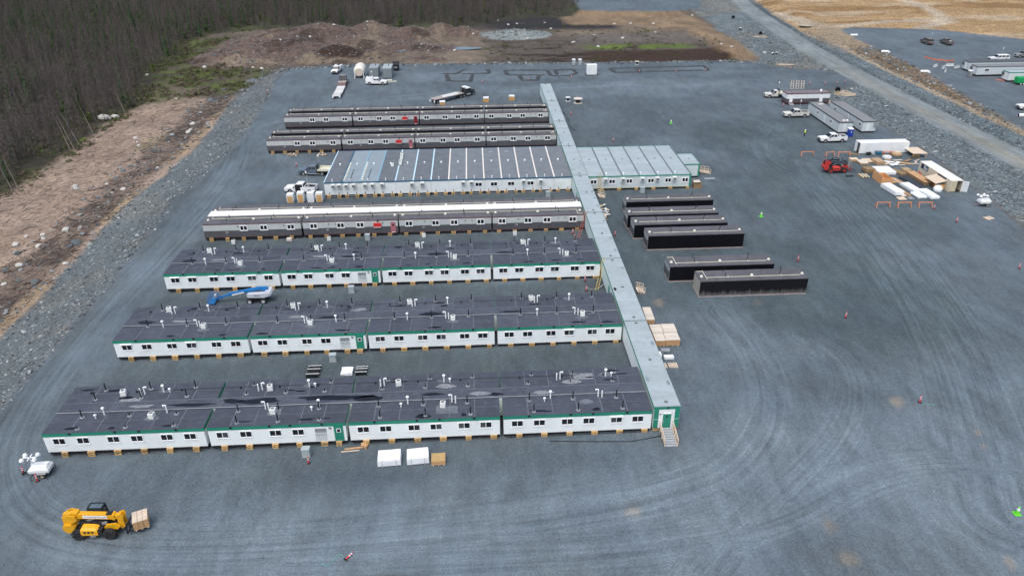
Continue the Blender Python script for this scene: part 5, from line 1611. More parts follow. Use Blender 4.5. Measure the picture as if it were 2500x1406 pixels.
# ---- semi trucks
M_DECK = mat('trailer_deck_boards', (.36,.31,.29), .75, .15, 2.0, streak=(1,8,1))
M_DECKP = mat('pale_deck', (.62,.62,.6), .6, .08)
M_BRTRL = mat('brown_trailer_steel', (.14,.095,.085), .6, .15)
def semi(label, rear, front, paint, lowboy):
    a = head(rear, front)
    t = thing('semi_truck', label, 'truck', (rear[0], rear[1], tz1(*rear)), a, 'semi trailers at the far end of the yard')
    W = 1.3
    if lowboy:
        for k in range(4):
            MB().box(.1+k*1.1, .75+k*1.1, -W, W, .85, 1.0).build('deck_slat', M_DECKP, t)
        for y in (-.7, .7):
            MB().box(0, 4.6, y-.1, y+.1, .7, .99).build('frame_rail', M_DECKP, t)
        MB().box(4.6, 13.5, -W, W, .62, .82).build('deck', M_DECKP, t)
        MB().box(4.6, 13.5, -W-.05, W+.05, .5, .618).build('side_rail', M_BRTRL, t)
        MB().box(9.0, 9.15, -W, W, .822, .86).build('deck_joint', M_BRTRL, t)
        MB().loft([[(13.5,-W,.5),(13.5,W,.5),(13.5,W,.8),(13.5,-W,.8)], [(15.0,-W,1.2),(15.0,W,1.2),(15.0,W,1.5),(15.0,-W,1.5)], [(17.5,-W,1.25),(17.5,W,1.25),(17.5,W,1.5),(17.5,-W,1.5)]]).build('gooseneck', M_BRTRL, t)
        MB().box(15.2, 17.4, -W+.05, W-.05, 1.502, 1.56).build('deck', M_DECK, t)
        ax, x0 = (.9, 2.1, 3.3), 16.0
        MB().box(-.12, .0, -W, -.9, .4, .9).box(-.12, 0, .9, W, .4, .9).build('rear_light_panel', M_FRAME, t)
    else:
        MB().box(0, 11.5, -W, W, 1.3, 1.5).build('deck', M_DECK, t)
        MB().box(0, 11.5, -W-.04, W+.04, 1.2, 1.298).build('side_rail', M_TRIM, t)
        MB().box(4.3, 10.3, -.1, 1.2, 1.502, 1.6).build('deck_plank', M_DECKP, t)
        MB().box(3.6, 9.6, -1.2, -.3, 1.502, 1.6).build('deck_plank', M_DECKP, t)
        for y in (-.4, .4):
            MB().box(.2, 11.3, y-.08, y+.08, .8, 1.198).build('frame_rail', M_BRTRL, t)
        MB().box(-.1, -.02, -W, -.8, .5, 1.2).box(-.1, -.02, .8, W, .5, 1.2).build('rear_light_panel', M_FRAME, t)
        ax, x0 = (1.2, 2.5), 9.6
    for x in ax:
        for s in (-1, 1):
            wheel(t, x, s*.95, .5, .5)
    # tractor
    MB().box(x0, x0+6.6, -.45, .45, .7, 1.0).build('tractor_frame', M_TRIM, t)
    for x in (x0+.8, x0+2.1, x0+5.9):
        for s in (-1, 1):
            wheel(t, x, s*.95, .52, .45)
    MB().box(x0+2.9, x0+4.9, -1.15, 1.15, 1.05, 2.6).build('cab', paint, t)
    MB().loft([[(x0+2.9,-1.15,2.6),(x0+4.9,-1.15,2.6),(x0+4.9,1.15,2.6),(x0+2.9,1.15,2.6)], [(x0+3.0,-1.0,3.0),(x0+4.2,-1.0,3.0),(x0+4.2,1.0,3.0),(x0+3.0,1.0,3.0)]]).build('cab_roof', M_FRAME if not lowboy else paint, t)
    MB().loft([[(x0+4.9,-.75,1.0),(x0+6.8,-.7,1.0),(x0+6.8,.7,1.0),(x0+4.9,.75,1.0)], [(x0+4.9,-.75,1.95),(x0+6.7,-.65,1.75),(x0+6.7,.65,1.75),(x0+4.9,.75,1.95)]]).build('hood', paint, t)
    MB().box(x0+4.905, x0+4.93, -1.0, 1.0, 2.0, 2.55).build('windscreen', M_GLASS, t)
    for s in (-1, 1):
        MB().box(x0+3.7, x0+4.75, s*1.16-.01, s*1.16+.01, 1.9, 2.5).build('side_window', M_GLASS, t)
        MB().cyl((x0+2.7, s*.95, .9), (x0+2.7, s*.95, 3.3), .1, 8).build('exhaust_stack', M_GALV, t)
        MB().cyl((x0+3.2, s*1.0, .75), (x0+4.6, s*1.0, .75), .3, 10).build('fuel_tank', M_GALV, t)
        MB().box(x0+5.2, x0+6.6, s*.95-.3, s*.95+.3, 1.05, 1.2).build('mudguard', paint, t)
    MB().box(x0+6.8, x0+6.95, -1.1, 1.1, .5, .9).build('front_bumper', M_GALV, t)
    rk_ = MB()
    for y in (-1.1, -.4, .4, 1.1):
        rk_.box(x0+2.55, x0+2.65, y-.05, y+.05, 1.0, 2.9)
    rk_.box(x0+2.55, x0+2.65, -1.1, 1.1, 2.8, 2.9).build('headache_rack', M_TRIM, t)
M_DARKCAB = mat('black_cab_paint', (.03,.033,.04), .35, .15, dirt=((.15,.14,.13), .4, 1.0))
M_GREYCAB = mat('dusty_grey_cab', (.22,.22,.22), .5, .15)
semi('lowboy trailer with pale slatted deck coupled to a dusty tractor', (-43.05, 235.5), (-43.78, 262.0), M_GREYCAB, True)
semi('black semi tractor with brown flat trailer behind the grey rows', (-12.62, 227.15), (-3.76, 234.56), M_DARKCAB, False)


# ------------------------------------------------------------------ offices, containers and trailers
M_OFFW = mat('office_white', (.72,.74,.74), .5, .04, .8, dirt=((.5,.5,.48), .3, 1.0))
M_OFFG = mat('office_pale_grey', (.56,.61,.62), .5, .04, .8, dirt=((.45,.46,.46), .3, .8))
M_OFFR = mat('office_grey_roof', (.20,.205,.21), .75, .08, .5, detail=6)
M_OFFT = mat('office_dark_trim', (.09,.095,.1), .6, .1)
def gl(x, y): return tz1(x, y)
t = thing('office_trailer', 'office trailer with white upper wall, maroon trim and two white doors', 'building', (93.8, 217.6, gl(95, 216)))
L, D = 13.2, 3.7
MB().box(.1, L-.1, .1, D-.1, .15, .45).build('skid_frame', M_STEEL, t)
MB().box(-.01, L+.01, -.01, D+.01, .452, .68).build('base_trim', M_MAR, t)
MB().box(0, L, 0, D, .682, 1.75).build('lower_wall', M_GDK, t)
MB().box(-.004, L+.004, -.004, D+.004, 1.752, 3.1).build('upper_wall', M_OFFW, t)
MB().box(-.05, L+.05, -.05, .05, 3.102, 3.35).box(-.05, L+.05, D-.05, D+.05, 3.102, 3.35).box(-.05, .05, .052, D-.052, 3.102, 3.35).box(L-.05, L+.05, .052, D-.052, 3.102, 3.35).build('fascia', M_MAR, t)
for k in range(4):
    MB().box(.052+k*(L-.104)/4, .052+(k+1)*(L-.104)/4-.006, .054, D-.054, 3.11, 3.3+.01*(k % 2)).build('roof_panel', mat('office_mauve_roof', (.17,.155,.165), .75, .08), t)
for x in (1.4, 10.6):
    d_ = MB().box(-.5, .5, -.06, -.01, 0, 2.2).build('door', M_FRAME, t, (x, 0, .7))
    MB().box(.34, .42, -.1, -.06, 1.0, 1.15).build('handle', M_TRIM, d_)
    MB().box(-.12, .12, -.16, -.01, 0, .2).build('wall_lamp', M_TRIM, t, (x, 0, 2.95))
MB().box(-.7, .7, -1.1, -.05, .25, .45).box(-.7, .7, -1.5, -1.1, .05, .25).build('door_step', M_GALV, t, (1.4, 0, 0))
MB().lathe([(.35,0),(.35,.3),(.25,.5),(.1,.6)], n=12).build('roof_vent', M_FRAME, t, (11.2, 2.2, 3.3))
for i in range(5):
    MB().box(-.1, .1, -.1, .1, 0, .15).build('roof_vent', M_FAN, t, (2+i*1.6, 2.0+.2*(i % 2), 3.3))
def side_trailer(label, x, y, W, L, wins):
    """long axis away from the camera, origin at its near left corner"""
    t = thing('office_trailer', label, 'building', (x, y, gl(x, y)))
    MB().box(.12, W-.12, .12, L-.12, .1, .48).build('skid_frame', M_STEEL, t)
    MB().box(0, W, 0, L, .482, 2.9).build('wall', M_OFFG, t)
    MB().box(-.05, W+.05, -.05, .04, 2.902, 3.2).box(-.05, W+.05, L-.04, L+.05, 2.902, 3.2).box(-.05, .04, .042, L-.042, 2.902, 3.2).box(W-.04, W+.05, .042, L-.042, 2.902, 3.2).build('fascia', M_OFFT, t)
    for k in range(5):
        MB().box(.042, W-.042, .044+k*(L-.088)/5, .044+(k+1)*(L-.088)/5-.006, 2.91, 3.16+.008*(k % 2)).build('roof_panel', M_OFFR, t)
    for yy in wins:
        put_window(t, 0, yy, 1.95, grey=True, face=-PI/2)
    MB().box(W*.3, W*.3+.9, -.05, 0, .6, 2.6).build('end_door', M_OFFW, t)
    MB().box(-.06, 0, L*.42, L*.42+.9, .6, 2.6).build('side_door', M_OFFW, t)
    return t
o = side_trailer('pale office trailer with dark roof trim nearest the parked pickups', 96.7, 188.3, 3.7, 20.2, (5.0, 13.5))
for x in (1.6, 2.5):
    MB().lathe([(.3,0),(.3,.2),(.12,.32)], n=10).build('roof_vent', M_FRAME, o, (x, 1.2, 3.16))
MB().obox((2.3, 17.5, 3.22), (1.3, .9, .1), .2).build('roof_tray', M_CREAM, o)
o = side_trailer('pale office trailer with dark roof trim beside the rocks', 103.3, 188.6, 3.7, 20.4, (1.6, 9.0, 16.5))
for x in (3.2, 3.75):
    MB().box(-.3, .3, -.4, 0, 0, 1.0).build('wall_air_conditioner', M_GALV, o, (x, -.02, 1.9))
# container helper
M_CONW = mat('container_white', (.74,.77,.78), .45, .04, .8, dirt=((.55,.55,.52), .3, .7))
M_CONT = mat('container_cream', (.62,.57,.44), .5, .05, .8, dirt=((.45,.38,.27), .35, .8))
M_CONTR = mat('container_roof_white', (.80,.78,.72), .5, .04, .8)
M_SIGN = mat('navy_sign', (.012,.025,.07), .4, .1)
def corrugated(parent, name, m, p0, ax, length, z0, z1, n, depth, nrm):
    """ribbed panel: p0 start, ax unit direction, nrm outward normal"""
    mb = MB()
    st = length/n
    for k in range(n):
        a = k*st
        pts = []
        for u, dd in ((a, 0), (a+st*.35, 0), (a+st*.5, depth), (a+st*.85, depth), (a+st, 0)):
            pts.append((p0[0]+ax[0]*u+nrm[0]*dd, p0[1]+ax[1]*u+nrm[1]*dd))
        for q, w in zip(pts[:-1], pts[1:]):
            mb.add([(q[0], q[1], z0), (w[0], w[1], z0), (w[0], w[1], z1), (q[0], q[1], z1)], [(0,1,2,3)])
    mb.build(name, m, parent)
t = thing('shipping_container', 'long white shipping container with its left end door open', 'container', (94.8, 172.1, gl(97, 172)))
L, W, H = 12.4, 2.5, 2.75
MB().box(.06, L, .06, W, .12, .22).build('floor', M_STEEL, t)
MB().box(0, L, 0, W, H-.08, H).build('roof', M_FRAME, t)
corrugated(t, 'side_wall', M_CONW, (0, 0), (1, 0), L, .14, H-.08, 34, .04, (0, -1))
MB().box(0, L, W-.05, W, .14, H-.08).build('side_wall', M_CONW, t)
MB().box(L-.05, L, .002, W-.052, .14, H-.082).build('end_wall', M_CONW, t)
for (x, y) in ((0,-.05),(0,W-.1),(L-.12,-.05),(L-.12,W-.1)):
    MB().box(x-.02, x+.14, y, y+.15, 0, H+.02).build('corner_post', M_CONW, t)
MB().box(0, L, -.06, .06, .0, .138).box(0, L, W-.1, W, .0, .138).build('bottom_rail', M_GDK, t)
MB().box(0, .06, W*.55, W-.05, .15, H-.1).build('door_leaf', M_CONW, t)
d_ = MB().box(0, 1.25, -.06, 0, .15, H-.1).build('door_leaf', M_FRAME, t, (.05, -.1, 0))
for k in range(4):
    MB().box(.05, 1.2, -.09, -.06, .4+k*.6, .55+k*.6).build('door_rib', M_FRAME, d_)
for i in range(4):
    MB().obox((.9+i*.8, 1.2+.2*i, .55), (.7, .9, .6+.2*(i % 2)), .1*i).build('stored_box', rng.choice([M_TIMBER, M_TRIM, M_GALV]), t)
t = thing('shipping_container', 'cream shipping container with navy sign and open right door leaf', 'container', (102.55, 146.0, gl(103, 146)))
L, W, H = 12.7, 2.6, 2.65
MB().box(0, W, .05, L, .12, .22).build('floor', M_STEEL, t)
MB().box(0, W, 0, L, H-.08, H).build('roof', M_CONTR, t)
corrugated(t, 'side_wall', M_CONT, (0, L), (0, -1), L, .14, H-.08, 36, .03, (-1, 0))
MB().box(W-.05, W, 0, L, .14, H-.08).build('side_wall', M_CONT, t)
MB().box(.052, W-.052, L-.05, L, .14, H-.082).build('end_wall', M_CONT, t)
for (x, y) in ((-.04,-.03),(W-.11,-.03),(-.04,L-.12),(W-.11,L-.12)):
    MB().box(x, x+.15, y, y+.15, 0, H+.02).build('corner_post', M_CONT, t)
MB().box(-.04, .08, 0, L, 0, .138).box(W-.1, W, 0, L, 0, .138).build('bottom_rail', M_CONT, t)
d_ = MB().box(.12, 1.32, -.05, 0, .15, H-.1).build('door_leaf', mat('yellowed_door', (.62,.54,.36), .5, .1), t)
for x in (.4, 1.0):
    MB().cyl((x, -.08, .15), (x, -.08, H-.1), .03, 6).build('lock_bar', M_GALV, d_)
for k in range(3):
    MB().box(.15, 1.3, -.065, -.05, .5+k*.7, .56+k*.7).build('door_rib', M_CONT, d_)
d_ = MB().box(0, 1.2, -.05, 0, .15, H-.1).build('door_leaf', M_CONW, t, (W, -.02, 0), R(-35))
for k in range(4):
    MB().box(.05, 1.15, -.07, -.05, .3+k*.6, .37+k*.6).build('door_rib', M_GALV, d_)
sg = MB().box(-.05, -.02, 9.0, 11.9, 1.35, 2.45).build('sign_board', M_SIGN, t)
MB().box(-.062, -.052, 10.2, 10.7, 1.95, 2.3).build('sign_emblem', M_FRAME, sg)
for (a, b, z0, z1, m_) in ((9.2,10.1,1.95,2.1,mat('cyan_print', (.1,.4,.5), .5, .05)), (9.2,10.9,1.55,1.68,M_FRAME), (9.2,10.6,1.75,1.85,M_FRAME)):
    MB().box(-.062, -.052, a, b, z0, z1).build('sign_print', m_, sg)
MB().box(-.05, -.02, 2.0, 5.2, 1.75, 2.45).build('sign_board', M_SIGN, t)
for i in range(3):
    MB().obox((1.5+.3*i, 1.2+i*.9, .5), (.5, .5, .5), .3*i).build('stored_box', [M_FRAME, M_TRIM, M_TIMBER][i], t)
# lean-to canopy beside it
t = thing('sheet_canopy', 'board canopy on posts leaning on the cream container', 'canopy', (100.0, 147.3, gl(101, 148)))
for x, y in ((.1,.2),(.1,4.0)):
    MB().box(x-.06, x+.06, y-.06, y+.06, 0, 1.5).build('post', M_TIMBER, t)
MB().add([(0,0,1.5),(2.4,0,2.1),(2.4,4.4,2.1),(0,4.4,1.5),(0,0,1.56),(2.4,0,2.16),(2.4,4.4,2.16),(0,4.4,1.56)], [(3,2,1,0),(4,5,6,7),(0,1,5,4),(1,2,6,5),(2,3,7,6),(3,0,4,7)]).build('roof_sheet', M_PLY, t)
MB().box(.2, 2.3, .1, .18, .2, 1.2).build('side_board', M_OSB, t)
MB().lathe([(.9,0),(.95,.5),(.7,1.0),(.3,1.2)], n=9).build('wrapped_load', M_FRAME, t, (.6, -.3, .05))
for i in range(4):
    MB().obox((.9+.2*i, 1.0+.8*i, .3), (.6, .5, .5), .4*i).build('stored_box', [M_FIBRE, M_TIMBER, M_TRED, M_PLYW][i], t)
t = thing('welding_rig', 'red pipe cart beside the navy sign of the cream container', 'cart', (100.9, 154.5, gl(101, 154)))
for k in range(3):
    MB().beam((0,-1.2+.3*k,.3), (.3,1.6,1.3-.3*k), .1).build('rail', M_TRED, t)
MB().cyl((-.3,-1.6,.35), (.3,-1.6,.35), .35, 12).build('drum', M_TRED, t)

# ---- trailers on the far pad
def plain_trailer(label, x, y, L, D, h, roof_m, wall_m, trim_m, win=None):
    t = thing('site_trailer', label, 'trailer', (x, y, gl(x, y)), 0, 'trailers on the far pad')
    MB().box(.1, L, .1, D-.1, .25, .6).build('skid_frame', M_STEEL, t)
    MB().box(0, L, 0, D, .602, h-.25).build('wall', wall_m, t)
    MB().box(-.05, L, -.05, .04, h-.248, h).box(-.05, L, D-.04, D+.05, h-.248, h).box(-.05, .04, .042, D-.042, h-.248, h).build('fascia', trim_m, t)
    for k in range(4):
        MB().box(.042+k*L/4, .042+(k+1)*L/4-.05, .044, D-.044, h-.24, h-.04+.01*(k % 2)).build('roof_panel', roof_m, t)
    if win:
        put_window(t, win, 0, 2.1)
    MB().box(-.05, 0, D*.35, D*.35+.9, .65, 2.6).build('end_door', M_OFFW, t)
    MB().box(-.35, 0, D*.75, D*.75+.8, 1.8, 2.8).build('wall_air_conditioner', M_OFFT, t)
    return t
plain_trailer('white site trailer at the back of the far pad', 172.2, 254.0, 40, 3.7, 3.3, M_OFFT, M_OFFG, M_OFFT)
plain_trailer('white site trailer with small window in the middle of the far pad', 170.8, 247.0, 40, 3.7, 3.3, M_OFFR, M_OFFG, M_OFFT, 3.4)
plain_trailer('white site trailer with green roof trim by the green generator', 176.4, 238.6, 30, 3.4, 3.2, M_CROOF, M_OFFW, M_GREEN)
t = thing('generator_trailer', 'bright green generator on a two axle trailer at the right edge', 'generator', (176.8, 234.6, gl(177, 235)))
MB().box(0, 5.5, 0, 1.9, .5, .65).build('frame', M_TRIM, t)
MB().loft([[(.2,.05,.66),(5.4,.05,.66),(5.4,1.85,.66),(.2,1.85,.66)], [(.2,.05,2.3),(5.4,.05,2.3),(5.4,1.85,2.3),(.2,1.85,2.3)], [(.4,.2,2.5),(5.3,.2,2.5),(5.3,1.7,2.5),(.4,1.7,2.5)]]).build('housing', mat('bright_green_paint', (.01,.32,.09), .4, .08), t)
MB().box(2.6, 3.8, .03, .05, .9, 2.1).build('louvre', M_TRIM, t)
for x in (1.5, 2.4):
    for y in (0, 1.9):
        wheel(t, x, y, .4, .25, M_FRAME)
MB().beam((0,.95,.55), (-1.6,.95,.5), .12).build('drawbar', M_TRIM, t)
tag(MB().obox((175.6, 240.9, gl(175, 241)+.15), (2.6, .7, .2), -.5).build('ramp', mat('salmon_ramp', (.6,.2,.15), .6, .1)), 'salmon red ramp on the gravel beside the far trailers', 'ramp')
def toilet(label, loc, body, roof, h=2.3):
    t = thing('portable_toilet', label, 'portable toilet', (loc[0], loc[1], gl(*loc)), 0, 'portable toilets')
    MB().box(-.58, .58, -.58, .58, .08, h-.25).build('cabin', body, t)
    MB().loft([[(-.62,-.62,h-.25),(.62,-.62,h-.25),(.62,.62,h-.25),(-.62,.62,h-.25)], [(-.5,-.55,h),(.5,-.55,h),(.5,.55,h),(-.5,.55,h)]]).build('roof', roof, t)
    d_ = MB().box(-.4, .4, -.62, -.582, .15, h-.35).build('door', body, t)
    MB().box(-.12, .12, -.63, -.622, 1.2, 1.5).build('door_sign', M_FRAME, d_)
    MB().box(-.6, .6, -.6, .6, 0, .078).build('skid', M_TRIM, t)
M_TBLUE = mat('blue_plastic', (.015,.05,.33), .45, .08)
M_TGREY = mat('grey_plastic', (.33,.36,.37), .5, .08)
toilet('blue portable toilet with white roof between pickup and office trailer', (98.9, 186.0), M_TBLUE, M_FRAME)
toilet('grey portable toilet, left of the two by the bog', (36.9, 275.4), M_TGREY, M_FRAME)
toilet('grey portable toilet, right of the two by the bog', (39.2, 275.3), M_TGREY, M_FRAME)
toilet('dark grey portable toilet beside the far trailers', (168.3, 246.5), M_VGREY, M_FRAME)

# ---- plant at the far edge
t = thing('storage_tank', 'cream domed fuel tank on a skid at the far edge of the yard', 'tank', (-39.3, 262.2, gl(-39, 262)))
t.scale = (1.3, 1.1, 1.3)
n = 18
rings = []
for k in range(11):
    yy = k*.62
    rr = 1.5*math.sqrt(max(.02, 1-((yy-3.1)/3.25)**8))
    rings.append([(rr*math.cos(2*math.pi*i/n), yy+.3, 1.75+rr*math.sin(2*math.pi*i/n)) for i in range(n)])
MB().loft([r_[::-1] for r_ in rings]).build('tank_shell', mat('cream_tank', (.74,.70,.62), .45, .06), t, smooth=True)
MB().cyl((0,.28,1.6), (0,.22,1.6), 1.0, 18).build('manhole_face', mat('tan_tank_end', (.58,.5,.4), .5, .1), t)
for x in (-1.2, 1.2):
    MB().box(x-.08, x+.08, 0, 6.6, 0, .28).build('skid_beam', M_FRAME, t)
    MB().box(x-.06, x+.06, .1, .22, .28, 1.6).build('skid_post', M_FRAME, t)
def plant_box(label, x, y, w, dpt, h, m, roof):
    t = thing('generator_unit', label, 'generator', (x, y, gl(x, y)), 0, 'generator units at the far edge')
    MB().box(0, w, 0, dpt, .25, h).build('housing', m, t)
    MB().box(-.05, w+.05, -.05, dpt+.05, h+.002, h+.1).build('roof', roof, t)
    for k in range(5):
        MB().box(.12+k*(w-.2)/5, .12+k*(w-.2)/5+.14, -.04, 0, .4, h-.3).build('louvre', M_FAN, t)
    MB().box(.1, w-.1, .1, dpt-.1, 0, .248).build('skid', M_STEEL, t)
    MB().cyl((w*.6, dpt*.6, h+.1), (w*.6, dpt*.6, h+.7), .12, 8).build('exhaust', M_TRIM, t)
M_PLANT = mat('plant_grey', (.22,.26,.27), .5, .1)
plant_box('grey louvred generator box right of the cream tank', -35.9, 263.6, 3.1, 6.6, 3.1, M_PLANT, M_GALV)
plant_box('grey louvred generator box with pale roof by the black bin', -31.0, 261.2, 3.0, 7.0, 3.4, M_PLANT, M_CROOF)
t = thing('waste_bin', 'black steel waste bin at the far edge of the yard', 'bin', (-28.7, 272.4, gl(-28, 272)))
t.scale = (1.25, 1.25, 1.3)
MB().loft([[(.1,0,.15),(1.8,0,.15),(1.8,1.4,.15),(.1,1.4,.15)], [(0,-.1,1.6),(1.9,-.1,1.6),(1.9,1.6,1.9),(0,1.6,1.9)]]).build('bin_body', M_TRIM, t)
MB().box(.4, 1.4, -.12, -.09, .8, 1.2).build('label_plate', M_GALV, t)
MB().add([(-.05,.1,1.65),(1.95,.1,1.65),(1.95,1.65,2.3),(-.05,1.65,2.3),(-.05,.1,1.7),(1.95,.1,1.7),(1.95,1.65,2.35),(-.05,1.65,2.35)], [(3,2,1,0),(4,5,6,7),(0,1,5,4),(1,2,6,5),(2,3,7,6),(3,0,4,7)]).build('lid', M_TRIM, t)
tag(MB().obox((-28.3, 256.5, gl(-28, 256)+.35), (1.6, 1.2, .7), .1).obox((-26.8, 256.4, gl(-27, 256)+.12), (1.5, .8, .24), .4).build('pallet_load', M_CREAM), 'small cream pallet load in front of the white canopy pickup', 'pallet')
t = thing('utility_cabinet', 'tall white utility cabinet on the open far yard', 'cabinet', (39.6, 259.6, gl(40, 259)))
MB().box(0, 3.4, 0, 2.4, .2, 3.3).build('cabinet_body', M_FRAME, t)
MB().box(-.05, 3.45, -.05, 2.45, 3.302, 3.42).build('roof', M_FRAME, t)
MB().box(-.3, 3.9, -.4, 2.8, 0, .198).build('base', M_TRIM, t)
for x in (.2, 1.8):
    MB().box(x, x+1.4, -.03, 0, .4, 3.1).build('door', M_CONW, t)
def spool(label, loc, r, w, m):
    t = thing('cable_spool', label, 'spool', (loc[0], loc[1], gl(*loc)), 0, 'cable spools')
    MB().cyl((0,0,0), (0,0,.08), r, 16).build('flange', m, t)
    MB().cyl((0,0,.08), (0,0,w), r*.5, 12).build('drum', M_TRIM, t)
    MB().cyl((0,0,w), (0,0,w+.08), r, 16).build('flange', m, t)
spool('small dark cable spool with white top right of the corridor', (29.0, 226.7), .75, 1.1, M_FRAME)
spool('large wooden cable spool right of the corridor', (31.8, 224.3), 1.4, 1.3, M_PLYW)
spool('pale cable spool at the edge of the bog', (60.3, 275.3), .8, 1.0, M_CREAM)
def pipe_piece(label, loc, L, r, rz, elbow=0.0):
    t = thing('culvert_pipe', label, 'pipe', (loc[0], loc[1], gl(*loc)), rz, 'white culvert pipes')
    MB().cyl((-L/2,0,r), (L/2,0,r), r, 16, caps=False).cyl((-L/2,0,r), (L/2,0,r), r*.93, 16, caps=False).build('pipe_barrel', M_FRAME, t)
    MB().cyl((-L/2+.05,0,r), (-L/2+.12,0,r), r*.92, 16).build('pipe_mouth', M_TRIM, t)
    if elbow:
        MB().cyl((L/2-.2,0,r), (L/2+.1,-elbow,r), r, 14).build('pipe_branch', M_FRAME, t)
pipe_piece('white pipe length at the far corner of the far pad', (162.8, 320.9), 3.0, .45, -.1)
pipe_piece('white branched pipe in the middle of the bank edge', (159.2, 287.2), 2.6, .45, -.1, 1.2)
pipe_piece('white branched pipe near the concrete barriers', (156.5, 253.9), 2.6, .45, -.1, 1.2)
pipe_piece('white pipe cut by the right edge beyond the road', (157.2, 199.6), 6.5, .5, 0)
pipe_piece('short white pipe standing on the rocks by the road', (120.6, 342.0), 1.6, .5, 1.2)
pipe_piece('left short white pipe on the rocks beyond the junction', (116.0, 288.6), 1.2, .45, 1.4)
pipe_piece('right short white pipe on the rocks beyond the junction', (117.3, 288.4), 1.2, .45, 1.2)
def barrier(label, loc, rz):
    t = tag(MB().prism([(-.3,0),(.3,0),(.12,.35),(.08,.85),(-.08,.85),(-.12,.35)][::-1], -1.5, 1.5).build('concrete_barrier', mat('pale_concrete', (.55,.57,.57), .8, .08), None, (loc[0], loc[1], gl(*loc)), rz), label, 'barrier', 'concrete barriers')
barrier('pale concrete barrier, leftmost of the group on the far pad', (165.6, 262.6), -.9)
barrier('pale concrete barrier behind the leftmost one on the far pad', (167.2, 260.2), -.75)
barrier('pale concrete barrier lying crosswise on the far pad', (171.2, 263.2), -1.5)
barrier('pale concrete barrier nearest the portable toilet of the far pad', (164.9, 255.0), -.6)
barrier('pale concrete barrier touching the back far trailer', (172.0, 260.0), -1.1)
t = thing('safety_fence', 'sagging orange safety fence on the far pad', 'fence', (168.3, 274.5, gl(168, 274)))
M_ORG = mat('orange_plastic', (.75,.16,.04), .5, .1)
pts = [(0,0),(1.2,-3.5),(2.6,-5.2),(5.0,-6.5),(7.5,-5.8)]
for (a, b) in pts:
    MB().box(a-.05, a+.05, b-.05, b+.05, 0, 1.1).build('post', M_ORG, t)
for (a, b), (c_, e_) in zip(pts[:-1], pts[1:]):
    MB().beam((a,b,.9), (c_,e_,.7), .03, .35).build('fence_mesh', M_ORG, t)

# ------------------------------------------------------------------ yard goods by the containers
M_WRAPW = mat('white_wrapping', (.78,.80,.81), .45, .05, 2.0, bump=.3)
M_BRN = mat('brown_board', (.26,.17,.09), .75, .2, 3.0)
M_DKS = mat('dark_sheet', (.035,.038,.045), .55, .2)
M_CARD = mat('cardboard', (.42,.29,.17), .75, .12, 3.0)
def stack(name, label, x, y, L, W, H, rz, m_top, m_side, **k):
    return bundle(name, label, 'stack', (x, y), (L, W, H), rz, m_top, m_side, group='piles of goods by the containers', **k)
def wrapped(label, x, y, L, W, H, rz, z0=None, group='white wrapped bundles', m=M_WRAPW):
    t = thing('wrapped_bundle', label, 'bundle', (x, y, gz(x) if z0 is None else z0), rz, group)
    rs = []
    for zz, k in ((.1, .97), (.16, 1.0), (H*.8, 1.0), (H, .96)):
        rs.append([(sx*L/2*k+rng.uniform(-.03, .03), sy*W/2*k+rng.uniform(-.03, .03), zz+rng.uniform(-.02, .02)) for sx, sy in ((-1,-1),(0,-1.01),(1,-1),(1.01,0),(1,1),(0,1.01),(-1,1),(-1.01,0))])
    MB().loft(rs).build('wrapping', m, t)
    for k in (-.3, .3):
        MB().box(L*k-.05, L*k+.05, -W/2, W/2, 0, .098).build('bearer', M_PLYW, t)
        if 'nearest' in label:
            MB().box(L*k-.012, L*k+.012, -W/2-.05, -W/2-.035, .1, H).build('strap', M_STRAP, t)
    return t
stack('board_stack', 'pale board sheet stack nearest the red telehandler forks', 91.2, 167.2, 1.9, 1.4, .5, 0, M_PLY, M_PLYS, straps=0)
stack('board_stack', 'second low board stack right of the red telehandler', 92.5, 165.4, 1.9, 2.6, .4, 0, M_PLYW, M_PLYS, straps=0)
stack('board_stack', 'third low board stack with orange tint by the white container', 94.3, 166.4, 2.1, 2.6, .3, 0, M_PLY, M_BRN, straps=0)
stack('crate_stack', 'brown crate in the middle of the board row', 96.1, 165.0, 2.1, 3.0, .8, .05, M_CARD, M_CARD, straps=0)
wrapped('white carton behind the scrap boards', 100.0, 168.3, 1.7, 1.2, .7, .1)
scr = [(98.0,164.4,2.6,1.0,.4,M_PLY),(99.3,165.6,2.2,.9,-.3,M_FRAME),(100.4,164.2,2.8,.8,.8,M_FRAME),(101.6,166.2,2.6,.7,.2,M_PLYW),(102.8,164.4,3.0,1.2,-.5,M_CARD),(101.0,163.2,2.0,.3,.1,M_PLY),(104.0,166.0,2.6,.9,.6,M_BRN),(105.2,164.4,2.4,.25,1.0,M_PLY),(106.4,166.2,2.2,.2,.5,M_PLY),(99.8,167.0,1.6,.8,.1,M_CARD),(104.6,163.6,1.8,.4,-.2,M_PLYW),(98.8,163.2,1.4,.9,.6,M_WRAPW)]
for i, (x, y, l_, w_, a_, m_) in enumerate(scr):
    tag(MB().obox((0,0,.12+.06*(i % 4)), (l_, w_, .06), 0, .08*(i % 3-1), .06*(i % 2)).obox((.2,.15,.05), (l_*.7, w_*.8, .08), .15).build('scrap_board', m_, None, (x, y, gz(x)), a_), 'loose %s scrap board in the heap between the two containers' % ('white' if m_ in (M_FRAME, M_WRAPW) else 'brown' if m_ in (M_CARD, M_BRN) else 'pale wooden'), 'board', 'scrap boards between the containers')
wrapped('brown covered box left of the two white cartons', 91.2, 159.6, 2.3, 2.2, 1.0, 0, m=M_BRN)
t = thing('pipe_rack', 'pallet of pale pipe ends in front of the brown covered box', 'pallet', (88.6, 156.6, gz(88)))
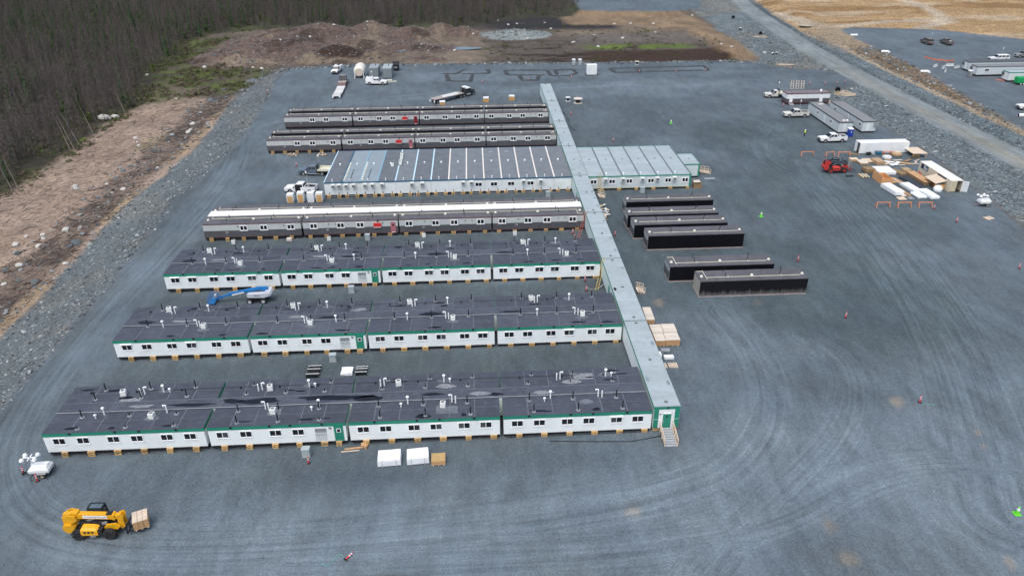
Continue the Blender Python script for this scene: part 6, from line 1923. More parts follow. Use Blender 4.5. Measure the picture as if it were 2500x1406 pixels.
for k in range(3):
    MB().box(-1.0, 1.0, -.8+k*.7, -.6+k*.7, 0, .12).build('bearer', M_PLYW, t)
for k in range(6):
    MB().cyl((-.85+k*.34, -1.1, .28), (-.85+k*.34, 1.0, .28), .15, 10).build('pipe', M_CREAM if k % 2 else M_BRN, t)
wrapped('white carton, left of the pair behind the orange crate', 93.5, 159.0, 2.2, 4.0, .85, 0)
wrapped('white carton, right of the pair behind the orange crate', 95.4, 159.0, 2.2, 4.0, .85, 0)
t = thing('open_crate', 'orange plywood crate with open top and raised side', 'crate', (91.7, 153.6, gz(91)))
MB().box(-1.4, 1.2, -1.9, -1.83, 0, 1.3).build('crate_side', M_OSB, t)
MB().box(-1.4, -1.33, -1.828, 2.2, 0, 1.9).build('crate_side', M_OSB, t)
MB().box(1.13, 1.2, -1.828, 2.2, 0, 1.2).build('crate_side', M_OSB, t)
MB().box(-1.328, 1.128, 2.1, 2.17, 0, 1.2).build('crate_side', M_OSB, t)
MB().box(-1.328, 1.128, -1.828, 2.098, 0, .1).build('crate_floor', M_PLYS, t)
tag(MB().obox((0,0,.18), (1.2, 1.9, .1)).obox((0,0,.06), (1.0,1.6,.11)).build('board', M_PLYS, None, (93.4, 152.8, gz(93)), .2), 'small brown board beside the orange crate', 'board')
stack('board_stack', 'long brown boards behind the white cartons', 97.6, 158.2, 1.6, 3.6, .35, .35, M_BRN, M_BRN, straps=0)
stack('bag_stack', 'pallet of tan bags near the navy sign', 99.7, 158.8, 1.7, 1.7, .7, 0, M_CARD, M_CARD, straps=0)
tag(MB().obox((0,0,.08), (1.1, 1.4, .14)).build('board', M_PLY, None, (99.7, 156.9, gz(99)), 0), 'small pale sheet next to the long plywood stack', 'board')
stack('dark_sheets', 'dark roofing sheets left of the long plywood stack', 97.3, 153.5, 1.7, 3.8, .3, .2, M_DKS, M_DKS, straps=0, boards=False)
stack('dark_sheets', 'dark roofing sheets between the white bundles', 97.4, 149.7, 1.7, 4.2, .5, .12, M_DKS, M_DKS, straps=0, boards=False)
stack('plywood_stack', 'long brown plywood stack beside the cream container', 100.1, 153.8, 2.0, 7.2, .7, .06, M_PLYS, M_BRN, straps=0)
wrapped('white wrapped bundle with torn front, leftmost of the wrapped bundles', 90.6, 147.4, 2.1, 5.4, 1.0, .1)
wrapped('white wrapped bundle, middle long one', 95.3, 148.4, 2.0, 4.9, .7, .12)
wrapped('white wrapped bundle, low one in front of the middle', 94.8, 144.2, 2.0, 3.0, .5, .08)
wrapped('white wrapped bundle, rightmost of the wrapped bundles', 97.2, 144.6, 2.0, 4.8, .7, .08)
for i, (x, y, l_, w_, a_) in enumerate(((94.6,153.2,.3,4.2,.1),(95.3,152.8,.35,4.4,.18),(92.3,146.8,.5,4.6,.12),(93.0,146.4,.4,4.4,.02),(91.6,145.8,.9,3.4,.1))):
    tag(MB().box(-w_*.03-l_/2, l_/2, -w_/2, w_/2, .06, .24).box(-l_/2, l_/2, -w_*.4, -w_*.35, 0, .06).box(-l_/2, l_/2, w_*.35, w_*.4, 0, .06).build('lumber', [M_PLY, M_PLYS, M_BRN, M_PLYS, M_PLYW][i], None, (x, y, gz(x)), a_), ['pale long plank left of the dark sheets','brown long plank left of the dark sheets','brown lumber between white bundles, left piece','brown lumber between white bundles, right piece','pale low lumber in front of the brown lumber'][i], 'lumber')
tag(MB().obox((0,0,.1), (1.7,1.5,.16)).obox((0,0,.01),(1.2,1.0,.02)).build('board', M_PLY, None, (90.5, 143.1, gz(90)), 0), 'pale square sheet in front of the white bundles', 'board')
tag(MB().obox((0,0,.1), (1.1,1.2,.16)).obox((0,0,.01),(.9,.9,.02)).build('board', M_GALV, None, (92.5, 143.1, gz(92)), 0), 'grey square sheet in front of the white bundles', 'board')
t = thing('work_table', 'pale work table covered with boards at the right end of the white container', 'table', (108.2, 170.6, gl(108, 170)))
MB().box(-1.8, 1.8, -2.4, 2.4, 1.0, 1.12).build('table_top', M_PLY, t)
for x in (-1.6, 1.6):
    for y in (-2.2, 2.2):
        MB().box(x-.08, x+.08, y-.08, y+.08, 0, .998).build('leg', M_TIMBER, t)
MB().obox((-1.4, -2.9, .5), (2.2, .12, .9), .1, .4).build('leaning_board', M_BRN, t)
t = thing('foam_bundle', 'tan foam bundle in front of the white container', 'bundle', (103.4, 170.2, gl(103, 170)))
MB().lathe([(1.1,.05),(1.25,.3),(1.2,.7),(.9,.9)], n=10).build('bundle_body', M_CARD, t)
MB().obox((.2,.1,.95), (1.5,1.2,.08), .3).build('cover_sheet', M_PLY, t)
def generic(name, label, cat, x, y, parts):
    t = thing(name, label, cat, (x, y, gl(x, y)))
    for nm, c_, s_, rz, m_ in parts:
        MB().obox(c_, s_, rz).build(nm, m_, t)
    return t
generic('compressor', 'black small engine equipment in front of the white container', 'compressor', 96.8, 171.0, [('engine', (0,0,.45), (1.0,.6,.6), .2, M_TRIM), ('tank', (.9,-.5,.35), (.9,.5,.5), .3, M_GALV), ('handle', (-.6,.2,.7), (.6,.06,.06), .3, M_TRIM)])
generic('blue_machine', 'blue table saw in front of the white container', 'machine', 99.3, 171.2, [('body', (0,0,.55), (1.5,.7,.5), 0, mat('teal_paint', (.03,.2,.3), .5, .1)), ('leg', (-.5,0,.15), (.1,.6,.3), 0, M_TRIM), ('leg', (.5,0,.15), (.1,.6,.3), 0, M_TRIM), ('top', (0,0,.86), (1.7,.9,.08), 0, M_VBLUE)])
generic('orange_rack', 'low orange rack in front of the white container', 'rack', 101.6, 171.3, [('rail', (0,0,.7), (2.2,.1,.12), 0, M_ORG), ('leg', (-.9,0,.32), (.1,.5,.64), 0, M_ORG), ('leg', (.9,0,.32), (.1,.5,.64), 0, M_ORG)])
generic('access_ramp', 'brown plank ramp at the open end of the white container', 'ramp', 93.8, 171.6, [('plank', (-.4,0,.12), (2.4,.5,.06), -.4, M_BRN), ('plank', (-.4,.5,.12), (2.4,.4,.06), -.5, M_BRN)])
# sawhorses
SH = [((1970,381),'left orange sawhorse of the rear row of three',3.4,0),((2025,382),'middle orange sawhorse of the rear row, slightly turned',2.7,.25),((2059,382),'right orange sawhorse of the rear row of three',3.2,.02),((2154,506),'left orange sawhorse of the front row of three',3.1,0),((2206,506),'middle orange sawhorse of the front row of three',3.1,0),((2257,506),'right orange sawhorse of the front row of three',3.1,0)]
SHP = [(81.58, 171.56), (86.95, 170.88), (90.34, 170.64), (84.26, 138.94), (88.64, 138.64), (92.94, 138.35)]
M_SAWH = mat('orange_stained_wood', (.62,.24,.12), .65, .12)
for (p_, lab, L, a_), (x, y) in zip(SH, SHP):
    t = thing('sawhorse', lab, 'sawhorse', (x, y, gz(x)), a_, 'orange sawhorses')
    MB().box(-L/2, L/2, -.09, .09, 1.0, 1.14).build('beam', M_SAWH, t)
    for s in (-1, 1):
        for e_ in (-1, 1):
            MB().beam((s*(L/2-.3), 0, 1.05), (s*(L/2-.1), e_*.45, 0), .11).build('leg', M_SAWH, t)
# stake frames behind the maroon office
t = thing('truck_stakes', 'three pale wooden frames standing behind the maroon office', 'frame', (104.4, 236.2, gl(104, 236)))
for k in range(3):
    for x in (-.5, .5):
        MB().beam((k*1.7+x*.9-1.5, -.3, 0), (k*1.7+x*.9-1.2, .9, 2.3), .12).build('upright', M_PLY, t)
    for zz in (.1, .8, 1.5, 2.2):
        MB().beam((k*1.7-1.95+zz*.13, -.3+zz*.52, zz), (k*1.7-1.0+zz*.13, -.3+zz*.52, zz), .1).build('crossbar', M_PLY, t)

# ------------------------------------------------------------------ person
def person(loc, ang):
    t = thing('person', 'person in yellow safety vest and white helmet walking across the gravel', 'person', (loc[0], loc[1], gl(*loc)), ang)
    J = {'pelvis':(0,0,.95),'chest':(.03,0,1.3),'neck':(.05,0,1.5),'head':(.08,0,1.62),'crown':(.08,0,1.74),
         'hl':(0,.1,.92),'kl':(.14,.11,.52),'al':(.02,.12,.1),'tl':(.18,.12,.04),
         'hr':(0,-.1,.92),'kr':(-.02,-.11,.5),'ar':(-.26,-.12,.13),'tr':(-.12,-.12,.04),
         'sl':(.03,.2,1.42),'el':(-.06,.27,1.15),'wl':(.06,.27,.92),'fl':(.1,.27,.82),
         'sr':(.03,-.2,1.42),'er':(.08,-.27,1.16),'wr':(.26,-.24,1.0),'fr':(.34,-.22,.96)}
    E = [('pelvis','chest'),('chest','neck'),('neck','head'),('head','crown'),('pelvis','hl'),('hl','kl'),('kl','al'),('al','tl'),('pelvis','hr'),('hr','kr'),('kr','ar'),('ar','tr'),('chest','sl'),('sl','el'),('el','wl'),('wl','fl'),('chest','sr'),('sr','er'),('er','wr'),('wr','fr')]
    Rr = {'pelvis':.15,'chest':.17,'neck':.065,'head':.1,'crown':.08,'hl':.1,'hr':.1,'kl':.075,'kr':.075,'al':.055,'ar':.055,'tl':.045,'tr':.045,'sl':.08,'sr':.08,'el':.055,'er':.055,'wl':.04,'wr':.04,'fl':.035,'fr':.035}
    ks = list(J)
    me = bpy.data.meshes.new('body')
    me.from_pydata([J[k] for k in ks], [(ks.index(a), ks.index(b)) for a, b in E], [])
    o = bpy.data.objects.new('body', me)
    C.objects.link(o)
    o.modifiers.new('skin', 'SKIN')
    sv = me.skin_vertices[0].data
    for i, k in enumerate(ks):
        sv[i].radius = (Rr[k], Rr[k])
        sv[i].use_root = (k == 'pelvis')
    o.modifiers.new('sub', 'SUBSURF').levels = 1
    o.modifiers['sub'].render_levels = 1
    me2 = bpy.data.meshes.new_from_object(o.evaluated_get(bpy.context.evaluated_depsgraph_get()))
    me2.materials.clear()
    me2.materials.append(mat('dark_work_clothes', (.02,.022,.03), .8, .1))
    me2.materials.append(mat('skin_tone', (.5,.3,.22), .6, .05))
    for p in me2.polygons:
        c_ = p.center
        if c_.z > 1.5 or (abs(c_.y) > .2 and c_.z < .93):
            p.material_index = 1
    bpy.data.objects.remove(o)
    inst('body', me2, t)
    v = MB()
    rs = []
    for z, rx, ry in ((.98,.17,.21),(1.2,.19,.23),(1.38,.19,.25),(1.5,.1,.12)):
        rs.append([(.03+rx*math.cos(2*PI*i/12), ry*math.sin(2*PI*i/12), z) for i in range(12)])
    v.loft(rs).build('safety_vest', mat('hi_vis_yellow', (.55,.75,.05), .6, .05), t)
    MB().lathe([(.2,.0),(.15,.02),(.14,.08),(.08,.15),(.01,.17)], n=12).build('helmet', M_FRAME, t, (.08, 0, 1.67))
person((87.1, 186.9), .7)

# ------------------------------------------------------------------ cones and delineator posts
M_DEL = mat('red_delineator', (.62,.05,.06), .5, .08)
M_CONEG = mat('lime_cone', (.14,.62,.04), .5, .06)
dl = MB().lathe([(.1,.06),(.095,.45),(.088,.9),(.07,1.05),(.03,1.12)], n=10)
ME_DEL = dl.mesh('tube', M_DEL)
ME_DELB = MB().lathe([(.24,0),(.24,.05),(.12,.09)], n=10).mesh('base', M_TRIM)
ME_BAND = MB().lathe([(.1,0),(.1,.12),(.098,.12),(.098,0)], n=10).mesh('band', M_FRAME)
def delineator(label, loc, lean=0.0, rz=0.0, flat=False):
    t = thing('delineator_post', label, 'traffic post', (loc[0], loc[1], gl(*loc)+(.12 if flat else 0)), rz, 'red delineator posts')
    if flat:
        t.rotation_euler = (0, R(86), rz)
    elif lean:
        t.rotation_euler = (0, lean, rz)
    inst('tube', ME_DEL, t)
    inst('base', ME_DELB, t)
    for z in (.55, .82):
        inst('band', ME_BAND, t, (0, 0, z))
DP = [((-54.11, 68.63), 'red delineator post left of the near light tower'), ((-51.87, 67.28), 'red delineator post in front of the near light tower'), ((-20.91, 68.24), 'red delineator post by the grey box of the nearest wing'),
 ((18.09, 110.82), 'rear delineator post of the roped pair at the third wing'), ((17.78, 107.39), 'front delineator post of the roped pair at the third wing'), ((18.41, 130.15), 'rear delineator post by the red ladder'), ((18.48, 127.72), 'front delineator post by the red ladder'),
 ((26.39, 128.66), 'red delineator post between corridor and black modules'), ((57.16, 115.84), 'red delineator post right of the second black module'), ((57.22, 74.97), 'red delineator post with green string in the open yard'),
 ((57.00, 96.32), 'red delineator post below the nearest black module'), ((95.10, 130.46), 'red delineator post below the front sawhorses'), ((94.29, 137.17), 'red delineator post beside the rightmost sawhorse'), ((94.59, 110.54), 'red delineator post near the right edge below the spool'),
 ((-43.20, 173.67), 'red delineator post above the slate blue truck'), ((28.04, 211.55), 'red delineator post near the cable spools'), ((18.73, 253.37), 'red delineator post at the left trench outline'), ((3.09, 251.44), 'red delineator post near the semi tractor'), ((33.69, 256.26), 'red delineator post left of the white cabinet'),
 ((35.96, 185.85), 'red delineator post behind the dining modules'), ((58.51, 262.20), 'red delineator post at left of the right trench outline'), ((71.23, 261.18), 'red delineator post in the middle of the right trench outline'), ((82.02, 262.20), 'red delineator post at right end of the right trench outline'),
 ((110.77, 241.04), 'first red delineator post of the row near the mud pool'), ((115.78, 240.65), 'second red delineator post of the row near the mud pool'), ((119.94, 240.87), 'third red delineator post of the row near the mud pool'), ((122.96, 241.75), 'fourth red delineator post of the row near the mud pool'),
 ((92.56, 215.92), 'red delineator post by the steps of the maroon office'), ((-66.53, 244.24), 'red delineator post at the upper left edge of the yard'), ((112.92, 262.90), 'left delineator post on the rocks beyond the junction'), ((118.90, 263.71), 'right delineator post on the rocks beyond the junction')]
for p_, lab in DP:
    delineator(lab, p_, rng.uniform(-.06, .06), rng.random()*6)
delineator('fallen red delineator post at the bottom of the yard', (-14.52, 53.50), flat=True, rz=.9)
ME_CONE = MB().lathe([(.2,.05),(.06,.78),(.03,.8)], n=12).mesh('cone_body', M_CONEG)
ME_CONEB = MB().box(-.27,.27,-.27,.27,0,.06).mesh('base', M_CONEG)
ME_CONEW = MB().lathe([(.132,.42),(.085,.66),(.08,.66),(.128,.42)], n=12).mesh('band', M_FRAME)
for p_, lab in (((57.51, 135.84), 'lime green cone right of the black modules'), ((57.33, 55.45), 'lime green cone at the lower right edge'), ((54.85, 200.98), 'lime green cone far behind the dining modules')):
    t = thing('traffic_cone', lab, 'cone', (p_[0], p_[1], gz(p_[0])), 0, 'lime green cones')
    t.scale = (1.3, 1.3, 1.4)
    inst('cone_body', ME_CONE, t); inst('base', ME_CONEB, t); inst('band', ME_CONEW, t)
M_STRG = mat('green_string', (.08,.45,.3), .6, .1)
p_ = (-14.79, 53.93)
tag(MB().tube([(p_[0]-.1*k*1.0, p_[1]+.5*math.sin(k*.35)-.02*k*k*.12, gz(p_[0])+.02) for k in range(22)], .02, 5).build('cord', M_STRG), 'green cord trailing from the fallen delineator post', 'cord')
p_ = (57.41, 74.61)
tag(MB().tube([(p_[0]+.12*k, p_[1]-.02*k, gz(p_[0])+.02) for k in range(14)], .02, 5).build('cord', M_STRG), 'green string beside the delineator in the open yard', 'cord')
a_, b_ = (17.78, 107.39), (20.85, 108.2)
tag(MB().tube([(a_[0]+(b_[0]-a_[0])*k/10, a_[1]+(b_[1]-a_[1])*k/10, 1.0-.7*math.sin(PI*k/10)+.12*k/10) for k in range(11)], .03, 5).build('rope', M_CREAM), 'sagging cream rope between delineator post and corridor wall', 'rope')

# ------------------------------------------------------------------ small things round the wings
def ebox(label, loc, s=1.0):
    t = thing('utility_pedestal', label, 'utility box', (loc[0], loc[1], gz(loc[0])), 0, 'grey utility pedestals')
    MB().box(-.45*s, .45*s, -.35, .35, .12, 1.15*s).build('cabinet', M_GREYBOX, t)
    MB().box(-.5*s, .5*s, -.4, .4, 1.152*s, 1.22*s).build('lid', M_GREYBOX, t)
    MB().box(-.5*s, .5*s, -.4, .4, 0, .118).build('pad', M_GALV, t)
for p_, lab in (((-21.41, 69.63), 'grey utility pedestal in front of the nearest wing'), ((-21.34, 89.63), 'grey utility pedestal in front of the second wing'), ((-21.41, 109.77), 'grey utility pedestal in front of the third wing'), ((-21.12, 130.32), 'grey utility pedestal in front of the white strip row'), ((15.44, 149.59), 'grey utility pedestal in front of the kitchen block'), ((36.23, 150.50), 'grey utility pedestal in front of the dining modules')):
    ebox(lab, p_)
for p_, lab in (((-46.54, 130.59), 'white cooling unit on the ground left of the white strip row'), ((-28.51, 130.69), 'white cooling unit second from left by the white strip row'), ((-10.41, 130.82), 'white cooling unit third from left by the white strip row'), ((7.16, 130.43), 'white cooling unit rightmost by the white strip row')):
    t = thing('cooling_unit', lab, 'cooling unit', (p_[0], p_[1], gz(p_[0])), .1, 'cooling units on the gravel')
    put_ac(t, 0, 0, 0)
tag(MB().box(-.5,.5,-.35,.35,0,.45).box(-.4,.4,-.3,.3,.45,.55).build('small_crate', M_PLYW, None, (-36.17, 131.27)+(0.05,), .1), 'small pale crate under the leftmost white strip module', 'crate')
# white bundles in front of the nearest wing
wrapped('left white wrapped bundle in front of the nearest wing', -11.3, 68.0, 2.7, 1.9, 1.0, .05, group='white bundles by the nearest wing')
wrapped('right white wrapped bundle in front of the nearest wing', -7.95, 68.1, 2.6, 1.9, 1.0, .08, group='white bundles by the nearest wing')
stack('board_stack', 'square tan board stack right of the white bundles', -5.5, 67.6, 1.65, 1.5, .55, .03, mat('tan_board', (.42,.28,.12), .7, .1), M_PLYS, straps=0, boards=False)
tag(MB().box(-1.3,1.3,-.12,.12,0,.14).box(.7,1.5,-.1,.5,.14,.4).box(1.2,1.35,-.5,.6,0,.5).build('timber', M_PLYS, None, (-15.70, 70.58)+(.1,), .12), 'brown timbers lying at the foot of the nearest wing', 'lumber')
tag(MB().box(-1.1,1.1,-.08,.08,0,.08).box(-.9,-.6,-.07,.07,.08,.1).build('timber', M_PLY, None, (-16.28, 70.10)+(.1,), .08), 'single pale plank lying in front of the nearest wing', 'lumber')
# pallets of black grating between first and second wing
def grating(label, loc, L, W, rz, m):
    t = thing('grating_pallet', label, 'pallet', (loc[0], loc[1], gz(loc[0])), rz)
    for k in range(8):
        MB().box(-L/2+k*L/8, -L/2+k*L/8+L/11, -W/2, W/2, .1, .45).build('grating_bar', m, t)
    for y in (-W*.35, W*.1, W*.4):
        MB().box(-L/2-.08, L/2+.08, y-.04, y+.04, .452, .5).build('batten', M_FRAME, t)
    MB().box(-L/2, L/2, -W/2, -W/2+.12, 0, .098).box(-L/2, L/2, W/2-.12, W/2, 0, .098).build('bearer', M_TRIM, t)
grating('pallet of black gratings with white battens behind the nearest wing', (-23.6, 86.9), 1.7, 2.6, 0, M_TRIM)
grating('small pallet of black pipes with white battens behind the nearest wing', (-16.9, 86.6), 1.5, 1.7, 0, M_TRIM)
wrapped('clear wrapped white pallet behind the nearest wing', -18.9, 86.5, 1.6, 1.6, .5, 0, group='white bundles by the nearest wing')
# bags / crates by the white pickup
M_CRT = mat('tan_crate_face', (.62,.36,.12), .65, .12)
for (x, lab, h_, m_) in ((-39.9,'first tall white bag with tan front by the white pickup',2.0,M_CRT),(-37.7,'second tall white bag with tan front by the white pickup',2.3,M_CRT),(-35.6,'tall plain white bag by the white pickup',2.2,M_WRAPW),(-33.75,'rightmost tall white bag with tan front by the kitchen',2.1,M_CRT)):
    t = thing('bulk_bag', lab, 'bag', (x+.1, 150.7, gz(x)), .05*math.sin(x))
    MB().loft([[(-.7*k,-.65*k,z),(.7*k,-.65*k,z),(.72*k,.65*k,z),(-.68*k,.65*k,z)] for z, k in ((.1,.94),(h_*.5,1.03),(h_,1.0))]).build('bag_body', M_WRAPW, t)
    if m_ is not M_WRAPW:
        for k in range(3):
            MB().box(-.55, .55, -.73, -.69, .2+k*(h_-.5)/3, .1+(k+1)*(h_-.5)/3).build('front_panel', m_, t)
    MB().box(-.6, .6, -.6, .6, 0, .098).build('pallet', M_PLYW, t)
# wood right of the corridor
stack('board_stack', 'narrow pale board stack beside the corridor behind the big stack', 26.25, 98.3, 1.3, 3.9, .7, -.03, M_PLYW, M_PLYS, straps=0)
for i, (x, y, l_, w_, h_, lab) in enumerate(((26.4,93.3,1.7,2.2,.95,'far left'), (28.3,93.3,2.0,2.2,1.0,'far right'), (26.3,91.0,1.5,2.2,.95,'near left'), (28.15,91.0,2.1,2.2,1.0,'near right'))):
    stack('plywood_stack', 'pale plywood stack beside the corridor, %s of the four' % lab, x, y+.2, l_, w_, h_, 0, M_PLYW, M_PLYS, straps=0)
wrapped('clear wrapped bundle of fittings below the plywood stacks', 26.7, 88.7, 1.3, .7, .45, 0, group='small goods by the corridor', m=M_GALV)
wrapped('left white carton below the plywood stacks', 25.4, 87.6, .9, 1.0, .6, 0, group='small goods by the corridor')
wrapped('right white carton below the plywood stacks', 26.8, 87.0, 1.4, .7, .45, 0, group='small goods by the corridor')
def pallet(label, loc, L, W, rz):
    t = thing('pallet', label, 'pallet', (loc[0], loc[1], gz(loc[0])), rz, 'empty wooden pallets')
    for k in range(7):
        MB().box(-L/2+k*L/7, -L/2+k*L/7+L/10, -W/2, W/2, .1, .14).build('slat', M_PLY, t)
    for y in (-W/2+.06, 0, W/2-.06):
        MB().box(-L/2, L/2, y-.05, y+.05, 0, .098).build('bearer', M_PLYW, t)
pallet('empty wooden pallet beside the corridor, right one', (27.0, 85.2), 1.3, 1.1, 0)
pallet('empty wooden pallet beside the corridor, left one', (25.55, 85.2), 1.2, 1.1, .05)
pallet('broken pale pallet on the gravel below the right light tower', (102.6, 131.9), 1.9, 1.3, .3)
for (x, y, lab) in ((-45.6,181.6,'first heap of scrap lumber in front of the leftmost grey module'),(-38.2,181.2,'second heap of scrap lumber in front of the leftmost grey module')):
    t = thing('lumber_heap', lab, 'lumber', (x, y, gz(x)))
    for i in range(7):
        MB().obox((rng.uniform(-1,1), rng.uniform(-.8,.8), .1+.07*i), (rng.uniform(.8,2.0), .18, .12), rng.uniform(0,3)).build('offcut', rng.choice([M_PLY, M_PLYS, M_PLYW]), t)
for (x, y, lab) in ((-9.5,224.6,'yellow crate of parts in front of the semi truck'),(3.8,227.9,'orange topped crate left of the far corridor end'),(11.8,229.2,'slatted yellow crate near the far corridor end')):
    t = thing('slatted_crate', lab, 'crate', (x, y, gz(x)), .05)
    for k in range(4):
        MB().box(-.85, .85, -.7, .7, .1+k*.36, .38+k*.36).build('slat_layer', M_CRT if k < 3 else M_FRAME, t)
    MB().box(-.7, .7, -.6, .6, 0, .098).build('bearer', M_PLYW, t)
for i, (x, w_) in enumerate(((27.2,1.6),(29.4,2.2),(31.6,1.6))):
    stack('lumber_pile', 'pale lumber pile behind the dining modules, %s' % ('left','middle','right')[i], x, 174.2, w_, .9, .6, 0, M_PLY, M_PLYS, straps=0)
t = thing('tool_crate', 'open brown crate at the right end of the dining modules', 'crate', (48.9, 152.6, gz(48)))
for a in ((-.9,.9,-.7,-.63),(-.9,.9,.63,.7)):
    MB().box(*a, 0, 1.1).build('crate_side', M_BRN, t)
for a in ((-.9,-.83),(.83,.9)):
    MB().box(*a, -.628, .628, 0, 1.1).build('crate_side', M_BRN, t)
MB().obox((0,.5,1.25), (1.5,.9,.08), .1, .25).build('lid_sheet', M_PLYW, t)
tag(MB().box(-1.2,1.2,-.5,.5,.05,.12).box(-1.1,1.1,-.4,.4,0,.05).build('board', M_GALV, None, (53.2, 157.6, gz(53)), 0), 'grey sheet on the gravel below the annex', 'board')
tag(MB().obox((0,0,.85),(1.8,1.2,1.5)).obox((.2,.1,1.75),(1.3,.9,.3)).obox((-1.2,.2,.35),(1.0,.9,.7)).build('baled_goods', mat('ochre_load', (.45,.28,.06), .7, .2), None, (103.6, 118.6, gz(100)), .2), 'ochre load cut by the right edge of the picture', 'crate')

# stairs
def stairs(label, loc, rz, n, w, rise, run, m_step, tall=.95):
    """rises along +y from its foot"""
    t = thing('wooden_stairs', label, 'stairs', (loc[0], loc[1], gz(loc[0])), rz, 'timber stairs')
    for k in range(n):
        MB().box(-w/2, w/2, k*run, k*run+run*.92, (k+1)*rise-.05, (k+1)*rise).build('tread', m_step, t)
    for s in (-1, 1):
        MB().beam((s*w/2, 0, .1), (s*w/2, n*run, n*rise), .07, .22).build('stringer', M_PLY, t)
        for k in (0, n//2, n-1):
            MB().box(s*w/2-.05+s*.06, s*w/2+.05+s*.06, k*run, k*run+.1, 0, (k+1)*rise+tall).build('baluster', M_PLY, t)
        MB().beam((s*w/2+s*.06, 0, rise+tall), (s*w/2+s*.06, n*run, n*rise+tall), .09).build('handrail', M_PLY, t)
        MB().beam((s*w/2+s*.06, 0, rise+tall*.5), (s*w/2+s*.06, n*run, n*rise+tall*.5), .07).build('mid_rail', M_PLY, t)
    return t
M_STEP = mat('grey_step', (.36,.39,.41), .6, .08)
stairs('timber stairs with grey treads at the green corridor door', (22.65, 68.4), 0, 8, 1.5, .075, .36, M_STEP)
stairs('timber stairs on the right side of the corridor near the third wing', (27.4, 106.6), PI/2, 4, 1.4, .12, .34, M_PLYW)
stairs('timber stairs on the right side of the corridor by the dining modules', (27.6, 148.4), PI/2, 4, 1.5, .12, .36, M_PLYW)
stairs('timber stairs at the right side of the annex', (54.4, 161.6), PI/2, 5, 1.6, .1, .5, M_PLY)
t = thing('debris_pile', 'heap of pale broken boards beside the corridor', 'debris', (26.0, 139.0, gz(26)))
for i in range(14):
    MB().obox((rng.uniform(-.7,.7)+i*.03, 4-i*.55+rng.uniform(-.4,.4), .25+rng.uniform(0,.4)), (rng.uniform(.6,1.6), rng.uniform(.15,.5), .08), rng.uniform(0,3), rng.uniform(-.3,.3)).build('broken_board', rng.choice([M_PLY, M_PLYW, M_FRAME, M_CARD]), t)
ladder('ladder', 'yellow extension ladder leaning on the corridor at the third wing', (19.60, 107.6, .3), (21.2, 111.2, 4.6), .45, M_YEL, 14)
ladder('ladder', 'red extension ladder leaning on the corridor at the white strip row', (19.12, 127.8, .3), (21.1, 131.4, 4.6), .45, M_FIBRE, 14)
ladder('ladder', 'yellow ladder with cage at the left end of the dining modules', (26.9, 151.6, .3), (26.9, 152.1, 4.6), .5, M_YEL, 12)
tag(MB().tube([(25.2,218,.35),(26.5,212,.35),(26.8,206,.35),(26.2,200,.35),(27.5,196,.35)], .06, 6).build('ground_cable', M_BLACK), 'black cable on the gravel right of the far corridor', 'cable')
tag(MB().tube([(8,70.3,.3),(13,69.9,.32),(18,69.6,.33),(22.0,70.4,.35)], .05, 6).build('ground_cable', M_BLACK), 'black cable on the gravel under the nearest wing', 'cable')
# trench outlines: low ridges of dark spoil
M_SPOIL = mat('dark_trench_spoil', (.045,.052,.055), .95, .4, 2.0, bump=.6)
def windrow(label, segs):
    mb = MB()
    for pts in segs:
        for (ax, ay), (bx_, by_) in zip(pts[:-1], pts[1:]):
            ln = math.hypot(bx_-ax, by_-ay)
            n_ = max(2, int(ln/.9))
            ux, uy = (bx_-ax)/ln, (by_-ay)/ln
            prev = None
            for k in range(n_+1):
                cx_, cy_ = ax+ux*ln*k/n_+rng.uniform(-.12, .12), ay+uy*ln*k/n_+rng.uniform(-.12, .12)
                w_, h_ = rng.uniform(.6, 1.1), rng.uniform(.15, .38)
                z_ = tz1(cx_, cy_)-.03
                cur = [(cx_-uy*w_, cy_+ux*w_, z_), (cx_+rng.uniform(-.1,.1), cy_, z_+h_), (cx_+uy*w_, cy_-ux*w_, z_)]
                if prev:
                    mb.add(prev+cur, [(0,3,4,1),(1,4,5,2)])
                prev = cur
    o = mb.build('trench_spoil', M_SPOIL)
    return tag(o, label, kind='structure')
windrow('dark rectangular trench outline right of the white cabinet', [[(49.42, 269.31), (83.77, 270.49), (83.70, 263.97), (49.78, 262.90), (49.42, 269.31)], [(59.06, 269.18), (59.09, 262.15)]])
windrow('dark stepped trench outline left of the white cabinet', [[(11.52, 269.28), (26.44, 268.57), (27.04, 259.79), (33.40, 259.28), (36.42, 262.72), (35.99, 268.44), (29.42, 268.97), (29.35, 261.43)], [(11.52, 269.28), (12.21, 262.32), (25.02, 261.16)], [(16.13, 260.72), (16.69, 254.14), (21.82, 253.68), (22.79, 260.12)]])
windrow('dark stepped trench outline near the semi tractor', [[(-10.73, 266.42), (-5.68, 265.93), (-3.54, 271.42), (-2.07, 271.27)], [(-3.52, 265.71), (5.86, 265.42), (5.29, 271.84)], [(-9.25, 264.42), (-8.35, 255.97), (-5.97, 255.17)], [(-5.97, 255.17), (-0.69, 254.66), (-0.21, 263.54)]])
# roll of boards on the gravel by the far corridor wall
tag(MB().box(-1,1,-.2,.2,0,.12).box(-.8,.9,-.15,.15,.12,.2).build('board', M_PLYW, None, (18.5, 217.5, gz(18)), .1), 'pale boards on the gravel left of the far corridor end', 'board')


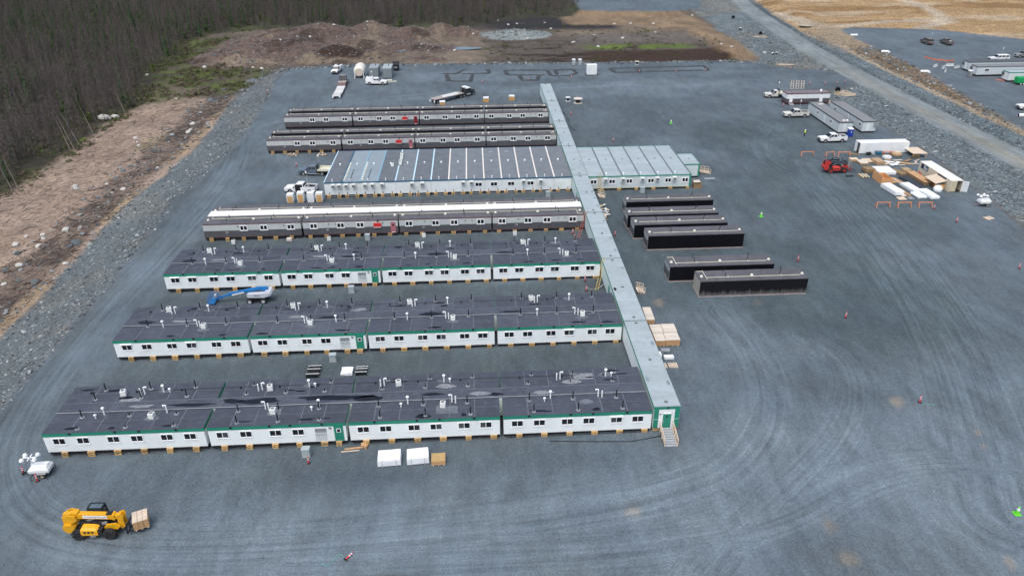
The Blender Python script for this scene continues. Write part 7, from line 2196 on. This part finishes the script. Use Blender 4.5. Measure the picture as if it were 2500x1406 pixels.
# ------------------------------------------------------------------ trees, rocks, sticks, pools
rn = np.random.default_rng(11)
M_BARK = mat('dead_bark', (.08,.068,.06), .95, .35, 1.2)
M_TWIG = mat('dead_twigs', (.135,.112,.102), .95, .3, .8)
M_TWIG2 = mat('dark_dead_twigs', (.075,.063,.058), .95, .3, .8)
M_NEED = mat('spruce_needles', (.04,.085,.025), .9, .35, 1.0)
M_NEED2 = mat('dull_spruce_needles', (.07,.085,.035), .9, .35, 1.0)
M_LEAF = mat('young_leaves', (.085,.125,.022), .85, .3, 1.0)
M_PALEBARK = mat('pale_dry_trunk', (.22,.19,.165), .9, .2, 1.0)
def tree_meshes(seed, h, kind):
    q = random.Random(seed)
    tr, cr = MB(), MB()
    bx_, by_ = q.uniform(-.3, .3), q.uniform(-.3, .3)
    def ax(z): return Vector((bx_*(z/h)**2, by_*(z/h)**2, z))
    r0 = {'dead':.10,'spruce':.11,'leaf':.05}[kind]
    for k in range(3):
        z0, z1 = (h*k/3 if k else -.3), h*(k+1)/3
        tr.cyl(ax(max(z0, -.3)), ax(z1), r0*(1-.92*max(z0, 0)/h), 5, r0*(1-.92*z1/h), caps=False)
    if kind == 'dead':
        for k in range(62):
            f = .12+.86*q.random()**.8
            a = q.random()*6.283
            ln = (.35+1.15*(1-f))*q.uniform(.6, 1.2)
            p = ax(f*h)
            e = p+Vector((math.cos(a)*ln, math.sin(a)*ln, -ln*q.uniform(.05, .6)))
            s = Vector((-math.sin(a), math.cos(a), 0))
            w = .035
            cr.add([p-s*w, p+s*w, e+s*.01, e-s*.01], [(0,1,2,3)])
            for j in range(4):
                m_ = p.lerp(e, .25+.2*j)
                d_ = Vector((math.cos(a+q.choice((-1, 1))*1.0), math.sin(a+q.uniform(-1.2, 1.2)), q.uniform(-.8, .2)))*ln*.38
                cr.add([m_+Vector((0,0,.02)), m_-Vector((0,0,.02)), m_+d_], [(0,1,2)])
    elif kind == 'spruce':
        for k in range(170):
            f = .06+.93*q.random()**1.1
            a = q.random()*6.283
            ln = (.2+1.35*(1-f))*q.uniform(.55, 1.1)
            p = ax(f*h)
            e = p+Vector((math.cos(a)*ln, math.sin(a)*ln, -ln*q.uniform(.2, .7)))
            s = Vector((-math.sin(a), math.cos(a), q.uniform(-.5, .5)))*(.16+.12*q.random())
            m_ = p.lerp(e, .55)
            cr.add([p, m_+s, e, m_-s], [(0,1,2,3)])
    else:
        for k in range(150):
            a, f = q.random()*6.283, q.random()
            rr = .95*math.sqrt(q.random())*math.sin(math.pi*min(1, .15+.8*f))
            c_ = ax(h*(.15+.85*f))+Vector((rr*math.cos(a), rr*math.sin(a), 0))
            u = Vector((q.uniform(-1,1), q.uniform(-1,1), q.uniform(-1,1)))*.24
            v = Vector((q.uniform(-1,1), q.uniform(-1,1), q.uniform(-1,1)))*.24
            cr.add([c_-u, c_+v, c_+u, c_-v], [(0,1,2,3)])
    return tr, cr
KINDS = []   # (trunk mesh, crown mesh)
for sd_, h, kind, bm, cm in ((1,8.6,'dead',M_BARK,M_TWIG),(2,7.4,'dead',M_BARK,M_TWIG2),(3,9.8,'dead',M_BARK,M_TWIG),(4,6.4,'dead',M_BARK,M_TWIG2),(5,8.0,'spruce',M_BARK,M_NEED),(6,6.6,'spruce',M_BARK,M_NEED2),(7,2.8,'leaf',M_BARK,M_LEAF)):
    a, b = tree_meshes(sd_, h, kind)
    KINDS.append((a.mesh('trunk', bm), b.mesh('crown', cm), kind))
# tree places: jittered scatter over the wood
N0 = 44000
px_ = rn.uniform(-330, 70, N0)
py_ = rn.uniform(90, 520, N0)
sfd = sdist(px_, py_, FOREST)
keep = (sfd < -1.0+9*(fbm(px_, py_, 12, 5)-.5)) & (rn.random(N0) < .35+.65*sst(0, -14, sfd)) & (np.abs(px_-.05*py_) < .74*py_+25)
px_, py_ = px_[keep], py_[keep]
dens = .55+.45*fbm(px_, py_, 20, 201)
keep = rn.random(len(px_)) < dens*np.where(py_ > 340, .8, 1.0)
px_, py_ = px_[keep], py_[keep]
# thin the charred corner at the upper right of the wood
keep = ~((px_ > 20) & (rn.random(len(px_)) < .35))
px_, py_ = px_[keep], py_[keep]
pz_ = tz(px_, py_)
gmask = fbm(px_, py_, 34, 211)*.65+fbm(px_, py_, 9, 213)*.35
gr_ = (gmask > .53)*(px_ < -70)*sst(215, 262, py_)
u = rn.random(len(px_))
vi = np.where(u < .03+.20*gr_, 4+(rn.random(len(px_)) < .45), (rn.random(len(px_))*4).astype(int))
vi = np.where((rn.random(len(px_)) < .008+.05*gr_) & (py_ > 170), 6, vi).astype(int)
rz_ = rn.random(len(px_))*6.283
sc_ = rn.uniform(.7, 1.2, len(px_))*np.where(vi == 6, 1.0, 1.0)
dist = np.hypot(px_, py_)
order = np.argsort(dist)
lead = {}
for kind_ids, lim, nm, lab, cat, grp in (((0,1,2,3), 300, 'dead_tree', 'bare grey dead spruce in the front ranks of the forest', 'tree', 'dead spruces at the forest edge'),
                                       ((4,5), 70, 'spruce_tree', 'living green spruce among the dead trees near the front of the forest', 'tree', 'living spruces among the dead trees'),
                                       ((6,), 40, 'leafy_sapling', 'small bright green leafy tree among the dead trees', 'tree', 'leafy saplings among the dead trees')):
    sel = [i for i in order if vi[i] in kind_ids][:lim]
    for i in sel:
        t = thing(nm, lab, cat, (float(px_[i]), float(py_[i]), float(pz_[i])), float(rz_[i]), grp)
        s_ = float(sc_[i])
        t.scale = (s_, s_, s_*1.05)
        a = inst('trunk', KINDS[vi[i]][0], t)
        b = inst('crown', KINDS[vi[i]][1], t)
        lead.setdefault(int(vi[i]), (a, b))
        vi[i] = -1
def scatter(name, label, P, V, S, RZ, sources, tilt=0.0):
    """one object of kind stuff: instances of real objects of the scene on a cloud of points"""
    me = bpy.data.meshes.new(name)
    me.vertices.add(len(P))
    me.vertices.foreach_set('co', P.astype(np.float32).ravel())
    a = me.attributes.new('vi', 'INT', 'POINT'); a.data.foreach_set('value', V.astype(np.int32))
    a = me.attributes.new('sc', 'FLOAT_VECTOR', 'POINT'); a.data.foreach_set('vector', S.astype(np.float32).ravel())
    a = me.attributes.new('ro', 'FLOAT_VECTOR', 'POINT'); a.data.foreach_set('vector', RZ.astype(np.float32).ravel())
    o = bpy.data.objects.new(name, me)
    C.objects.link(o)
    ng = bpy.data.node_groups.new(name, 'GeometryNodeTree')
    ng.interface.new_socket('Geometry', in_out='INPUT', socket_type='NodeSocketGeometry')
    ng.interface.new_socket('Geometry', in_out='OUTPUT', socket_type='NodeSocketGeometry')
    gi, go = ng.nodes.new('NodeGroupInput'), ng.nodes.new('NodeGroupOutput')
    ip = ng.nodes.new('GeometryNodeInstanceOnPoints')
    allj = ng.nodes.new('GeometryNodeJoinGeometry')
    for srcs in reversed(sources):
        j = ng.nodes.new('GeometryNodeJoinGeometry')
        for so in srcs:
            oi = ng.nodes.new('GeometryNodeObjectInfo')
            oi.inputs['Object'].default_value = so
            ng.links.new(oi.outputs['Geometry'], j.inputs[0])
        g2 = ng.nodes.new('GeometryNodeGeometryToInstance')
        ng.links.new(j.outputs[0], g2.inputs[0])
        ng.links.new(g2.outputs[0], allj.inputs[0])
    def attr(n_, t_):
        q = ng.nodes.new('GeometryNodeInputNamedAttribute')
        q.data_type = t_
        q.inputs['Name'].default_value = n_
        return q.outputs['Attribute']
    ng.links.new(gi.outputs[0], ip.inputs['Points'])
    ng.links.new(allj.outputs[0], ip.inputs['Instance'])
    ip.inputs['Pick Instance'].default_value = True
    ng.links.new(attr('vi', 'INT'), ip.inputs['Instance Index'])
    ng.links.new(attr('ro', 'FLOAT_VECTOR'), ip.inputs['Rotation'])
    ng.links.new(attr('sc', 'FLOAT_VECTOR'), ip.inputs['Scale'])
    ng.links.new(ip.outputs[0], go.inputs[0])
    md = o.modifiers.new('scatter', 'NODES')
    md.node_group = ng
    return tag(o, label, kind='stuff')
k = vi >= 0
tl = rn.normal(0, .05, (k.sum(), 2))
have = sorted(lead)
remap = np.zeros(8, int)
for i, h_ in enumerate(have):
    remap[h_] = i
scatter('dead_forest', 'grey mass of dead spruces with green patches behind the forest edge', np.stack([px_[k], py_[k], pz_[k]], 1), remap[vi[k]], np.stack([sc_[k], sc_[k], sc_[k]*1.05], 1), np.concatenate([tl, rz_[k][:, None]], 1), [list(lead[h_]) for h_ in have])
# pale trunks leaning out of the edge
for i, (a, b) in enumerate((((-106.89, 197.34), (-121.59, 222.61)), ((-108.03, 202.31), (-124.13, 227.06)), ((-107.67, 196.71), (-118.89, 218.29)), ((-108.83, 212.79), (-121.36, 235.81)), ((-107.79, 167.98), (-119.48, 186.57)), ((-107.14, 169.23), (-116.04, 184.80)), ((-107.55, 232.48), (-118.13, 256.60)), ((-109.09, 204.18), (-108.71, 213.56)), ((-106.29, 178.22), (-106.65, 182.63)))):
    flat = i >= 7
    z0 = tz1(*a)
    mb = MB()
    top = (a[0]+(b[0]-a[0])*(1 if flat else .25), a[1]+(b[1]-a[1])*(1 if flat else .12), z0+(.6 if flat else 8.5-.4*i))
    mb.cyl((a[0], a[1], z0-.1), top, .12, 6, .03)
    tag(mb.build('leaning_trunk', M_PALEBARK), ('pale trunk lying at the forest edge, %s' % ('upper one' if i == 7 else 'lower one')) if flat else 'pale bare trunk leaning out of the forest edge', 'trunk', None if flat else 'leaning pale trunks')

# ---- boulders
def rock_mesh(seed, m):
    q = random.Random(seed)
    rings = []
    n = 7
    for zf, rf in ((-.35,.55),(-.05,1.0),(.35,.9),(.62,.45)):
        rings.append([(rf*math.cos(2*PI*i/n)*q.uniform(.75, 1.2), rf*math.sin(2*PI*i/n)*q.uniform(.75, 1.2), zf*q.uniform(.85, 1.2)) for i in range(n)])
    return MB().loft(rings).mesh('boulder', m)
def rock_mat():
    m, n, b = new_mat('grey_rock')
    L = n.links.new
    oi = n.nodes.new('ShaderNodeObjectInfo')
    cr = n.nodes.new('ShaderNodeValToRGB')
    cr.color_ramp.elements[0].color = (.05,.06,.065,1)
    cr.color_ramp.elements[1].color = (.34,.355,.35,1)
    e = cr.color_ramp.elements.new(.7); e.color = (.135,.155,.162,1)
    L(oi.outputs['Random'], cr.inputs[0])
    no = n.nodes.new('ShaderNodeTexNoise'); no.inputs['Scale'].default_value = 2.5; no.inputs['Detail'].default_value = 5
    tc = n.nodes.new('ShaderNodeTexCoord'); L(tc.outputs['Object'], no.inputs['Vector'])
    mr = n.nodes.new('ShaderNodeMapRange'); mr.inputs['To Min'].default_value = .7; mr.inputs['To Max'].default_value = 1.3
    L(no.outputs['Fac'], mr.inputs['Value'])
    sc = n.nodes.new('ShaderNodeVectorMath'); sc.operation = 'SCALE'
    L(cr.outputs[0], sc.inputs[0]); L(mr.outputs[0], sc.inputs['Scale'])
    L(sc.outputs[0], b.inputs['Base Color'])
    b.inputs['Roughness'].default_value = .9
    return m
M_ROCK = rock_mat()
M_ROCKW = mat('pale_boulder', (.5,.48,.44), .9, .2, 1.5, dirt=((.25,.24,.2), .5, 1.5))
ME_RK = [rock_mesh(s_, M_ROCKW) for s_ in range(5)]
ME_RG = [rock_mesh(20+s_, M_ROCK) for s_ in range(4)]
BL = [(-82.28, 288.02), (-78.55, 286.37), (-77.60, 317.24), (-68.58, 331.67), (-60.00, 343.68), (-46.36, 350.19), (-43.32, 365.21), (-17.81, 312.26), (-21.00, 322.46), (13.32, 386.03), (17.82, 374.00), (22.09, 375.89), (35.73, 376.96), (37.18, 361.29), (0.62, 344.18), (24.29, 334.58), (-7.15, 312.99), (24.05, 352.04), (54.76, 343.38), (76.81, 370.98), (66.29, 335.64), (87.57, 370.01), (52.78, 318.79), (83.81, 348.84), (102.98, 312.01), (105.39, 306.02), (112.39, 391.76), (-118.59, 281.06), (-100.56, 289.49), (-97.17, 247.89), (-94.34, 206.15), (-92.33, 202.34), (-91.02, 199.75), (-79.23, 180.75), (-87.25, 170.26), (-94.12, 169.14), (-93.00, 167.49), (-84.66, 144.14), (-88.29, 141.97), (-87.33, 140.33), (-91.41, 141.58), (-91.44, 137.74), (-86.66, 136.86), (-85.87, 128.14), (-84.77, 120.86), (-82.76, 219.06), (-81.49, 212.88), (-81.55, 210.92), (-77.42, 128.43), (-81.96, 166.47), (114.51, 293.48), (68.97, 371.68), (43.63, 328.36)]
for i, (x, y) in enumerate(BL):
    s_ = rng.uniform(.4, .85)
    o = inst('boulder', ME_RK[i % 5], None, (x, y, tz1(x, y)+.15*s_), (rng.uniform(-.3,.3), rng.uniform(-.3,.3), rng.random()*6), (s_, s_*rng.uniform(.8,1.2), s_*rng.uniform(.8,1.1)))
    where = 'on the cleared strip beside the embankment' if x < -76 and y < 262 else 'at the foot of the soil mounds' if x < -60 else 'on the soil mounds beyond the yard' if x < 8 and y < 365 else 'on the charred ground by the forest' if y > 365 else 'in the bog beyond the yard'
    tag(o, 'pale boulder '+where, 'boulder', 'pale boulders '+where)
for (x, y), s_, lab in (((-110.94, 226.08), 2.2, 'large pale boulder, left of the pair at the forest edge'), ((-108.25, 227.18), 1.5, 'large pale boulder, right of the pair at the forest edge')):
    o = inst('boulder', ME_RK[1], None, (x, y, tz1(x, y)+.3), (0, .2, 1), (s_, s_*.7, s_*.75))
    tag(o, lab, 'boulder')
for i, (x, y) in enumerate(((-70.2,121.0),(-73.0,150.5),(108.5,232.0),(140.5,200.0))):
    s_ = .45
    o = inst('boulder', ME_RG[i], None, (x, y, tz1(x, y)+.1), (0, 0, i), (s_, s_, s_))
    tag(o, ['grey boulder low on the left embankment','grey boulder at the foot of the left embankment','grey boulder beside the mud pool','grey boulder on the roadside rocks'][i], 'boulder')
    if i == 0: RK_SRC = []
    RK_SRC.append(o)
# loose rock: embankment, roadside, heaps
def sample(n, x0, x1, y0, y1):
    return rn.uniform(x0, x1, n), rn.uniform(y0, y1, n)
A = []
x, y = sample(15000, -79, -62, 70, 284); s = sdist(x, y, PAD); k = (s > -.6) & (s < 12.5); A.append((x[k], y[k], .11))
x, y = sample(2200, -70, 108, 274, 284); s = sdist(x, y, PAD); k = (s > -1.6) & (s < 2.5); A.append((x[k], y[k], .26))
x, y = sample(20000, 102, 152, 120, 345); s = sdist(x, y, PAD); r_ = road_d(x, y); k = (s > .2) & (np.abs(r_) > 5.0) & (r_ < 15) & ~((y > 284) & (x < 111)); A.append((x[k], y[k], .145))
x, y = sample(2600, 147, 162, 150, 300); r_ = road_d(x, y); k = (r_ > 16.8) & (sdist(x, y, PADB) > -.5); A.append((x[k], y[k], .24))
x, y = sample(900, 4, 36, 333, 360); k = (((x-20)/15)**2+((y-346)/12)**2) < .8; A.append((x[k], y[k], .16))
x, y = sample(5200, -108, 10, 284, 366); k = tz(x, y) > -1.2; A.append((x[k], y[k], .17))
x, y = sample(900, -90, -76, 70, 260); A.append((x, y, .24))
X_ = np.concatenate([a[0] for a in A]); Y_ = np.concatenate([a[1] for a in A]); S_ = np.concatenate([np.full(len(a[0]), a[2]) for a in A])
S_ = S_*np.exp(rn.normal(0, .45, len(S_)))
Z_ = tz(X_, Y_)
scatter('loose_rock', 'loose crushed rock strewn over embankment and road banks', np.stack([X_, Y_, Z_+.1*S_], 1), rn.integers(0, 4, len(X_)), np.stack([S_, S_*rn.uniform(.7, 1.3, len(S_)), S_*rn.uniform(.5, .9, len(S_))], 1), np.stack([rn.normal(0, .3, len(S_)), rn.normal(0, .3, len(S_)), rn.random(len(S_))*6.28], 1), [[o] for o in RK_SRC])
# sticks and roots on the cleared strip and the mounds
M_STICK = mat('grey_sticks', (.27,.22,.175), .95, .3, 2.0)
M_STICKD = mat('dark_sticks', (.06,.045,.038), .95, .3, 2.0)
SRC = []
for i, (x, y, a, m_, lab) in enumerate(((-95.5,150.2,.4,M_STICK,'pale log lying on the lower cleared strip'),(-90.0,205.0,1.9,M_STICK,'pale log lying on the upper cleared strip'),(-83.5,176.0,2.4,M_STICKD,'dark log lying in the mulch beside the embankment'))):
    mb = MB().cyl((-1.2,0,.06), (0,.06*i,.1), .06, 5, .05).cyl((0,.06*i,.1), (1.3,.15,.08), .05, 5, .02).cyl((.3,.05,.1), (.8,.5,.2), .03, 4, .01)
    o = mb.build('log', m_, None, (x, y, tz1(x, y)), a)
    SRC.append(tag(o, lab, 'log'))
x, y = sample(13000, -112, -77, 70, 262); s = sdist(x, y, FOREST); k = (s > 1); x, y = x[k], y[k]
dark = ((x > -89) & (rn.random(len(x)) < .65)) | (rn.random(len(x)) < .12)
x2, y2 = sample(11000, -110, 8, 284, 366); k = tz(x2, y2) > -1.4; x2, y2 = x2[k], y2[k]
d2 = rn.random(len(x2)) < .55
x, y = np.concatenate([x, x2]), np.concatenate([y, y2])
dark = np.concatenate([dark, d2])
v = np.where(dark, 2, rn.integers(0, 2, len(x)))
s = np.exp(rn.normal(-.75, .45, len(x)))
scatter('wood_debris', 'scattered sticks and roots on the cleared strip and soil mounds', np.stack([x, y, tz(x, y)], 1), v, np.stack([s, s, s*.9], 1), np.stack([rn.normal(0, .15, len(x)), rn.normal(0, .15, len(x)), rn.random(len(x))*6.28], 1), [[o] for o in SRC])

# low brush on moss, forest edge and bank
M_BRUSH = [mat('olive_brush', (.075,.085,.03), .95, .35, 1.5), mat('brown_brush', (.11,.085,.06), .95, .35, 1.5), mat('bright_brush', (.10,.14,.03), .95, .3, 1.5)]
SRC = []
for i, (x, y, lab) in enumerate(((-99.0,262.5,'low olive shrub on the moss by the soil mounds'),(-104.5,200.0,'low brown shrub at the edge of the cleared strip'),(-97.0,279.0,'low bright green shrub at the foot of the soil mounds'))):
    q = random.Random(40+i)
    t = thing('shrub', lab, 'shrub', (x, y, tz1(x, y)))
    mb, st_ = MB(), MB()
    for k in range(46):
        a, r_ = q.random()*6.28, .6*math.sqrt(q.random())
        c_ = Vector((r_*math.cos(a), r_*math.sin(a), q.uniform(.05, .55)*(1-r_*.8)))
        u_ = Vector((q.uniform(-1,1), q.uniform(-1,1), q.uniform(-.6,.6)))*.14
        v_ = Vector((q.uniform(-1,1), q.uniform(-1,1), q.uniform(-.6,.6)))*.14
        mb.add([c_-u_, c_+v_, c_+u_, c_-v_], [(0,1,2,3)])
        if k % 6 == 0:
            st_.cyl((0,0,-.05), tuple(c_), .015, 3, .006, caps=False)
    SRC.append((mb.build('foliage', M_BRUSH[i], t), st_.build('stem', M_BARK, t)))
x, y = sample(26000, -135, -60, 60, 375)
sm = sdist(x, y, FOREST)
mo = sdist(x, y, [(-118,250),(-105,246),(-82,256),(-78,264),(-76,280),(-90,290),(-104,300),(-112,330),(-108,350),(-124,345),(-122,290)])
pr = np.where(mo < 2, .75, np.where((sm < 3) & (sm > -22), .45, 0))*sst(.35, .6, fbm(x, y, 7, 301))
k = (rn.random(len(x)) < pr) & (tz(x, y) < -.9)
x, y = x[k], y[k]
x2, y2 = sample(2600, 5, 104, 284, 372)
k = (rn.random(len(x2)) < .5*sst(.45, .6, fbm(x2, y2, 9, 305)))
inb = np.concatenate([np.zeros(len(x), bool), np.ones(k.sum(), bool)])
x, y = np.concatenate([x, x2[k]]), np.concatenate([y, y2[k]])
v = np.where(rn.random(len(x)) < .45, 0, np.where(rn.random(len(x)) < .65, 1, 2))
s = np.exp(rn.normal(-.1, .4, len(x)))*np.where(inb, .7, 1.0)
scatter('low_brush', 'low olive and brown brush along forest edge, moss and bog', np.stack([x, y, tz(x, y)], 1), v, np.stack([s, s, s], 1), np.stack([0*x, 0*x, rn.random(len(x))*6.28], 1), [list(o) for o in SRC])

# ---- pools
def pool(label, x, y, rx, ry, m, rz=0.0, n=26):
    pts = blob(0, 0, rx, ry, n, rng, .22)
    c_, s_ = math.cos(rz), math.sin(rz)
    pts = [(x+a*c_-b*s_, y+a*s_+b*c_) for a, b in pts]
    zz = max(tz1(a, b) for a, b in pts)*.5+.5*tz1(x, y)+.06
    o = MB().poly(pts, zz).build('puddle', m)
    tag(o, label, kind='structure')
M_MUDW = mat('muddy_water', (.42,.30,.16), .18, .06, .5)
M_WATER = mat('still_water', (.10,.13,.16), .05, .1, .5)
pool('tan muddy pool beside the road junction', 117.26, 229.0, 3.4, 3.6, M_MUDW)
pool('tan muddy pool on the rocks beyond the junction', 122.02+1.5, 323.5, 3.2, 2.6, M_MUDW)
pool('small tan pool by the post row', 113.80, 270.5, 3.4, 1.6, M_MUDW)
pool('tan pool right of the maroon office', 108.58, 219.0, 1.8, 2.4, M_MUDW)
pool('pale pool beyond the road', 154.5, 351, 3.5, 3.0, M_MUDW)
pool('blue pool of water in the bog', -3.5, 317.0, 6.5, 3.0, M_WATER)
pool('small blue pool between the soil mounds', -29.0, 311.5, 2.0, 1.0, M_WATER)
# culvert mouths
for (x, y), lab in (((125.49, 329.39), 'dark culvert mouth at the upper mud pool'), ((116.50, 232.55), 'dark culvert mouth at the junction mud pool'), ((126.99, 372.12), 'dark culvert mouth near the top of the road')):
    t = thing('culvert', lab, 'culvert', (x, y, tz1(x, y)), R(70), 'dark culvert ends')
    MB().cyl((-.8,0,.5), (.8,0,.5), .75, 14, caps=False).cyl((-.8,0,.5), (.8,0,.5), .68, 14, caps=False).build('barrel', M_TRIM, t)
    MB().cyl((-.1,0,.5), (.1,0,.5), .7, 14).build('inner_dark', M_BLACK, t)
